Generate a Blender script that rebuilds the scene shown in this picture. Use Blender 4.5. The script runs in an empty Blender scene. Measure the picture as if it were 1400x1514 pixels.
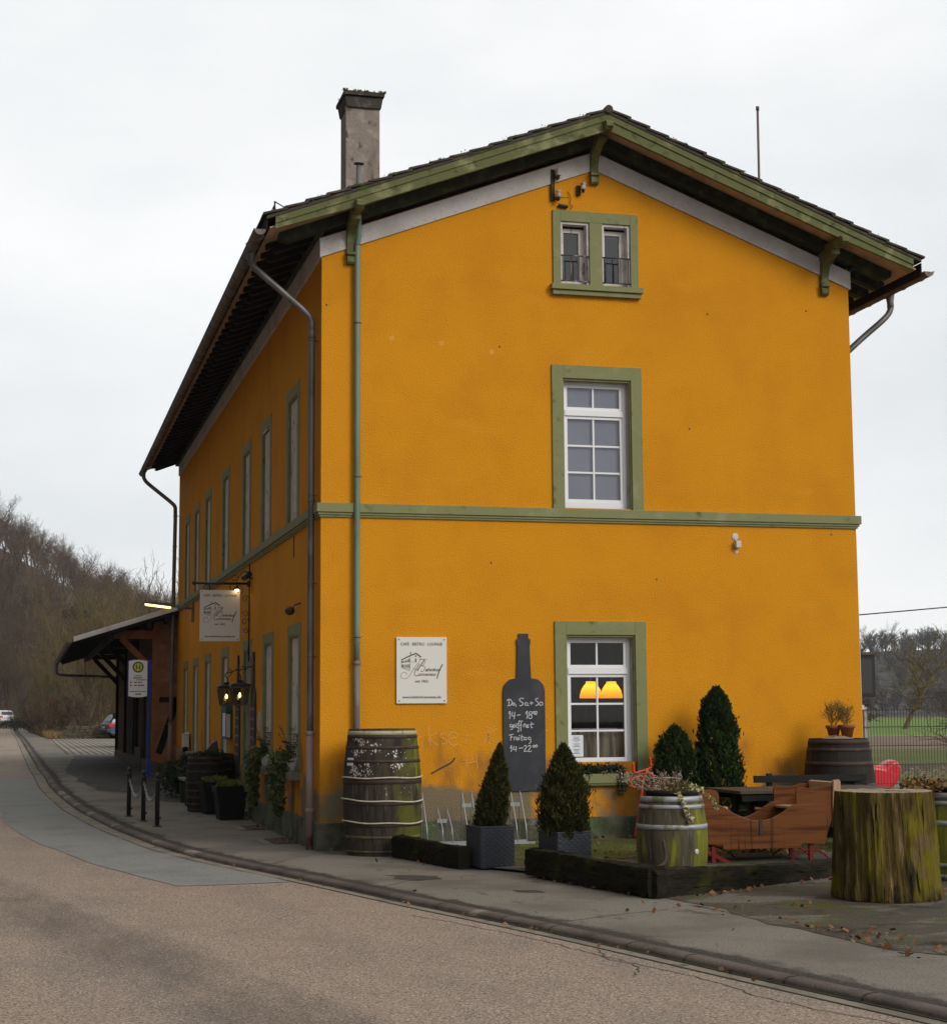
import bpy, bmesh, math, random
import numpy as np
from mathutils import Vector, Matrix
random.seed(7)
rng = np.random.default_rng(11)
SC = bpy.context.scene
COL = SC.collection
PI = math.pi

# ------------------------------------------------------------------ terrain height
ZP = [(-100, 0), (3, 0), (7, .045), (15, .2), (22, .36), (40, .43), (107, .6), (200, 1.1), (400, 1.3), (3000, 1.3)]
def zg(y):
    return float(np.interp(y, [a for a, b in ZP], [b for a, b in ZP]))
def zt(x, y):          # the mossy terrace rises a little towards the gable wall
    return zg(y) + .07 * min(1, max(0, (x - .8) / 1.2)) * min(1, max(0, (y + 6.5) / 5))

# ------------------------------------------------------------------ materials
def new_mat(name):
    m = bpy.data.materials.new(name); m.use_nodes = True
    nt = m.node_tree; nt.nodes.clear()
    out = nt.nodes.new('ShaderNodeOutputMaterial')
    return m, nt, out
def rgba(c): return (c[0], c[1], c[2], 1)
def mat(name, base, rough=.8, layers=(), bump=None, metal=0, spec=.3, island=None, sheen=0, backlit=0):
    """layers: (colour, scale, (lo, hi), stretch, detail, (z0, z1) or None); bump: (scale, distance, stretch)"""
    m, nt, out = new_mat(name); N, L = nt.nodes.new, nt.links.new
    b = N('ShaderNodeBsdfPrincipled'); L(b.outputs[0], out.inputs[0])
    b.inputs['Roughness'].default_value = rough; b.inputs['Metallic'].default_value = metal
    b.inputs['Specular IOR Level'].default_value = spec
    tc = N('ShaderNodeTexCoord')
    def noise(scale, stretch, detail, rough_=.55):
        mp = N('ShaderNodeMapping'); L(tc.outputs['Object'], mp.inputs[0])
        mp.inputs['Scale'].default_value = [s * scale for s in stretch]
        n = N('ShaderNodeTexNoise'); n.inputs['Scale'].default_value = 1
        n.inputs['Detail'].default_value = detail; n.inputs['Roughness'].default_value = rough_
        L(mp.outputs[0], n.inputs['Vector']); return n.outputs['Fac']
    cur = None
    if island:
        g = N('ShaderNodeNewGeometry'); mx = N('ShaderNodeMix'); mx.data_type = 'RGBA'
        mx.inputs[6].default_value = rgba(base); mx.inputs[7].default_value = rgba(island)
        L(g.outputs['Random Per Island'], mx.inputs[0]); cur = mx.outputs[2]
    for ly in layers:
        col, scale, (lo, hi) = ly[:3]
        stretch = ly[3] if len(ly) > 3 and ly[3] else (1, 1, 1)
        detail = ly[4] if len(ly) > 4 and ly[4] is not None else 4
        zr = ly[5] if len(ly) > 5 else None
        f = noise(scale, stretch, detail)
        if zr:
            ax = 'Z'
            if len(zr) == 3: ax, zr = zr[0], zr[1:]
            sp = N('ShaderNodeSeparateXYZ'); L(tc.outputs['Object'], sp.inputs[0])
            zm = N('ShaderNodeMapRange'); L(sp.outputs[ax], zm.inputs[0])
            zm.inputs[1].default_value = zr[0]; zm.inputs[2].default_value = zr[1]
            zm.inputs[3].default_value = 0; zm.inputs[4].default_value = -1
            ad = N('ShaderNodeMath'); ad.operation = 'ADD'; L(f, ad.inputs[0]); L(zm.outputs[0], ad.inputs[1]); f = ad.outputs[0]
        mr = N('ShaderNodeMapRange'); mr.interpolation_type = 'SMOOTHSTEP'; L(f, mr.inputs[0])
        mr.inputs[1].default_value = lo; mr.inputs[2].default_value = hi
        mx = N('ShaderNodeMix'); mx.data_type = 'RGBA'; L(mr.outputs[0], mx.inputs[0])
        if cur is None: mx.inputs[6].default_value = rgba(base)
        else: L(cur, mx.inputs[6])
        mx.inputs[7].default_value = rgba(col); cur = mx.outputs[2]
    if cur is None: b.inputs['Base Color'].default_value = rgba(base)
    else: L(cur, b.inputs['Base Color'])
    if bump:
        st = bump[2] if len(bump) > 2 else (1, 1, 1)
        bp = N('ShaderNodeBump'); bp.inputs['Strength'].default_value = 1; bp.inputs['Distance'].default_value = bump[1]
        L(noise(bump[0], st, 4, .6), bp.inputs['Height']); L(bp.outputs[0], b.inputs['Normal'])
    if backlit:
        tr = N('ShaderNodeBsdfTranslucent'); ms = N('ShaderNodeMixShader'); ms.inputs[0].default_value = backlit
        if cur is None: tr.inputs[0].default_value = rgba(base)
        else: L(cur, tr.inputs[0])
        L(b.outputs[0], ms.inputs[1]); L(tr.outputs[0], ms.inputs[2]); L(ms.outputs[0], out.inputs[0])
    return m
def emit(name, col, strength, rough=.5):
    m, nt, out = new_mat(name); b = nt.nodes.new('ShaderNodeBsdfPrincipled'); nt.links.new(b.outputs[0], out.inputs[0])
    b.inputs['Base Color'].default_value = rgba(col); b.inputs['Emission Color'].default_value = rgba(col)
    b.inputs['Emission Strength'].default_value = strength; b.inputs['Roughness'].default_value = rough
    return m
def glass(name, tint=(1, 1, 1), boost=0.):
    m, nt, out = new_mat(name); N, L = nt.nodes.new, nt.links.new
    tr = N('ShaderNodeBsdfTransparent'); tr.inputs[0].default_value = rgba(tint)
    gl = N('ShaderNodeBsdfGlossy'); gl.inputs['Roughness'].default_value = .02
    fr = N('ShaderNodeFresnel'); fr.inputs[0].default_value = 1.5
    ad = N('ShaderNodeMath'); ad.inputs[1].default_value = boost; L(fr.outputs[0], ad.inputs[0])
    mx = N('ShaderNodeMixShader'); L(ad.outputs[0], mx.inputs[0]); L(tr.outputs[0], mx.inputs[1]); L(gl.outputs[0], mx.inputs[2])
    L(mx.outputs[0], out.inputs[0]); return m

YEL = (.70, .290, .013)
def stucco(name, dirty_top):
    return mat(name, YEL, .9, [
        ((.63, .255, .012), 1.1, (.40, .72), None, 5),
        ((.70, .30, .018), 2.3, (.55, .78), (.5, .5, 1.6), 5),
        ((.645, .262, .011), .9, (.56, .82), (1.2, 1.2, .28), 6),
        ((.40, .15, .010), 40, (.62, .76), None, 3),
        ((.36, .15, .03), 2.0, (.42, .66), (1, 1, .6), 6, (dirty_top * .9, dirty_top * 3.0)),
        ((.21, .165, .10), 1.25, (.40, .52), (1, 1, .8), 6, (dirty_top * .55, dirty_top * 1.75)),
        ((.14, .11, .07), 3.2, (.50, .70), (1, 1, 1), 6, (dirty_top * .25, dirty_top * 1.7)),
    ], bump=(44, .018), spec=.12)
M = {}
M['stucco'] = stucco('yellow_stucco', 1.28)
M['band'] = mat('grey_render', (.58, .55, .53), .9, [((.36, .33, .31), 22, (.60, .74), None, 3), ((.46, .43, .41), 1.5, (.45, .7))], bump=(30, .01), spec=.15)
M['green'] = mat('green_trim', (.215, .22, .098), .7, [((.27, .27, .145), 3, (.5, .75)), ((.10, .12, .035), 5, (.58, .75)), ((.10, .10, .04), 30, (.66, .74), None, 2)], bump=(40, .003), spec=.25)
M['greenwood'] = mat('green_wood', (.115, .122, .042), .75, [((.25, .255, .12), 4, (.50, .74), (1, 1, 1), 5), ((.05, .06, .015), 6, (.55, .72), None, 5), ((.07, .05, .025), 16, (.66, .74), (1, 1, 1), 4)], bump=(30, .006))
M['darkgreen'] = mat('dark_green_wood', (.022, .027, .011), .8, [((.06, .07, .02), 6, (.5, .7))], bump=(30, .004))
M['soffit'] = mat('soffit_boards', (.50, .36, .24), .85, [((.36, .25, .16), 3, (.45, .7)), ((.56, .42, .29), 9, (.55, .75))], bump=(20, .004))
M['tile'] = mat('roof_tile', (.055, .045, .035), .85, [((.11, .09, .06), 4, (.5, .7)), ((.06, .085, .015), 6, (.56, .66))], bump=(30, .01))
M['moss'] = mat('moss', (.09, .12, .015), .95, island=(.17, .2, .03), bump=(60, .01))
M['plinth'] = mat('plinth_stone', (.12, .115, .08), .9, [((.05, .055, .03), 3, (.42, .62)), ((.10, .14, .06), 2.2, (.5, .7)), ((.22, .21, .17), 9, (.62, .75))], bump=(22, .02))
M['zinc'] = mat('grey_zinc', (.17, .165, .165), .45, [((.10, .095, .09), 3, (.45, .7), (1, 1, .3)), ((.24, .23, .23), 8, (.58, .75), (1, 1, .2))], metal=.35, spec=.4)
M['gutter'] = mat('weathered_gutter', (.16, .13, .12), .55, [((.09, .07, .06), 4, (.45, .65)), ((.22, .2, .19), 8, (.6, .75))], metal=.25)
M['copper'] = mat('green_painted_pipe', (.16, .235, .19), .5, [((.10, .145, .09), 2, (.45, .7), (1, 1, .25)), ((.22, .29, .25), 8, (.6, .7), (1, 1, .3))], spec=.4)
M['pipegrey'] = mat('grey_pipe', (.16, .15, .14), .55, [((.1, .09, .08), 5, (.5, .7), (1, 1, .4))], spec=.4)
M['castiron'] = mat('red_brown_cast_iron', (.25, .165, .14), .65, [((.28, .22, .2), 5, (.45, .7), (1, 1, .4)), ((.17, .055, .045), 4, (.42, .62), None, 4, (.2, 1.0))], bump=(25, .004))
M['concrete'] = mat('chimney_render', (.26, .215, .18), .9, [((.34, .29, .25), 5, (.5, .68)), ((.085, .07, .06), 2.6, (.54, .72), (1, 1, .35), 6), ((.10, .085, .075), 9, (.55, .7), (1, 1, .5), 5)], bump=(20, .015))
M['soot'] = mat('sooty_render', (.055, .048, .042), .9, [((.11, .095, .085), 6, (.5, .7))], bump=(20, .015))
M['white'] = mat('white_plastic', (.80, .80, .82), .35, spec=.4)
M['whitewood'] = mat('flaking_white_wood', (.62, .58, .56), .7, [((.24, .17, .14), 14, (.58, .68), (1, 1, .3)), ((.45, .4, .38), 5, (.5, .7))], bump=(40, .003))
M['reveal'] = mat('reveal_render', (.42, .38, .34), .9, [((.3, .27, .24), 4, (.5, .7))], bump=(30, .004))
M['boarding'] = mat('grey_boarding', (.58, .55, .50), .85, [((.42, .40, .36), 2.2, (.45, .7)), ((.07, .07, .06), 9, (.60, .70), (1, 1, .6), 5)], bump=(20, .004))
M['doorpanel'] = mat('mottled_door_panel', (.27, .22, .15), .8, [((.12, .09, .06), 3, (.45, .65), (1, 1, .6)), ((.4, .34, .24), 6, (.55, .7))], bump=(14, .01))
M['pane'] = glass('window_glass', (.93, .95, .95), .0)
M['paneR'] = glass('reflective_glass', (.85, .88, .9), .05)
M['blind'] = mat('sky_tinted_blind', (.40, .40, .48), .8, [((.34, .34, .42), .6, (.4, .7))])  # lavender tone also stands for the sky reflected in the upper panes
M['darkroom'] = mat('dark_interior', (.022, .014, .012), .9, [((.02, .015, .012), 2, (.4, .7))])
M['attic'] = mat('attic_grey', (.075, .08, .092), .8, [((.06, .065, .075), 1, (.4, .7))])
M['rust'] = mat('rusty_iron', (.10, .055, .035), .7, [((.32, .29, .26), 18, (.5, .62), (1, 1, .3))], metal=.2)
M['iron'] = mat('black_iron', (.022, .022, .024), .45, spec=.45)
M['antenna'] = mat('rod_steel', (.15, .11, .095), .6)
M['ceramic'] = mat('insulator_ceramic', (.42, .38, .35), .3, [((.2, .15, .12), 30, (.5, .7))], spec=.5)
M['lightgrey'] = mat('light_grey_plastic', (.55, .53, .50), .5)
M['signface'] = mat('cream_sign_panel', (.70, .685, .63), .35, spec=.4)
M['ink'] = mat('dark_print', (.035, .028, .022), .6)
M['inkred'] = mat('red_brown_print', (.17, .055, .045), .6)
M['slate'] = mat('blackboard', (.033, .035, .042), .7, [((.055, .058, .066), 3, (.45, .7), (1, 1, .6), 5), ((.085, .09, .1), 5, (.62, .8), (2, 1, .7), 5)], bump=(30, .001))
M['chalk'] = mat('white_chalk', (.62, .62, .62), .95, [((.3, .3, .31), 60, (.5, .7), None, 2)])
M['faintchalk'] = mat('faint_chalk', (.70, .36, .10), .95, [((.72, .30, .02), 25, (.48, .6))])
M['woodmoss'] = mat('mossy_barrel_wood', (.085, .07, .042), .85, [((.045, .036, .026), 4, (.45, .65), (3, 3, .35), 5), ((.16, .14, .1), 8, (.58, .72), (3, 3, .25), 5), ((.15, .155, .012), 1.9, (.45, .62), (1.2, 1.2, .45), 6), ((.21, .21, .014), 5, (.55, .68), (2, 2, .3), 5)], bump=(14, .01, (3, 3, .3)))
M['woodflake'] = mat('flaking_barrel_wood', (.050, .038, .026), .85, [((.022, .018, .014), 4, (.42, .62), (3, 3, .35), 5), ((.11, .095, .072), 8, (.58, .72), (3, 3, .25), 5), ((.085, .088, .012), 2.2, (.36, .60), (1.3, 1.3, .8), 7, ('X', .25, -1.1)), ((.15, .15, .012), 4, (.46, .66), (2, 2, .5), 6, ('X', .40, -.7))], bump=(14, .01, (3, 3, .3)))
M['flake'] = mat('flaking_paint', (.66, .6, .56), .8)
M['wooddark'] = mat('dark_barrel_wood', (.014, .010, .008), .75, [((.032, .024, .017), 4, (.5, .7), (3, 3, .3), 5), ((.015, .012, .01), 5, (.5, .7), (3, 3, .3))], bump=(14, .008, (3, 3, .3)))
M['hoop'] = mat('galvanised_hoop', (.36, .37, .38), .5, [((.18, .19, .10), 6, (.48, .66), None, 5), ((.48, .5, .54), 9, (.58, .72))], metal=.4)
M['hooprust'] = mat('rusted_hoop', (.055, .035, .028), .7, [((.10, .055, .04), 6, (.5, .7))], metal=.2)
M['hoopcream'] = mat('cream_painted_hoop', (.42, .38, .24), .6, [((.2, .17, .07), 6, (.52, .7)), ((.1, .08, .05), 14, (.62, .7))])
M['rope'] = mat('pale_rope', (.50, .46, .36), .9, [((.36, .33, .2), 12, (.5, .7))])
M['sleeper'] = mat('old_tarred_sleeper', (.017, .015, .0095), .9, [((.03, .026, .016), 3, (.48, .7), (1, 1, 3), 5), ((.034, .034, .009), 2.2, (.55, .72), None, 5), ((.003, .003, .003), 6, (.55, .68), (.6, .6, 5), 4)], bump=(12, .02, (.6, .6, 3)), spec=.08)
M['stump'] = mat('weathered_stump', (.105, .072, .022), .9, [((.026, .019, .010), 2.6, (.44, .62), (2.6, 2.6, .42), 7), ((.20, .135, .06), 4, (.52, .70), (2.4, 2.4, .55), 7), ((.165, .135, .012), 1.3, (.44, .62), (1.6, 1.6, .9), 7), ((.26, .17, .085), 7, (.58, .72), (2.6, 2.6, .35), 6), ((.15, .10, .055), 2.4, (.56, .66), (1, 1, .7), 6), ((.010, .008, .006), 4, (.60, .68), (3.8, 3.8, .32), 5)], bump=(7, .09, (3, 3, .3)), spec=.08)
M['stumptop'] = mat('cut_wood', (.30, .23, .15), .85, [((.16, .12, .08), 7, (.5, .7))], bump=(12, .02))
M['planter'] = mat('grey_wicker', (.038, .042, .052), .55, [((.075, .062, .05), 3, (.5, .75), None, 4, (.0, .5)), ((.04, .042, .05), 9, (.5, .7))], spec=.4)
M['pot'] = mat('black_pot', (.010, .009, .0085), .7, spec=.15)
M['soil'] = mat('dark_soil', (.03, .022, .015), .95, bump=(30, .02))
M['thuja'] = mat('thuja_leaf', (.012, .022, .006), .9, island=(.078, .068, .018), backlit=.15, spec=.1)
M['thuja2'] = mat('thuja_leaf_green', (.010, .026, .008), .9, island=(.042, .066, .018), backlit=.15, spec=.1)
M['ivy'] = mat('ivy_leaf', (.045, .075, .018), .6, island=(.17, .20, .07), backlit=.2)
M['darkleaf'] = mat('dark_leaf', (.009, .02, .010), .6, island=(.028, .052, .022), backlit=.1)
M['yellowleaf'] = mat('yellow_green_leaf', (.06, .09, .012), .7, island=(.26, .26, .05), backlit=.2)
M['heather'] = mat('dry_heather', (.20, .13, .085), .9, island=(.42, .32, .24))
M['heathergreen'] = mat('heather_green', (.07, .075, .015), .9, island=(.13, .10, .03))
M['creamleaf'] = mat('variegated_leaf', (.26, .24, .07), .7, island=(.6, .55, .32))
M['autumn'] = mat('autumn_leaf', (.12, .05, .012), .8, island=(.26, .15, .03))
M['litter'] = mat('fallen_leaf', (.085, .036, .016), .9, island=(.24, .11, .042))
M['bark'] = mat('grey_bark', (.082, .056, .036), .9, island=(.125, .088, .058))
M['barkdark'] = mat('dark_bark', (.052, .036, .026), .9, island=(.088, .062, .044))
M['barkyellow'] = mat('yellowish_bark', (.12, .09, .036), .9, island=(.17, .125, .055))
M['barkfar'] = mat('far_bark', (.085, .075, .068), .9, island=(.12, .11, .10))
M['terracotta'] = mat('terracotta', (.26, .085, .035), .8, [((.17, .06, .03), 8, (.5, .7))])
M['mahogany'] = mat('varnished_wood', (.145, .048, .011), .5, [((.065, .019, .005), 3, (.45, .65), (.4, .4, 5), 5), ((.165, .055, .014), 5, (.52, .7), (.35, .35, 6), 5), ((.03, .010, .004), 4, (.60, .70), (5, 5, .15), 4)], spec=.15)
M['palewood'] = mat('pale_end_grain', (.42, .28, .16), .6, [((.28, .17, .09), 8, (.5, .7), (3, 3, .4))])
M['red'] = mat('red_lacquer', (.15, .008, .007), .5, spec=.25)
M['redhandle'] = mat('orange_red_paint', (.62, .035, .012), .4, spec=.5)
M['redplastic'] = mat('red_plastic', (.62, .02, .035), .25, spec=.5)
M['pinkblock'] = mat('dull_pink_plastic', (.20, .065, .07), .6)
M['blackwood'] = mat('black_stained_wood', (.006, .0055, .005), .75, [((.015, .014, .012), 5, (.5, .7), (.5, 4, 4))])
M['tabletop'] = mat('grey_table_boards', (.07, .055, .038), .7, [((.04, .032, .024), 4, (.45, .7), (.5, 4, 1))])
M['fence'] = mat('dark_green_wire', (.035, .034, .026), .6)
M['galv'] = mat('galvanised_steel', (.40, .42, .44), .35, [((.28, .29, .30), 9, (.5, .7))], metal=.6)
M['rackzinc'] = mat('bright_zinc', (.40, .41, .43), .35, metal=.4, spec=.5)
M['blue'] = mat('blue_post', (.012, .022, .30), .4, spec=.4)
M['stopwhite'] = mat('white_sign_sheet', (.88, .89, .90), .4)
M['hgreen'] = mat('sign_green', (.005, .14, .06), .5)
M['hyellow'] = mat('sign_yellow', (.80, .68, .12), .5)
M['signblue'] = mat('sign_blue', (.015, .03, .28), .5)
M['signred'] = mat('sign_red', (.5, .03, .02), .5)
M['teal'] = mat('teal_case', (.012, .07, .06), .5)
M['brown'] = mat('brown_lamp', (.06, .035, .025), .5)
M['sillstone'] = mat('sill_stone', (.19, .185, .14), .85, [((.1, .1, .07), 8, (.5, .7))], bump=(30, .006))
M['asphalt'] = mat('road_asphalt', (.345, .262, .200), .9, [((.27, .21, .168), .8, (.46, .66), (1, .45, 1), 5), ((.22, .18, .15), .5, (.54, .70), (1.9, .5, 1), 7), ((.15, .115, .090), 45, (.49, .60), None, 3), ((.70, .60, .51), 56, (.60, .69), None, 2), ((.27, .2, .15), 1.7, (.56, .75), None, 4)], bump=(80, .010), spec=.25)
M['patch'] = mat('grey_asphalt', (.245, .245, .22), .9, [((.20, .20, .18), 1.3, (.45, .7), None, 5), ((.10, .10, .095), 60, (.52, .66), None, 3), ((.28, .28, .26), 80, (.62, .74), None, 2)], bump=(90, .006), spec=.25)
M['pave'] = mat('pavement_asphalt', (.205, .185, .150), .85, [((.135, .12, .096), .8, (.42, .66), None, 6), ((.075, .063, .048), 1.6, (.60, .72), (1.3, .8, 1), 6), ((.10, .088, .07), 50, (.52, .64), None, 3), ((.28, .26, .22), 70, (.62, .74), None, 2), ((.05, .043, .034), .55, (.66, .72), (3, .8, 1), 6)], bump=(70, .008), spec=.25)
M['damp'] = mat('damp_asphalt', (.050, .044, .037), .8, [((.03, .026, .022), .9, (.42, .65), (1.6, .8, 1), 6), ((.11, .10, .088), 1.0, (.58, .72), (3, 1, 1), 5)], bump=(50, .008), spec=.35)
M['terrace'] = mat('mossy_asphalt', (.080, .068, .048), .9, [((.15, .135, .105), .9, (.50, .60), (1, 1.6, 1), 6), ((.035, .03, .022), 1.7, (.55, .66), None, 7), ((.075, .085, .018), 1.3, (.52, .64), None, 6), ((.055, .046, .036), 40, (.52, .64), None, 3), ((.10, .045, .025), 2.1, (.60, .68), (1, 2, 1), 6)], bump=(26, .02), spec=.2)
M['mossground'] = mat('moss_ground', (.075, .085, .014), .95, [((.11, .115, .02), 3, (.5, .7)), ((.05, .042, .022), 4, (.55, .68), None, 5)], bump=(40, .015))
M['kerb'] = mat('kerb_stone', (.13, .10, .082), .85, [((.07, .055, .046), 1.2, (.42, .62), None, 5), ((.24, .2, .16), 1.0, (.58, .64), (.5, .9, 1), 3), ((.06, .06, .02), 5, (.6, .72))], bump=(30, .012))
M['gutterstone'] = mat('gutter_stone', (.235, .20, .155), .88, [((.16, .135, .105), 1.4, (.45, .66), None, 5), ((.08, .065, .05), 4, (.6, .7), None, 5)], bump=(40, .01))
M['gap'] = mat('dirt_joint', (.05, .042, .028), .95, [((.07, .07, .02), 3, (.5, .7))])
M['paver'] = mat('paving_blocks', (.26, .23, .185), .88, [((.17, .15, .12), .8, (.45, .7), None, 5)], bump=(30, .01))
M['meadow'] = mat('meadow_grass', (.085, .105, .018), .95, [((.13, .135, .03), .3, (.45, .7), None, 6), ((.11, .11, .03), 1.5, (.5, .7))], bump=(3, .2))
M['meadowbright'] = mat('bright_grass', (.10, .18, .014), .95, [((.14, .20, .024), .06, (.45, .7), None, 5)])
M['ploughed'] = mat('brown_field', (.16, .105, .07), .95, [((.21, .15, .10), .3, (.5, .7))])
M['track'] = mat('pale_track', (.24, .23, .20), .95)
M['earth'] = mat('leaf_litter_ground', (.085, .058, .034), .95, [((.05, .036, .022), .5, (.45, .65), None, 6), ((.13, .085, .045), 1.5, (.5, .7), None, 5)], bump=(4, .1))
M['hillfar'] = mat('far_wood_floor', (.085, .075, .064), .95, [((.045, .04, .036), .12, (.42, .62), (1, 1, .4), 7), ((.12, .10, .08), .3, (.54, .68), (1, 1, .3), 6)], bump=(.25, 3.0))
M['dry'] = mat('dry_grass', (.14, .09, .035), .95, island=(.27, .18, .075))
M['drystone'] = mat('dry_stone', (.085, .075, .052), .9, [((.12, .12, .045), 3, (.5, .7)), ((.04, .035, .028), 5, (.5, .7))], bump=(12, .03))
M['brick'] = None
M['beam'] = mat('brown_timber', (.30, .13, .056), .8, [((.20, .085, .038), 3, (.45, .7), None, 5)], bump=(16, .006))
M['beamdark'] = mat('dark_timber', (.010, .0075, .006), .9, [((.019, .014, .011), 3, (.5, .7))])
M['shedroof'] = mat('pale_roof_edge', (.78, .73, .70), .5, [((.6, .55, .52), 2, (.5, .7))], metal=.2)
M['carpaint'] = mat('grey_blue_car_paint', (.065, .075, .10), .25, spec=.6, metal=.3)
M['carwhite'] = mat('white_car_paint', (.75, .75, .76), .3, spec=.6)
M['vanwhite'] = mat('pale_green_white_van_paint', (.50, .55, .52), .35, spec=.5)
M['carglass'] = mat('car_glass', (.02, .028, .03), .06, spec=.9)
M['carglasslit'] = mat('pale_car_glass', (.25, .36, .33), .08, spec=.9)
M['tyre'] = mat('tyre_rubber', (.012, .012, .013), .8)
M['alloy'] = mat('alloy_rim', (.35, .35, .36), .35, metal=.6)
M['taillight'] = mat('tail_light', (.60, .012, .015), .2, spec=.6)
M['chrome'] = mat('chrome', (.7, .7, .72), .15, metal=.9)
M['paper'] = mat('paper', (.72, .76, .80), .7)
M['curtain'] = mat('net_curtain', (.33, .28, .22), .9, [((.5, .44, .36), 6, (.45, .6), (6, 1, .3), 3)], backlit=.3)
m_, nt_, out_ = new_mat('lit_lamp_shade'); tr_ = nt_.nodes.new('ShaderNodeBsdfTranslucent'); tr_.inputs[0].default_value = (.95, .40, .035, 1); nt_.links.new(tr_.outputs[0], out_.inputs[0]); M['shade'] = m_
M['bulb'] = emit('warm_bulb', (1, .62, .2), 9)
M['tube'] = emit('lit_tube', (1, .70, .24), 3.2)
M['spot'] = emit('lit_spot', (1, .66, .28), 14)
M['lampglass'] = glass('lantern_glass', (.72, .66, .54), .02)
M['copperlant'] = mat('dull_metal_frame', (.10, .085, .06), .5, metal=.3)
M['cable'] = mat('cable_black', (.03, .03, .03), .6)
M['boxbrown'] = mat('dark_case', (.016, .015, .014), .5)

def brick_mat(name, c1, c2, mortar, vertical_axis):
    m, nt, out = new_mat(name); N, L = nt.nodes.new, nt.links.new
    b = N('ShaderNodeBsdfPrincipled'); L(b.outputs[0], out.inputs[0]); b.inputs['Roughness'].default_value = .9; b.inputs['Specular IOR Level'].default_value = .08
    tc = N('ShaderNodeTexCoord'); sp = N('ShaderNodeSeparateXYZ'); L(tc.outputs['Object'], sp.inputs[0])
    ad = N('ShaderNodeMath'); L(sp.outputs['X'], ad.inputs[0]); L(sp.outputs['Y'], ad.inputs[1])
    cb = N('ShaderNodeCombineXYZ'); L(ad.outputs[0], cb.inputs[0]); L(sp.outputs[vertical_axis], cb.inputs[1])
    br = N('ShaderNodeTexBrick'); L(cb.outputs[0], br.inputs['Vector'])
    br.inputs['Color1'].default_value = rgba(c1); br.inputs['Color2'].default_value = rgba(c2); br.inputs['Mortar'].default_value = rgba(mortar)
    br.inputs['Scale'].default_value = 1; br.inputs['Mortar Size'].default_value = .008
    br.inputs['Brick Width'].default_value = .25; br.inputs['Row Height'].default_value = .08
    n = N('ShaderNodeTexNoise'); n.inputs['Scale'].default_value = 3; n.inputs['Detail'].default_value = 5; L(tc.outputs['Object'], n.inputs['Vector'])
    mr = N('ShaderNodeMapRange'); L(n.outputs[0], mr.inputs[0]); mr.inputs[1].default_value = .45; mr.inputs[2].default_value = .7
    mx = N('ShaderNodeMix'); mx.data_type = 'RGBA'; L(mr.outputs[0], mx.inputs[0]); L(br.outputs[0], mx.inputs[6]); mx.inputs[7].default_value = rgba([c * .5 for c in c1])
    L(mx.outputs[2], b.inputs['Base Color'])
    bp = N('ShaderNodeBump'); bp.inputs['Distance'].default_value = .01; bp.invert = True; L(br.outputs['Fac'], bp.inputs['Height']); L(bp.outputs[0], b.inputs['Normal'])
    return m
M['brick'] = brick_mat('old_brick', (.46, .20, .105), (.30, .13, .07), (.26, .19, .14), 'Z')
M['brickdark'] = brick_mat('dark_brick', (.12, .066, .038), (.085, .05, .03), (.09, .065, .048), 'Z')  # darker brick tones for the road-side and rear walls of the shed

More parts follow.
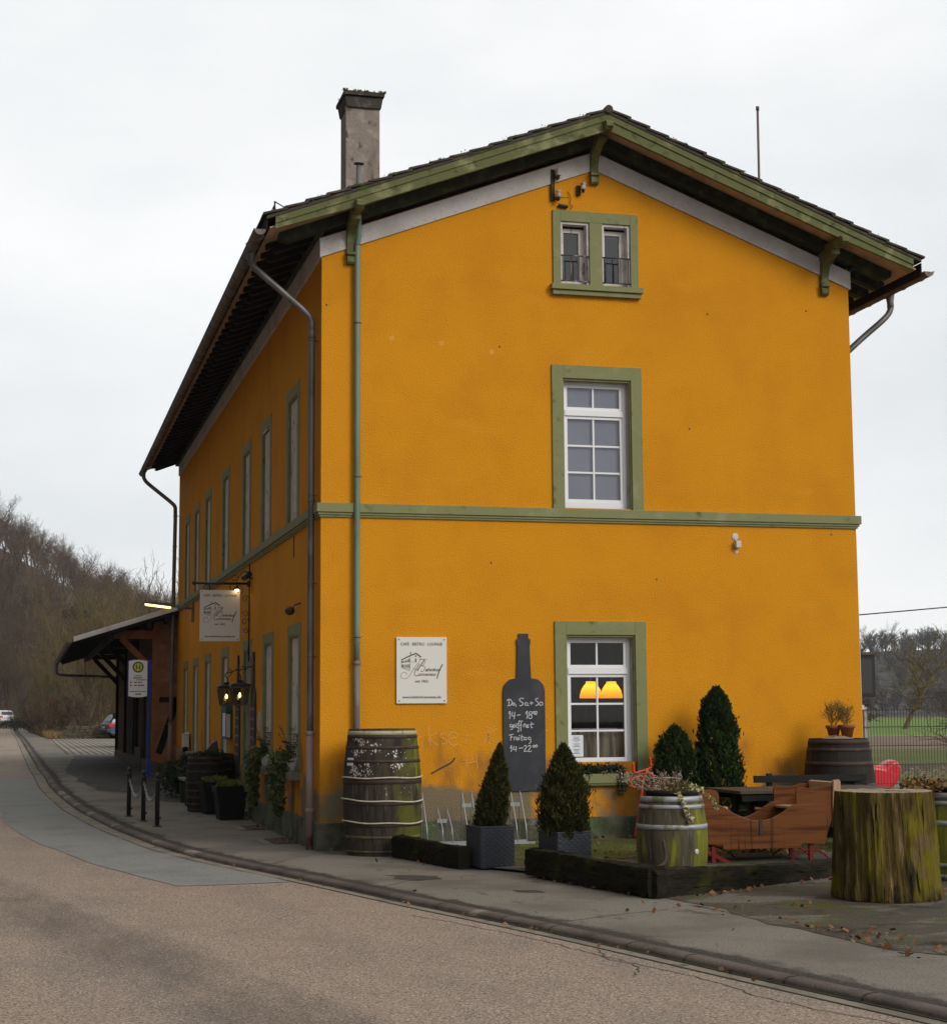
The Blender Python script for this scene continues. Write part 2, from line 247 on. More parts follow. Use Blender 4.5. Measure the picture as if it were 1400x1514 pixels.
# ------------------------------------------------------------------ mesh builder
def rotz(a):
    c, s = math.cos(a), math.sin(a); return np.array([[c, -s, 0], [s, c, 0], [0, 0, 1.]])
class MB:
    def __init__(s): s.v = []; s.f = []; s.n = 0; s.sm = []
    def add(s, vs, fs, smooth=False):
        vs = np.asarray(vs, float).reshape(-1, 3); s.v.append(vs)
        for f in fs: s.f.append([i + s.n for i in f]); s.sm.append(smooth)
        s.n += len(vs); return s
    def box(s, x0, x1, y0, y1, z0, z1, T=None):
        vs = np.array([(x, y, z) for z in (z0, z1) for y in (y0, y1) for x in (x0, x1)], float)
        if T is not None: vs = T(vs)
        return s.add(vs, [(0, 2, 3, 1), (4, 5, 7, 6), (0, 1, 5, 4), (2, 6, 7, 3), (0, 4, 6, 2), (1, 3, 7, 5)])
    def bar(s, p, q, w, h, up=(0, 0, 1)):
        p, q = np.array(p, float), np.array(q, float); d = q - p; d /= np.linalg.norm(d)
        up = np.array(up, float); a = np.cross(d, up); a /= np.linalg.norm(a); u = np.cross(a, d)
        vs = [c + a * sx * w / 2 + u * sz * h / 2 for c in (p, q) for sz in (-1, 1) for sx in (-1, 1)]
        return s.add(vs, [(0, 1, 3, 2), (4, 6, 7, 5), (0, 4, 5, 1), (2, 3, 7, 6), (0, 2, 6, 4), (1, 5, 7, 3)])
    def tube(s, pts, r, n=8, caps=True, smooth=True, closed=False):
        P = [np.array(p, float) for p in pts]; k = len(P); rs = r if hasattr(r, '__len__') else [r] * k
        vs = []; a = None
        for i in range(k):
            if closed: d = P[(i + 1) % k] - P[i - 1]
            else: d = P[min(i + 1, k - 1)] - P[max(i - 1, 0)]
            d = d / (np.linalg.norm(d) + 1e-12)
            if a is None:
                t = np.array([0, 0, 1.]) if abs(d[2]) < .9 else np.array([1., 0, 0]); a = np.cross(d, t)
            a = a - d * a.dot(d); a /= np.linalg.norm(a) + 1e-12; b = np.cross(d, a)
            for j in range(n):
                t = 2 * PI * j / n; vs.append(P[i] + (a * math.cos(t) + b * math.sin(t)) * rs[i])
        fs = []
        for i in range(k if closed else k - 1):
            for j in range(n):
                i2 = (i + 1) % k
                fs.append((i * n + j, i * n + (j + 1) % n, i2 * n + (j + 1) % n, i2 * n + j))
        s.add(vs, fs, smooth)
        if caps and not closed:
            o = s.n - len(vs)
            s.f.append([o + j for j in range(n)][::-1]); s.sm.append(False)
            s.f.append([o + (k - 1) * n + j for j in range(n)]); s.sm.append(False)
        return s
    def lathe(s, prof, n=32, c=(0, 0, 0), smooth=True, fn=None, caps=True, a0=0):
        vs = []; c = np.array(c, float)
        for (r, z) in prof:
            for j in range(n):
                t = a0 + 2 * PI * j / n; p = np.array([r * math.cos(t), r * math.sin(t), z])
                if fn: p = fn(p, t)
                vs.append(p + c)
        k = len(prof); fs = [(i * n + j, i * n + (j + 1) % n, (i + 1) * n + (j + 1) % n, (i + 1) * n + j) for i in range(k - 1) for j in range(n)]
        o = s.n; s.add(vs, fs, smooth)
        if caps:
            s.f.append([o + j for j in range(n)][::-1]); s.sm.append(False)
            s.f.append([o + (k - 1) * n + j for j in range(n)]); s.sm.append(False)
        return s
    def prism(s, poly, t0, t1, f):      # f(u, v, t) -> xyz
        k = len(poly); vs = [f(u, v, t0) for u, v in poly] + [f(u, v, t1) for u, v in poly]
        fs = [tuple(range(k))[::-1], tuple(range(k, 2 * k))] + [(i, (i + 1) % k, k + (i + 1) % k, k + i) for i in range(k)]
        return s.add(vs, fs)
    def quad(s, a, b, c, d): return s.add([a, b, c, d], [(0, 1, 2, 3)])
    def ball(s, c, r, n=12, sx=1, sy=1, sz=1):
        m = n // 2
        prof = [(r * math.sin(PI * i / m) + 1e-5, -r * math.cos(PI * i / m)) for i in range(m + 1)]
        return s.lathe(prof, n, c, True, lambda p, t: p * np.array([sx, sy, sz]), caps=False)
    def ribbon(s, pts, w, f):           # flat ribbon in a plane; f(u, v) -> xyz
        P = [np.array(p, float) for p in pts]
        if len(P) < 2: return s
        L_, R_ = [], []
        for i in range(len(P)):
            d = P[min(i + 1, len(P) - 1)] - P[max(i - 1, 0)]; d /= np.linalg.norm(d) + 1e-9; nn = np.array([-d[1], d[0]])
            L_.append(P[i] + nn * w / 2); R_.append(P[i] - nn * w / 2)
        vs = [f(*p) for p in L_] + [f(*p) for p in R_]; k = len(P)
        return s.add(vs, [(i, i + 1, k + i + 1, k + i) for i in range(k - 1)])
    def build(s, name, m, parent=None, bevel=0, local=False, seg=2, recalc=True):
        V = np.concatenate(s.v) if s.v else np.zeros((0, 3))
        if parent is not None and not local:
            off = np.zeros(3); p = parent
            while p is not None: off += np.array(p.location); p = p.parent
            V = V - off
        me = bpy.data.meshes.new(name); me.from_pydata(V.tolist(), [], s.f); me.update()
        me.polygons.foreach_set('use_smooth', s.sm)
        if recalc and len(s.f) < 60000:
            bm = bmesh.new(); bm.from_mesh(me); bmesh.ops.recalc_face_normals(bm, faces=bm.faces); bm.to_mesh(me); bm.free()
        o = bpy.data.objects.new(name, me); COL.objects.link(o); me.materials.append(m if not isinstance(m, str) else M[m])
        if parent is not None: o.parent = parent
        if bevel:
            bv = o.modifiers.new('bevel', 'BEVEL'); bv.width = bevel; bv.segments = seg; bv.limit_method = 'ANGLE'; bv.angle_limit = math.radians(40)
        return o
def raw_mesh(name, V, F, m, parent=None, smooth=False):
    """V (n,3) array, F (k,q) int array with q vertices per face"""
    V = np.ascontiguousarray(V, dtype=np.float32); F = np.ascontiguousarray(F, dtype=np.int32); q = F.shape[1]
    me = bpy.data.meshes.new(name); me.vertices.add(len(V)); me.vertices.foreach_set('co', V.ravel())
    me.loops.add(F.size); me.loops.foreach_set('vertex_index', F.ravel())
    me.polygons.add(len(F)); me.polygons.foreach_set('loop_start', np.arange(0, F.size, q, dtype=np.int32))
    me.polygons.foreach_set('use_smooth', np.full(len(F), smooth)); me.update(calc_edges=True); me.validate()
    o = bpy.data.objects.new(name, me); COL.objects.link(o); me.materials.append(M[m] if isinstance(m, str) else m)
    if parent is not None: o.parent = parent
    return o
def thing(name, label, cat, loc=(0, 0, 0), rz=0, group=None):
    o = bpy.data.objects.new(name, None); COL.objects.link(o); o.empty_display_size = .2
    o.location = loc; o.rotation_euler = (0, 0, rz); o['label'] = label; o['category'] = cat
    if group: o['group'] = group
    return o
def tag(o, label, cat, group=None, kind=None):
    o['label'] = label; o['category'] = cat
    if group: o['group'] = group
    if kind: o['kind'] = kind
    return o
def struct(o): o['kind'] = 'structure'; return o
def dup(root, loc, rz, label, group=None):
    r = root.copy(); COL.objects.link(r); r.location = loc; r.rotation_euler = (0, 0, rz); r['label'] = label
    if group: r['group'] = group
    for ch in list(root.children):
        c = ch.copy(); COL.objects.link(c); c.parent = r
        for g in list(ch.children):
            d = g.copy(); COL.objects.link(d); d.parent = c
    return r
def text_geo(body, size, align='CENTER', shear=0):
    cu = bpy.data.curves.new('t', 'FONT'); cu.body = body; cu.size = size; cu.align_x = align; cu.resolution_u = 2; cu.shear = shear; cu.offset = size * .022
    o = bpy.data.objects.new('t', cu); COL.objects.link(o)
    me = bpy.data.meshes.new_from_object(o.evaluated_get(bpy.context.evaluated_depsgraph_get()))
    V = [tuple(v.co) for v in me.vertices]; F = [tuple(p.vertices) for p in me.polygons]
    bpy.data.objects.remove(o); bpy.data.curves.remove(cu); bpy.data.meshes.remove(me)
    return V, F
def add_text(mb, body, size, u, v, f, align='CENTER', shear=0, sx=1):
    V, F = text_geo(body, size, align, shear)
    if V: mb.add([f(u + a * sx, v + b) for a, b, _ in V], F)
def circ(cx, cy, r, n=12, a0=0, a1=2 * PI): return [(cx + r * math.cos(a0 + (a1 - a0) * i / n), cy + r * math.sin(a0 + (a1 - a0) * i / n)) for i in range(n + 1)]
def smooth_pts(P, k=6):     # Catmull-Rom through points
    P = [np.array(p, float) for p in P]; out = []
    for i in range(len(P) - 1):
        a, b, c, d = P[max(i - 1, 0)], P[i], P[i + 1], P[min(i + 2, len(P) - 1)]
        for j in range(k):
            t = j / k; out.append(.5 * ((2 * b) + (c - a) * t + (2 * a - 5 * b + 4 * c - d) * t * t + (3 * b - a - 3 * c + d) * t ** 3))
    out.append(P[-1]); return out
# ------------------------------------------------------------------ leaves
def leaf_mesh(C, D, Lg, Wd, fold=.0, seed=0):
    """rhomb leaves at centres C pointing along D, returns V, F (quads)"""
    r = np.random.default_rng(seed); n = len(C)
    D = D / (np.linalg.norm(D, axis=1, keepdims=True) + 1e-9)
    R = r.normal(size=(n, 3)); S = np.cross(D, R); S /= np.linalg.norm(S, axis=1, keepdims=True) + 1e-9
    Lg = np.broadcast_to(Lg, (n,))[:, None]; Wd = np.broadcast_to(Wd, (n,))[:, None]
    V = np.stack([C - D * Lg * .5, C + S * Wd * .5 - D * Lg * .05, C + D * Lg * .5, C - S * Wd * .5 - D * Lg * .05], 1).reshape(-1, 3)
    F = np.arange(4 * n).reshape(-1, 4); return V, F
def leafball(n, c, rad, L, W, seed, shell=.45, up=.3):
    r = np.random.default_rng(seed); d = r.normal(size=(n, 3)); d /= np.linalg.norm(d, axis=1, keepdims=True)
    rr = (shell + (1 - shell) * r.random(n) ** .6)[:, None]; lump = 1 + .22 * np.sin(d[:, :1] * 5 + seed) * np.cos(d[:, 1:2] * 6 + seed) + .1 * r.normal(size=(n, 1))
    C = np.array(c) + d * rr * lump * np.array(rad); D = d + r.normal(size=(n, 3)) * .6 + np.array([0, 0, up])
    return leaf_mesh(C, D, L * (.6 + .8 * r.random(n)), W * (.6 + .8 * r.random(n)), seed=seed)
def join_geo(L):
    V = []; F = []; o = 0
    for v, f in L: V.append(v); F.append(f + o); o += len(v)
    return np.concatenate(V), np.concatenate(F)
# ------------------------------------------------------------------ bare trees
def bare_tree(seed, h=10, r0=.16, levels=3, kids=(9, 7, 6), spread=1.0, upright=.35, stems=1, first=.28, twig=.012, lean=(0, 0), ratio=.52):
    r = random.Random(seed); V = []; F = []; cnt = [0]
    def seg(P, R, n):
        base = cnt[0]; k = len(P); a = None
        for i in range(k):
            d = P[min(i + 1, k - 1)] - P[max(i - 1, 0)]; d = d / (np.linalg.norm(d) + 1e-9)
            if a is None: a = np.cross(d, np.array([r.random() - .5, r.random() - .5, .3 + r.random()]))
            a = a - d * a.dot(d); a = a / (np.linalg.norm(a) + 1e-9); b = np.cross(d, a)
            for j in range(n):
                t = 2 * PI * j / n; V.append(P[i] + (a * math.cos(t) + b * math.sin(t)) * R[i])
        for i in range(k - 1):
            for j in range(n): F.append((base + i * n + j, base + i * n + (j + 1) % n, base + (i + 1) * n + (j + 1) % n, base + (i + 1) * n + j))
        cnt[0] += k * n
    def br(p, d, L, rad, lev):
        k = 5 if lev == 0 else (4 if lev == 1 else (3 if lev == 2 else 2)); P = [p]; dd = d
        for i in range(k):
            w = .16 if lev == 0 else .32
            dd = dd + np.array([r.gauss(0, w), r.gauss(0, w), r.gauss(0, w * .6) + upright * .25]); dd = dd / np.linalg.norm(dd)
            P.append(P[-1] + dd * L / k)
        R = [max(twig * .6, rad * (1 - .8 * i / k)) for i in range(k + 1)]
        seg(P, R, 6 if lev == 0 else (4 if lev == 1 else 3))
        if lev >= levels: return
        for c in range(kids[lev]):
            t = first + (1 - first) * (c + r.random()) / kids[lev] if lev == 0 else .2 + .8 * (c + r.random()) / kids[lev]
            t = min(t, .99); i = min(int(t * k), k - 1); q = P[i] + (P[i + 1] - P[i]) * (t * k - i)
            ax = P[i + 1] - P[i]; ax = ax / np.linalg.norm(ax)
            phi = r.random() * 2 * PI; s = np.array([math.cos(phi), math.sin(phi), 0]); s = s - ax * s.dot(ax); s = s / (np.linalg.norm(s) + 1e-9)
            nd = ax * (.75 + .3 * r.random()) + s * spread * (.65 + .5 * r.random()) + np.array([0, 0, upright]); nd = nd / np.linalg.norm(nd)
            br(q, nd, L * ratio * (.65 + .6 * r.random()) * (1.15 - .5 * t if lev == 0 else 1), max(twig, R[i] * .55), lev + 1)
    for s in range(stems):
        a = r.random() * 2 * PI; o = np.array([math.cos(a), math.sin(a), 0]) * (.05 * h * (s > 0))
        d = np.array([lean[0] + (math.cos(a) * .28 if stems > 1 else 0), lean[1] + (math.sin(a) * .28 if stems > 1 else 0), 1.])
        br(o, d / np.linalg.norm(d), h * (.68 if stems == 1 else .6 + .3 * r.random()), r0 * (1 if stems == 1 else .6), 0)
    return np.array(V, np.float32), np.array(F, np.int32)
def scatter(protos, places):
    """places: (proto index, x, y, z, scale, rot)"""
    Vs = []; Fs = []; o = 0
    for i, x, y, z, s, a in places:
        V, F = protos[i]; c, q = math.cos(a), math.sin(a)
        W = V * s; W = np.stack([W[:, 0] * c - W[:, 1] * q + x, W[:, 0] * q + W[:, 1] * c + y, W[:, 2] + z], 1)
        Vs.append(W); Fs.append(F + o); o += len(V)
    return np.concatenate(Vs), np.concatenate(Fs)
# ================================================================== SETTING: road, kerb, pavement, ground
KP = [(-60, 8.2), (-40, 5.6), (-23, 3.3), (-13.57, 1.51), (-11.88, 1.14), (-10.86, .93), (-9.72, .70), (-8.85, .50), (-7.99, .29), (-7, .03), (-6.06, -.2), (-4.55, -.53), (-2.55, -.99), (-1.11, -1.37), (.37, -1.66), (1.41, -1.85), (3.45, -2.08), (5.29, -2.32), (7.95, -2.58), (10.5, -2.83), (14.79, -3.07), (17.86, -3.21), (27.2, -3.38), (50, -3.6), (87, -3.92), (142, -4.65), (200, -6.3), (300, -10), (420, -16)]
ys = np.concatenate([np.arange(-60, 40, .4), np.arange(40, 421, 4.)])
kx = np.interp(ys, [a for a, b in KP], [b for a, b in KP])
for _ in range(3): kx[1:249] = (kx[0:248] + kx[1:249] * 2 + kx[2:250]) / 4
KY = ys
def kerb_x(y): return float(np.interp(y, KY, kx))
nrm = np.gradient(kx, KY); NX = 1 / np.sqrt(1 + nrm ** 2); NY = -nrm / np.sqrt(1 + nrm ** 2)   # unit normal towards the pavement
def off_line(d): return [(kx[i] + NX[i] * d[i], KY[i] + NY[i] * d[i]) for i in range(len(KY))]
def arr(d): return np.full(len(KY), d) if not hasattr(d, '__len__') else d
def strips(lines):       # list of (offset, z offset): quads along the kerb curve
    mb = MB(); k = len(KY); vs = []
    for d, dz in lines:
        for (x, y) in off_line(arr(d)): vs.append((x, y, zg(y) + dz))
    fs = [(r * k + i, r * k + i + 1, (r + 1) * k + i + 1, (r + 1) * k + i) for r in range(len(lines) - 1) for i in range(k - 1)]
    return mb.add(vs, fs, True)
gw = np.interp(KY, [-60, -5, 0, 8, 420], [-.15, -.15, -.20, -.26, -.26])
struct(strips([(gw, -.050), (-9.5, -.050)]).build('road', 'asphalt'))
struct(strips([(0.0, -.046), (gw, -.047)]).build('gutter', 'gutterstone'))
# joints of the gutter slabs and kerb stones, the kerb itself with a rounded edge
struct(strips([(.0, -.06), (.004, -.02), (.03, -.003), (.06, .004), (.13, .004)]).build('kerb', 'kerb'))
jm = MB()
yy = -16.
while yy < 60:
    i = int(np.argmin(abs(KY - yy))); x, y = kx[i], KY[i]; n = np.array([NX[i], NY[i]]); t = np.array([-n[1], n[0]]); z = zg(y)
    p = np.array([x, y]); w = .009
    def P(d, s, dz): q = p + n * d + t * s; return (q[0], q[1], z + dz)
    jm.add([P(-.002, -w, -.05), P(-.002, w, -.05), P(.002, w, -.019), P(.002, -w, -.019), P(.029, -w, 0), P(.029, w, 0), P(.06, w, .007), P(.06, -w, .007), P(.131, -w, .007), P(.131, w, .007)], [(0, 1, 2, 3), (3, 2, 5, 4), (4, 5, 6, 7), (7, 6, 9, 8)])
    if y > -2:
        g = gw[i]; jm.add([P(-.002, -w, -.043), P(-.002, w, -.043), P(g, w, -.044), P(g, -w, -.044)], [(0, 1, 2, 3)])
    yy += 1.0
struct(jm.build('kerb_joints', 'gap'))
struct(strips([(.012, -.040), (-.03, -.040)]).build('gutter_dirt', 'gap'))
struct(strips([(gw + .012, -.0455), (gw - .012, -.0455)]).build('road_seam', 'gap'))
# ragged worn strips along the road: a darker tyre lane, tar and dirt behind the kerb
def ragged(name, prof, dz, c0, c1, lo, hi, amax, stretch, scale):
    tm, nt, out_ = new_mat(name); N_, L_ = nt.nodes.new, nt.links.new
    pb_ = N_('ShaderNodeBsdfPrincipled'); pb_.inputs['Roughness'].default_value = .9; pb_.inputs['Specular IOR Level'].default_value = .2
    tcx = N_('ShaderNodeTexCoord'); na = N_('ShaderNodeTexNoise'); na.inputs['Scale'].default_value = 46; na.inputs['Detail'].default_value = 3; L_(tcx.outputs['Object'], na.inputs['Vector'])
    rp = N_('ShaderNodeValToRGB'); rp.color_ramp.elements[0].position = .40; rp.color_ramp.elements[0].color = rgba(c0); rp.color_ramp.elements[1].position = .62; rp.color_ramp.elements[1].color = rgba(c1); L_(na.outputs[0], rp.inputs[0]); L_(rp.outputs[0], pb_.inputs['Base Color'])
    nb_ = N_('ShaderNodeTexNoise'); nb_.inputs['Scale'].default_value = scale; nb_.inputs['Detail'].default_value = 8; nb_.inputs['Roughness'].default_value = .68; mpn = N_('ShaderNodeMapping'); mpn.inputs['Scale'].default_value = stretch; L_(tcx.outputs['Object'], mpn.inputs[0]); L_(mpn.outputs[0], nb_.inputs['Vector'])
    uvn = N_('ShaderNodeAttribute'); uvn.attribute_name = 'wear'; sm_ = N_('ShaderNodeMath'); sm_.operation = 'ADD'; L_(uvn.outputs['Fac'], sm_.inputs[0]); L_(nb_.outputs[0], sm_.inputs[1])
    mr_ = N_('ShaderNodeMapRange'); mr_.interpolation_type = 'SMOOTHSTEP'; mr_.inputs[1].default_value = lo; mr_.inputs[2].default_value = hi; mr_.inputs[4].default_value = amax; L_(sm_.outputs[0], mr_.inputs[0])
    tb_ = N_('ShaderNodeBsdfTransparent'); mxs = N_('ShaderNodeMixShader'); L_(mr_.outputs[0], mxs.inputs[0]); L_(tb_.outputs[0], mxs.inputs[1]); L_(pb_.outputs[0], mxs.inputs[2]); L_(mxs.outputs[0], out_.inputs[0])
    o = struct(strips([(d, dz) for d, w in prof]).build(name, tm))
    at = o.data.attributes.new('wear', 'FLOAT', 'POINT'); at.data.foreach_set('value', np.repeat([w for d, w in prof], len(KY)).astype(np.float32))
ragged('tyre_lane', [(-2.2, 0), (-2.75, .32), (-3.05, .62), (-3.45, .66), (-3.85, .5), (-4.4, .32), (-5.2, 0)], -.0465, (.075, .062, .053), (.27, .22, .182), .86, 1.50, .46, (1.6, .40, 1), 1.3)
ragged('kerb_tar', [(.131, .62), (.19, .5), (.30, .22), (.50, 0)], .0045, (.028, .024, .020), (.075, .064, .052), .60, .98, .92, (1.5, .8, 1), 2.4)
# pavement: from the kerb back edge to the right
OUT = [(83, -2.34), (103, -2.85), (142, -3.57), (205, -4.97), (300, -8.6), (420, -14.5)]
pb = off_line(arr(.13)); mb = MB(); vs = []
for (x, y) in pb:
    r = 16 if y < 83 else float(np.interp(y, [a for a, b in OUT], [b for a, b in OUT]))
    for t in np.linspace(0, 1, 5): vs.append((x + (max(r, x + .3) - x) * t, y, zg(y)))
k = len(pb); mb.add(vs, [(i * 5 + j, i * 5 + j + 1, (i + 1) * 5 + j + 1, (i + 1) * 5 + j) for i in range(k - 1) for j in range(4)], True)
struct(mb.build('pavement', 'pave'))
def sheet(name, poly, m, dz, hf=zg, sub=.5, rough_edge=0, seed=1):
    """flat polygon, edges subdivided (and roughened), laid on the terrain"""
    r = random.Random(seed); P = []
    for i in range(len(poly)):
        a, b = np.array(poly[i], float), np.array(poly[(i + 1) % len(poly)], float); n = max(1, int(np.linalg.norm(b - a) / sub))
        for j in range(n):
            q = a + (b - a) * j / n
            if rough_edge: q = q + np.array([r.gauss(0, rough_edge), r.gauss(0, rough_edge)])
            P.append(q)
    from mathutils.geometry import delaunay_2d_cdt
    n = len(P); xs = [p[0] for p in P]; yv = [p[1] for p in P]; st = max(.5, (max(xs) - min(xs)) / 24, (max(yv) - min(yv)) / 40)
    pts = [Vector((p[0], p[1])) for p in P] + [Vector((x, y)) for x in np.arange(min(xs), max(xs), st) for y in np.arange(min(yv), max(yv), st)]
    vo, eo, fo = delaunay_2d_cdt(pts, [(i, (i + 1) % n) for i in range(n)], [list(range(n))], 1, 1e-5)[:3]
    me = bpy.data.meshes.new(name); me.from_pydata([(v.x, v.y, (hf(v.x, v.y) if hf is not zg else zg(v.y)) + dz) for v in vo], [], [f for f in fo]); me.update()
    o = bpy.data.objects.new(name, me); COL.objects.link(o); me.materials.append(M[m]); return struct(o)
gl = [(kx[i] + NX[i] * (gw[i] - .02), KY[i] + NY[i] * (gw[i] - .02)) for i in range(len(KY)) if -3.7 < KY[i] < 22.1][::-1]
sheet('road_patch', [(-3.63, 22.15), (-4.4, 22.4), (-4.45, 16), (-4.24, 10.55), (-4.09, 7.47), (-3.87, 5.36), (-3.58, 3.31), (-3.24, 1.27), (-2.96, -.61), (-2.72, -1.58), (-2.4, -2.9), (-2.2, -3.72), (-1.92, -3.77)] + gl[::-1], 'patch', -.045, sub=.35, rough_edge=.012)
# tarred crack lines in the road
ck = MB(); r_ = random.Random(5)
for pts in ([(-.35, -7.2), (.1, -8.6), (.35, -9.7), (.5, -10.5), (.75, -11.6), (.85, -12.6), (1.2, -13.6), (1.6, -15)], [(.55, -9.9), (.45, -10.4), (.52, -10.9), (.35, -11.3)]):
    P = smooth_pts(pts, 8); P = [p + np.array([r_.gauss(0, .012), r_.gauss(0, .012)]) for p in P]
    ck.ribbon(P, .010, lambda u, v: (u, v, zg(v) - .0465))
struct(ck.build('road_cracks', 'gap'))
ck = MB()
for pts in ([(-1.2, -2.5), (-.6, -1.2), (-.1, -.55), (.3, -.6)], [(-.3, -5.2), (.3, -4.4), (.75, -4.2), (1.2, -3.95)], [(-2.7, 11), (-1.5, 10.6), (-.8, 10.9)], [(-2.9, 14), (-1.6, 13.4), (-.9, 13.5)], [(-1.9, 6), (-1.2, 5.4), (-.5, 5.5)], [(.5, -8.6), (1.3, -8.2), (1.9, -7.9)]):
    P = smooth_pts(pts, 8); P = [p + np.array([r_.gauss(0, .015), r_.gauss(0, .015)]) for p in P]
    ck.ribbon(P, .012, lambda u, v: (u, v, zg(v) + .004))
struct(ck.build('pavement_cracks', 'gap'))
# damp asphalt in front of the goods shed, damp stains, mossy terrace
sheet('damp_forecourt', [(-2.76, 24.9), (-2.5, 19), (-2.31, 15.6), (-1.4, 14.3), (-1.1, 11.5), (0, 11), (0, 22.4), (-.4, 22.6), (-.4, 39.6), (-2.02, 41.3)], 'damp', .004, sub=.8, rough_edge=.06)
sheet('damp_stain', [(.1, -4.2), (.35, -4.45), (.62, -4.35), (.66, -4.05), (.42, -3.85), (.12, -3.72), (.2, -3.95)], 'damp', .004, sub=.1, rough_edge=.02)
sheet('damp_stain', [(1.0, -6.0), (1.3, -6.1), (1.25, -5.85), (1.05, -5.8)], 'damp', .004, sub=.1, rough_edge=.02)
sheet('terrace', [(.75, -.0), (.85, -1.1), (1.35, -3.3), (1.78, -4.3), (2.25, -7.0), (2.28, -7.5), (2.4, -8.0), (2.3, -8.85), (2.4, -9.6), (2.45, -10.3), (2.55, -11.0), (3.0, -11.6), (4.5, -12.3), (13.5, -13), (14, 0), (8.3, .0), (8, 0)], 'terrace', .004, hf=zt, sub=.3, rough_edge=.035)
sheet('moss_bed', [(1.4, -.25), (1.7, -2.2), (2.1, -3.2), (3.4, -3.0), (4.6, -2.6), (6.5, -2.9), (7.4, -.4)], 'mossground', .008, hf=zt, sub=.2, rough_edge=.05)
# block-paved car park behind the shed
sheet('parking_area', [(-2.34, 82.8), (-2.26, 60), (-2.1, 50), (-1.9, 43), (-.4, 42.6), (16, 42.6), (16, 82.8)], 'paver', .004, sub=2)
pj = MB()
for i in range(70):
    x = -2.2 + i * .26
    pj.bar((x, 42.8, zg(42.8) + .005), (x, 82.6, zg(82.6) + .005), .06, .006)
struct(pj.build('parking_joints', 'gap'))
# ground, fields, hills
def grid(name, xs, ysv, hf, m):
    vs = [(x, y, hf(x, y)) for y in ysv for x in xs]; n = len(xs)
    mb = MB(); mb.add(vs, [(j * n + i, j * n + i + 1, (j + 1) * n + i + 1, (j + 1) * n + i) for j in range(len(ysv) - 1) for i in range(n - 1)], True)
    return struct(mb.build(name, m, recalc=False))
def sstep(a, b, t): t = min(1, max(0, (t - a) / (b - a))); return t * t * (3 - 2 * t)
def hill(x, y):
    ysx = float(np.interp(x, [-60, -20, -10, -6, 0, 4, 60], [200, 300, 215, 165, 102, 86, 78]))
    hc = 31.5 - .68 * x if x < 30 else max(0, 11.1 - .3 * (x - 30))
    hc = min(hc, 48)
    cut = sstep(0, 14, .36 * (y + 23) - 4 - x)
    return cut * hc * (.09 * sstep(ysx - 4, ysx + 60, y) + .91 * sstep(ysx + 30, max(ysx + 120, 370), y))
def ground_h(x, y):
    right = sstep(9, 16, x) * sstep(-2, 4, y)
    return zg(y) - .14 - .0 * right
grid('ground', [-690, -400, -150, -60, -30, -14, -6, 0, 6, 12, 20, 40, 80, 150, 400, 690], [-400, -120, -60, -30, -10, 0, 3, 7, 11, 15, 18, 22, 30, 40, 60, 80, 107, 150, 200, 300, 400, 600, 790], ground_h, 'earth')
grid('wooded_hill', list(np.arange(-120, -16, 8.)) + list(np.arange(-16, 100, 3.)), list(np.arange(74, 400, 6.)) + [430, 480], lambda x, y: zg(y) - .2 + hill(x, y), 'earth')
# unseen valley side added off to the left, blocks low sky from the road-side facade
grid('unseen_valley_side', list(np.arange(-150, -17, 7.)), list(np.arange(-80, 200, 8.)), lambda x, y: zg(y) - .3 + min(26, max(0, (-19 - x) * .55)) , 'earth')
def band(name, y0, y1, m, x0=12.5, dz=-.10):
    return grid(name, [x0, 18, 30, 50, 80, 130, 200, 330, 600], [y0, (y0 * 2 + y1) / 3, (y0 + y1 * 2) / 3, y1], lambda x, y: zg(y) + dz, m)
band('meadow', 4, 40, 'meadow'); band('ploughed_field', 40.02, 68.48, 'ploughed', 17); band('field_track', 68.5, 71, 'track', 17, -.09); band('far_meadow', 71.02, 215, 'meadowbright', 17)
def hill2(x, y): return zg(y) - .2 + 19.5 * sstep(300, 455, y + .22 * (x - 280)) * (1 + .04 * math.sin(x * .05)) * sstep(60, 160, x)
grid('far_hill', list(np.arange(60, 620, 14.)), list(np.arange(240, 700, 16.)), hill2, 'hillfar')

# ================================================================== STATION BUILDING
B = thing('station_building', 'ochre yellow rendered two storey building with green trim and overhanging gable roof', 'building', (0, 0, 0))
Wd, Ln = 8.0, 22.4; SL = .385
def zfr(x): return 8.125 + SL * (4 - abs(x - 4))     # underside of the grey frieze on the gable
def zsf(x): return 10.165 - SL * abs(x - 4)          # underside of the roof boards
UW = [2.56, 5.52, 8.15, 11.50, 14.93, 17.43, 19.89]; LW = [2.33, 5.14, 11.38, 14.67, 17.42, 19.90]; DOORY = 7.85
side_holes = [(c - .45, c + .45, 4.70, 6.60) for c in UW] + [(c - .45, c + .45, 1.0, 2.98) for c in LW] + [(DOORY - .45, DOORY + .45, .06, 2.98)]
gable_holes = [(3.475, 4.50, 1.13, 2.945), (3.475, 4.50, 4.70, 6.61), (3.47, 3.905, 7.93, 8.87), (4.10, 4.53, 7.93, 8.87)]
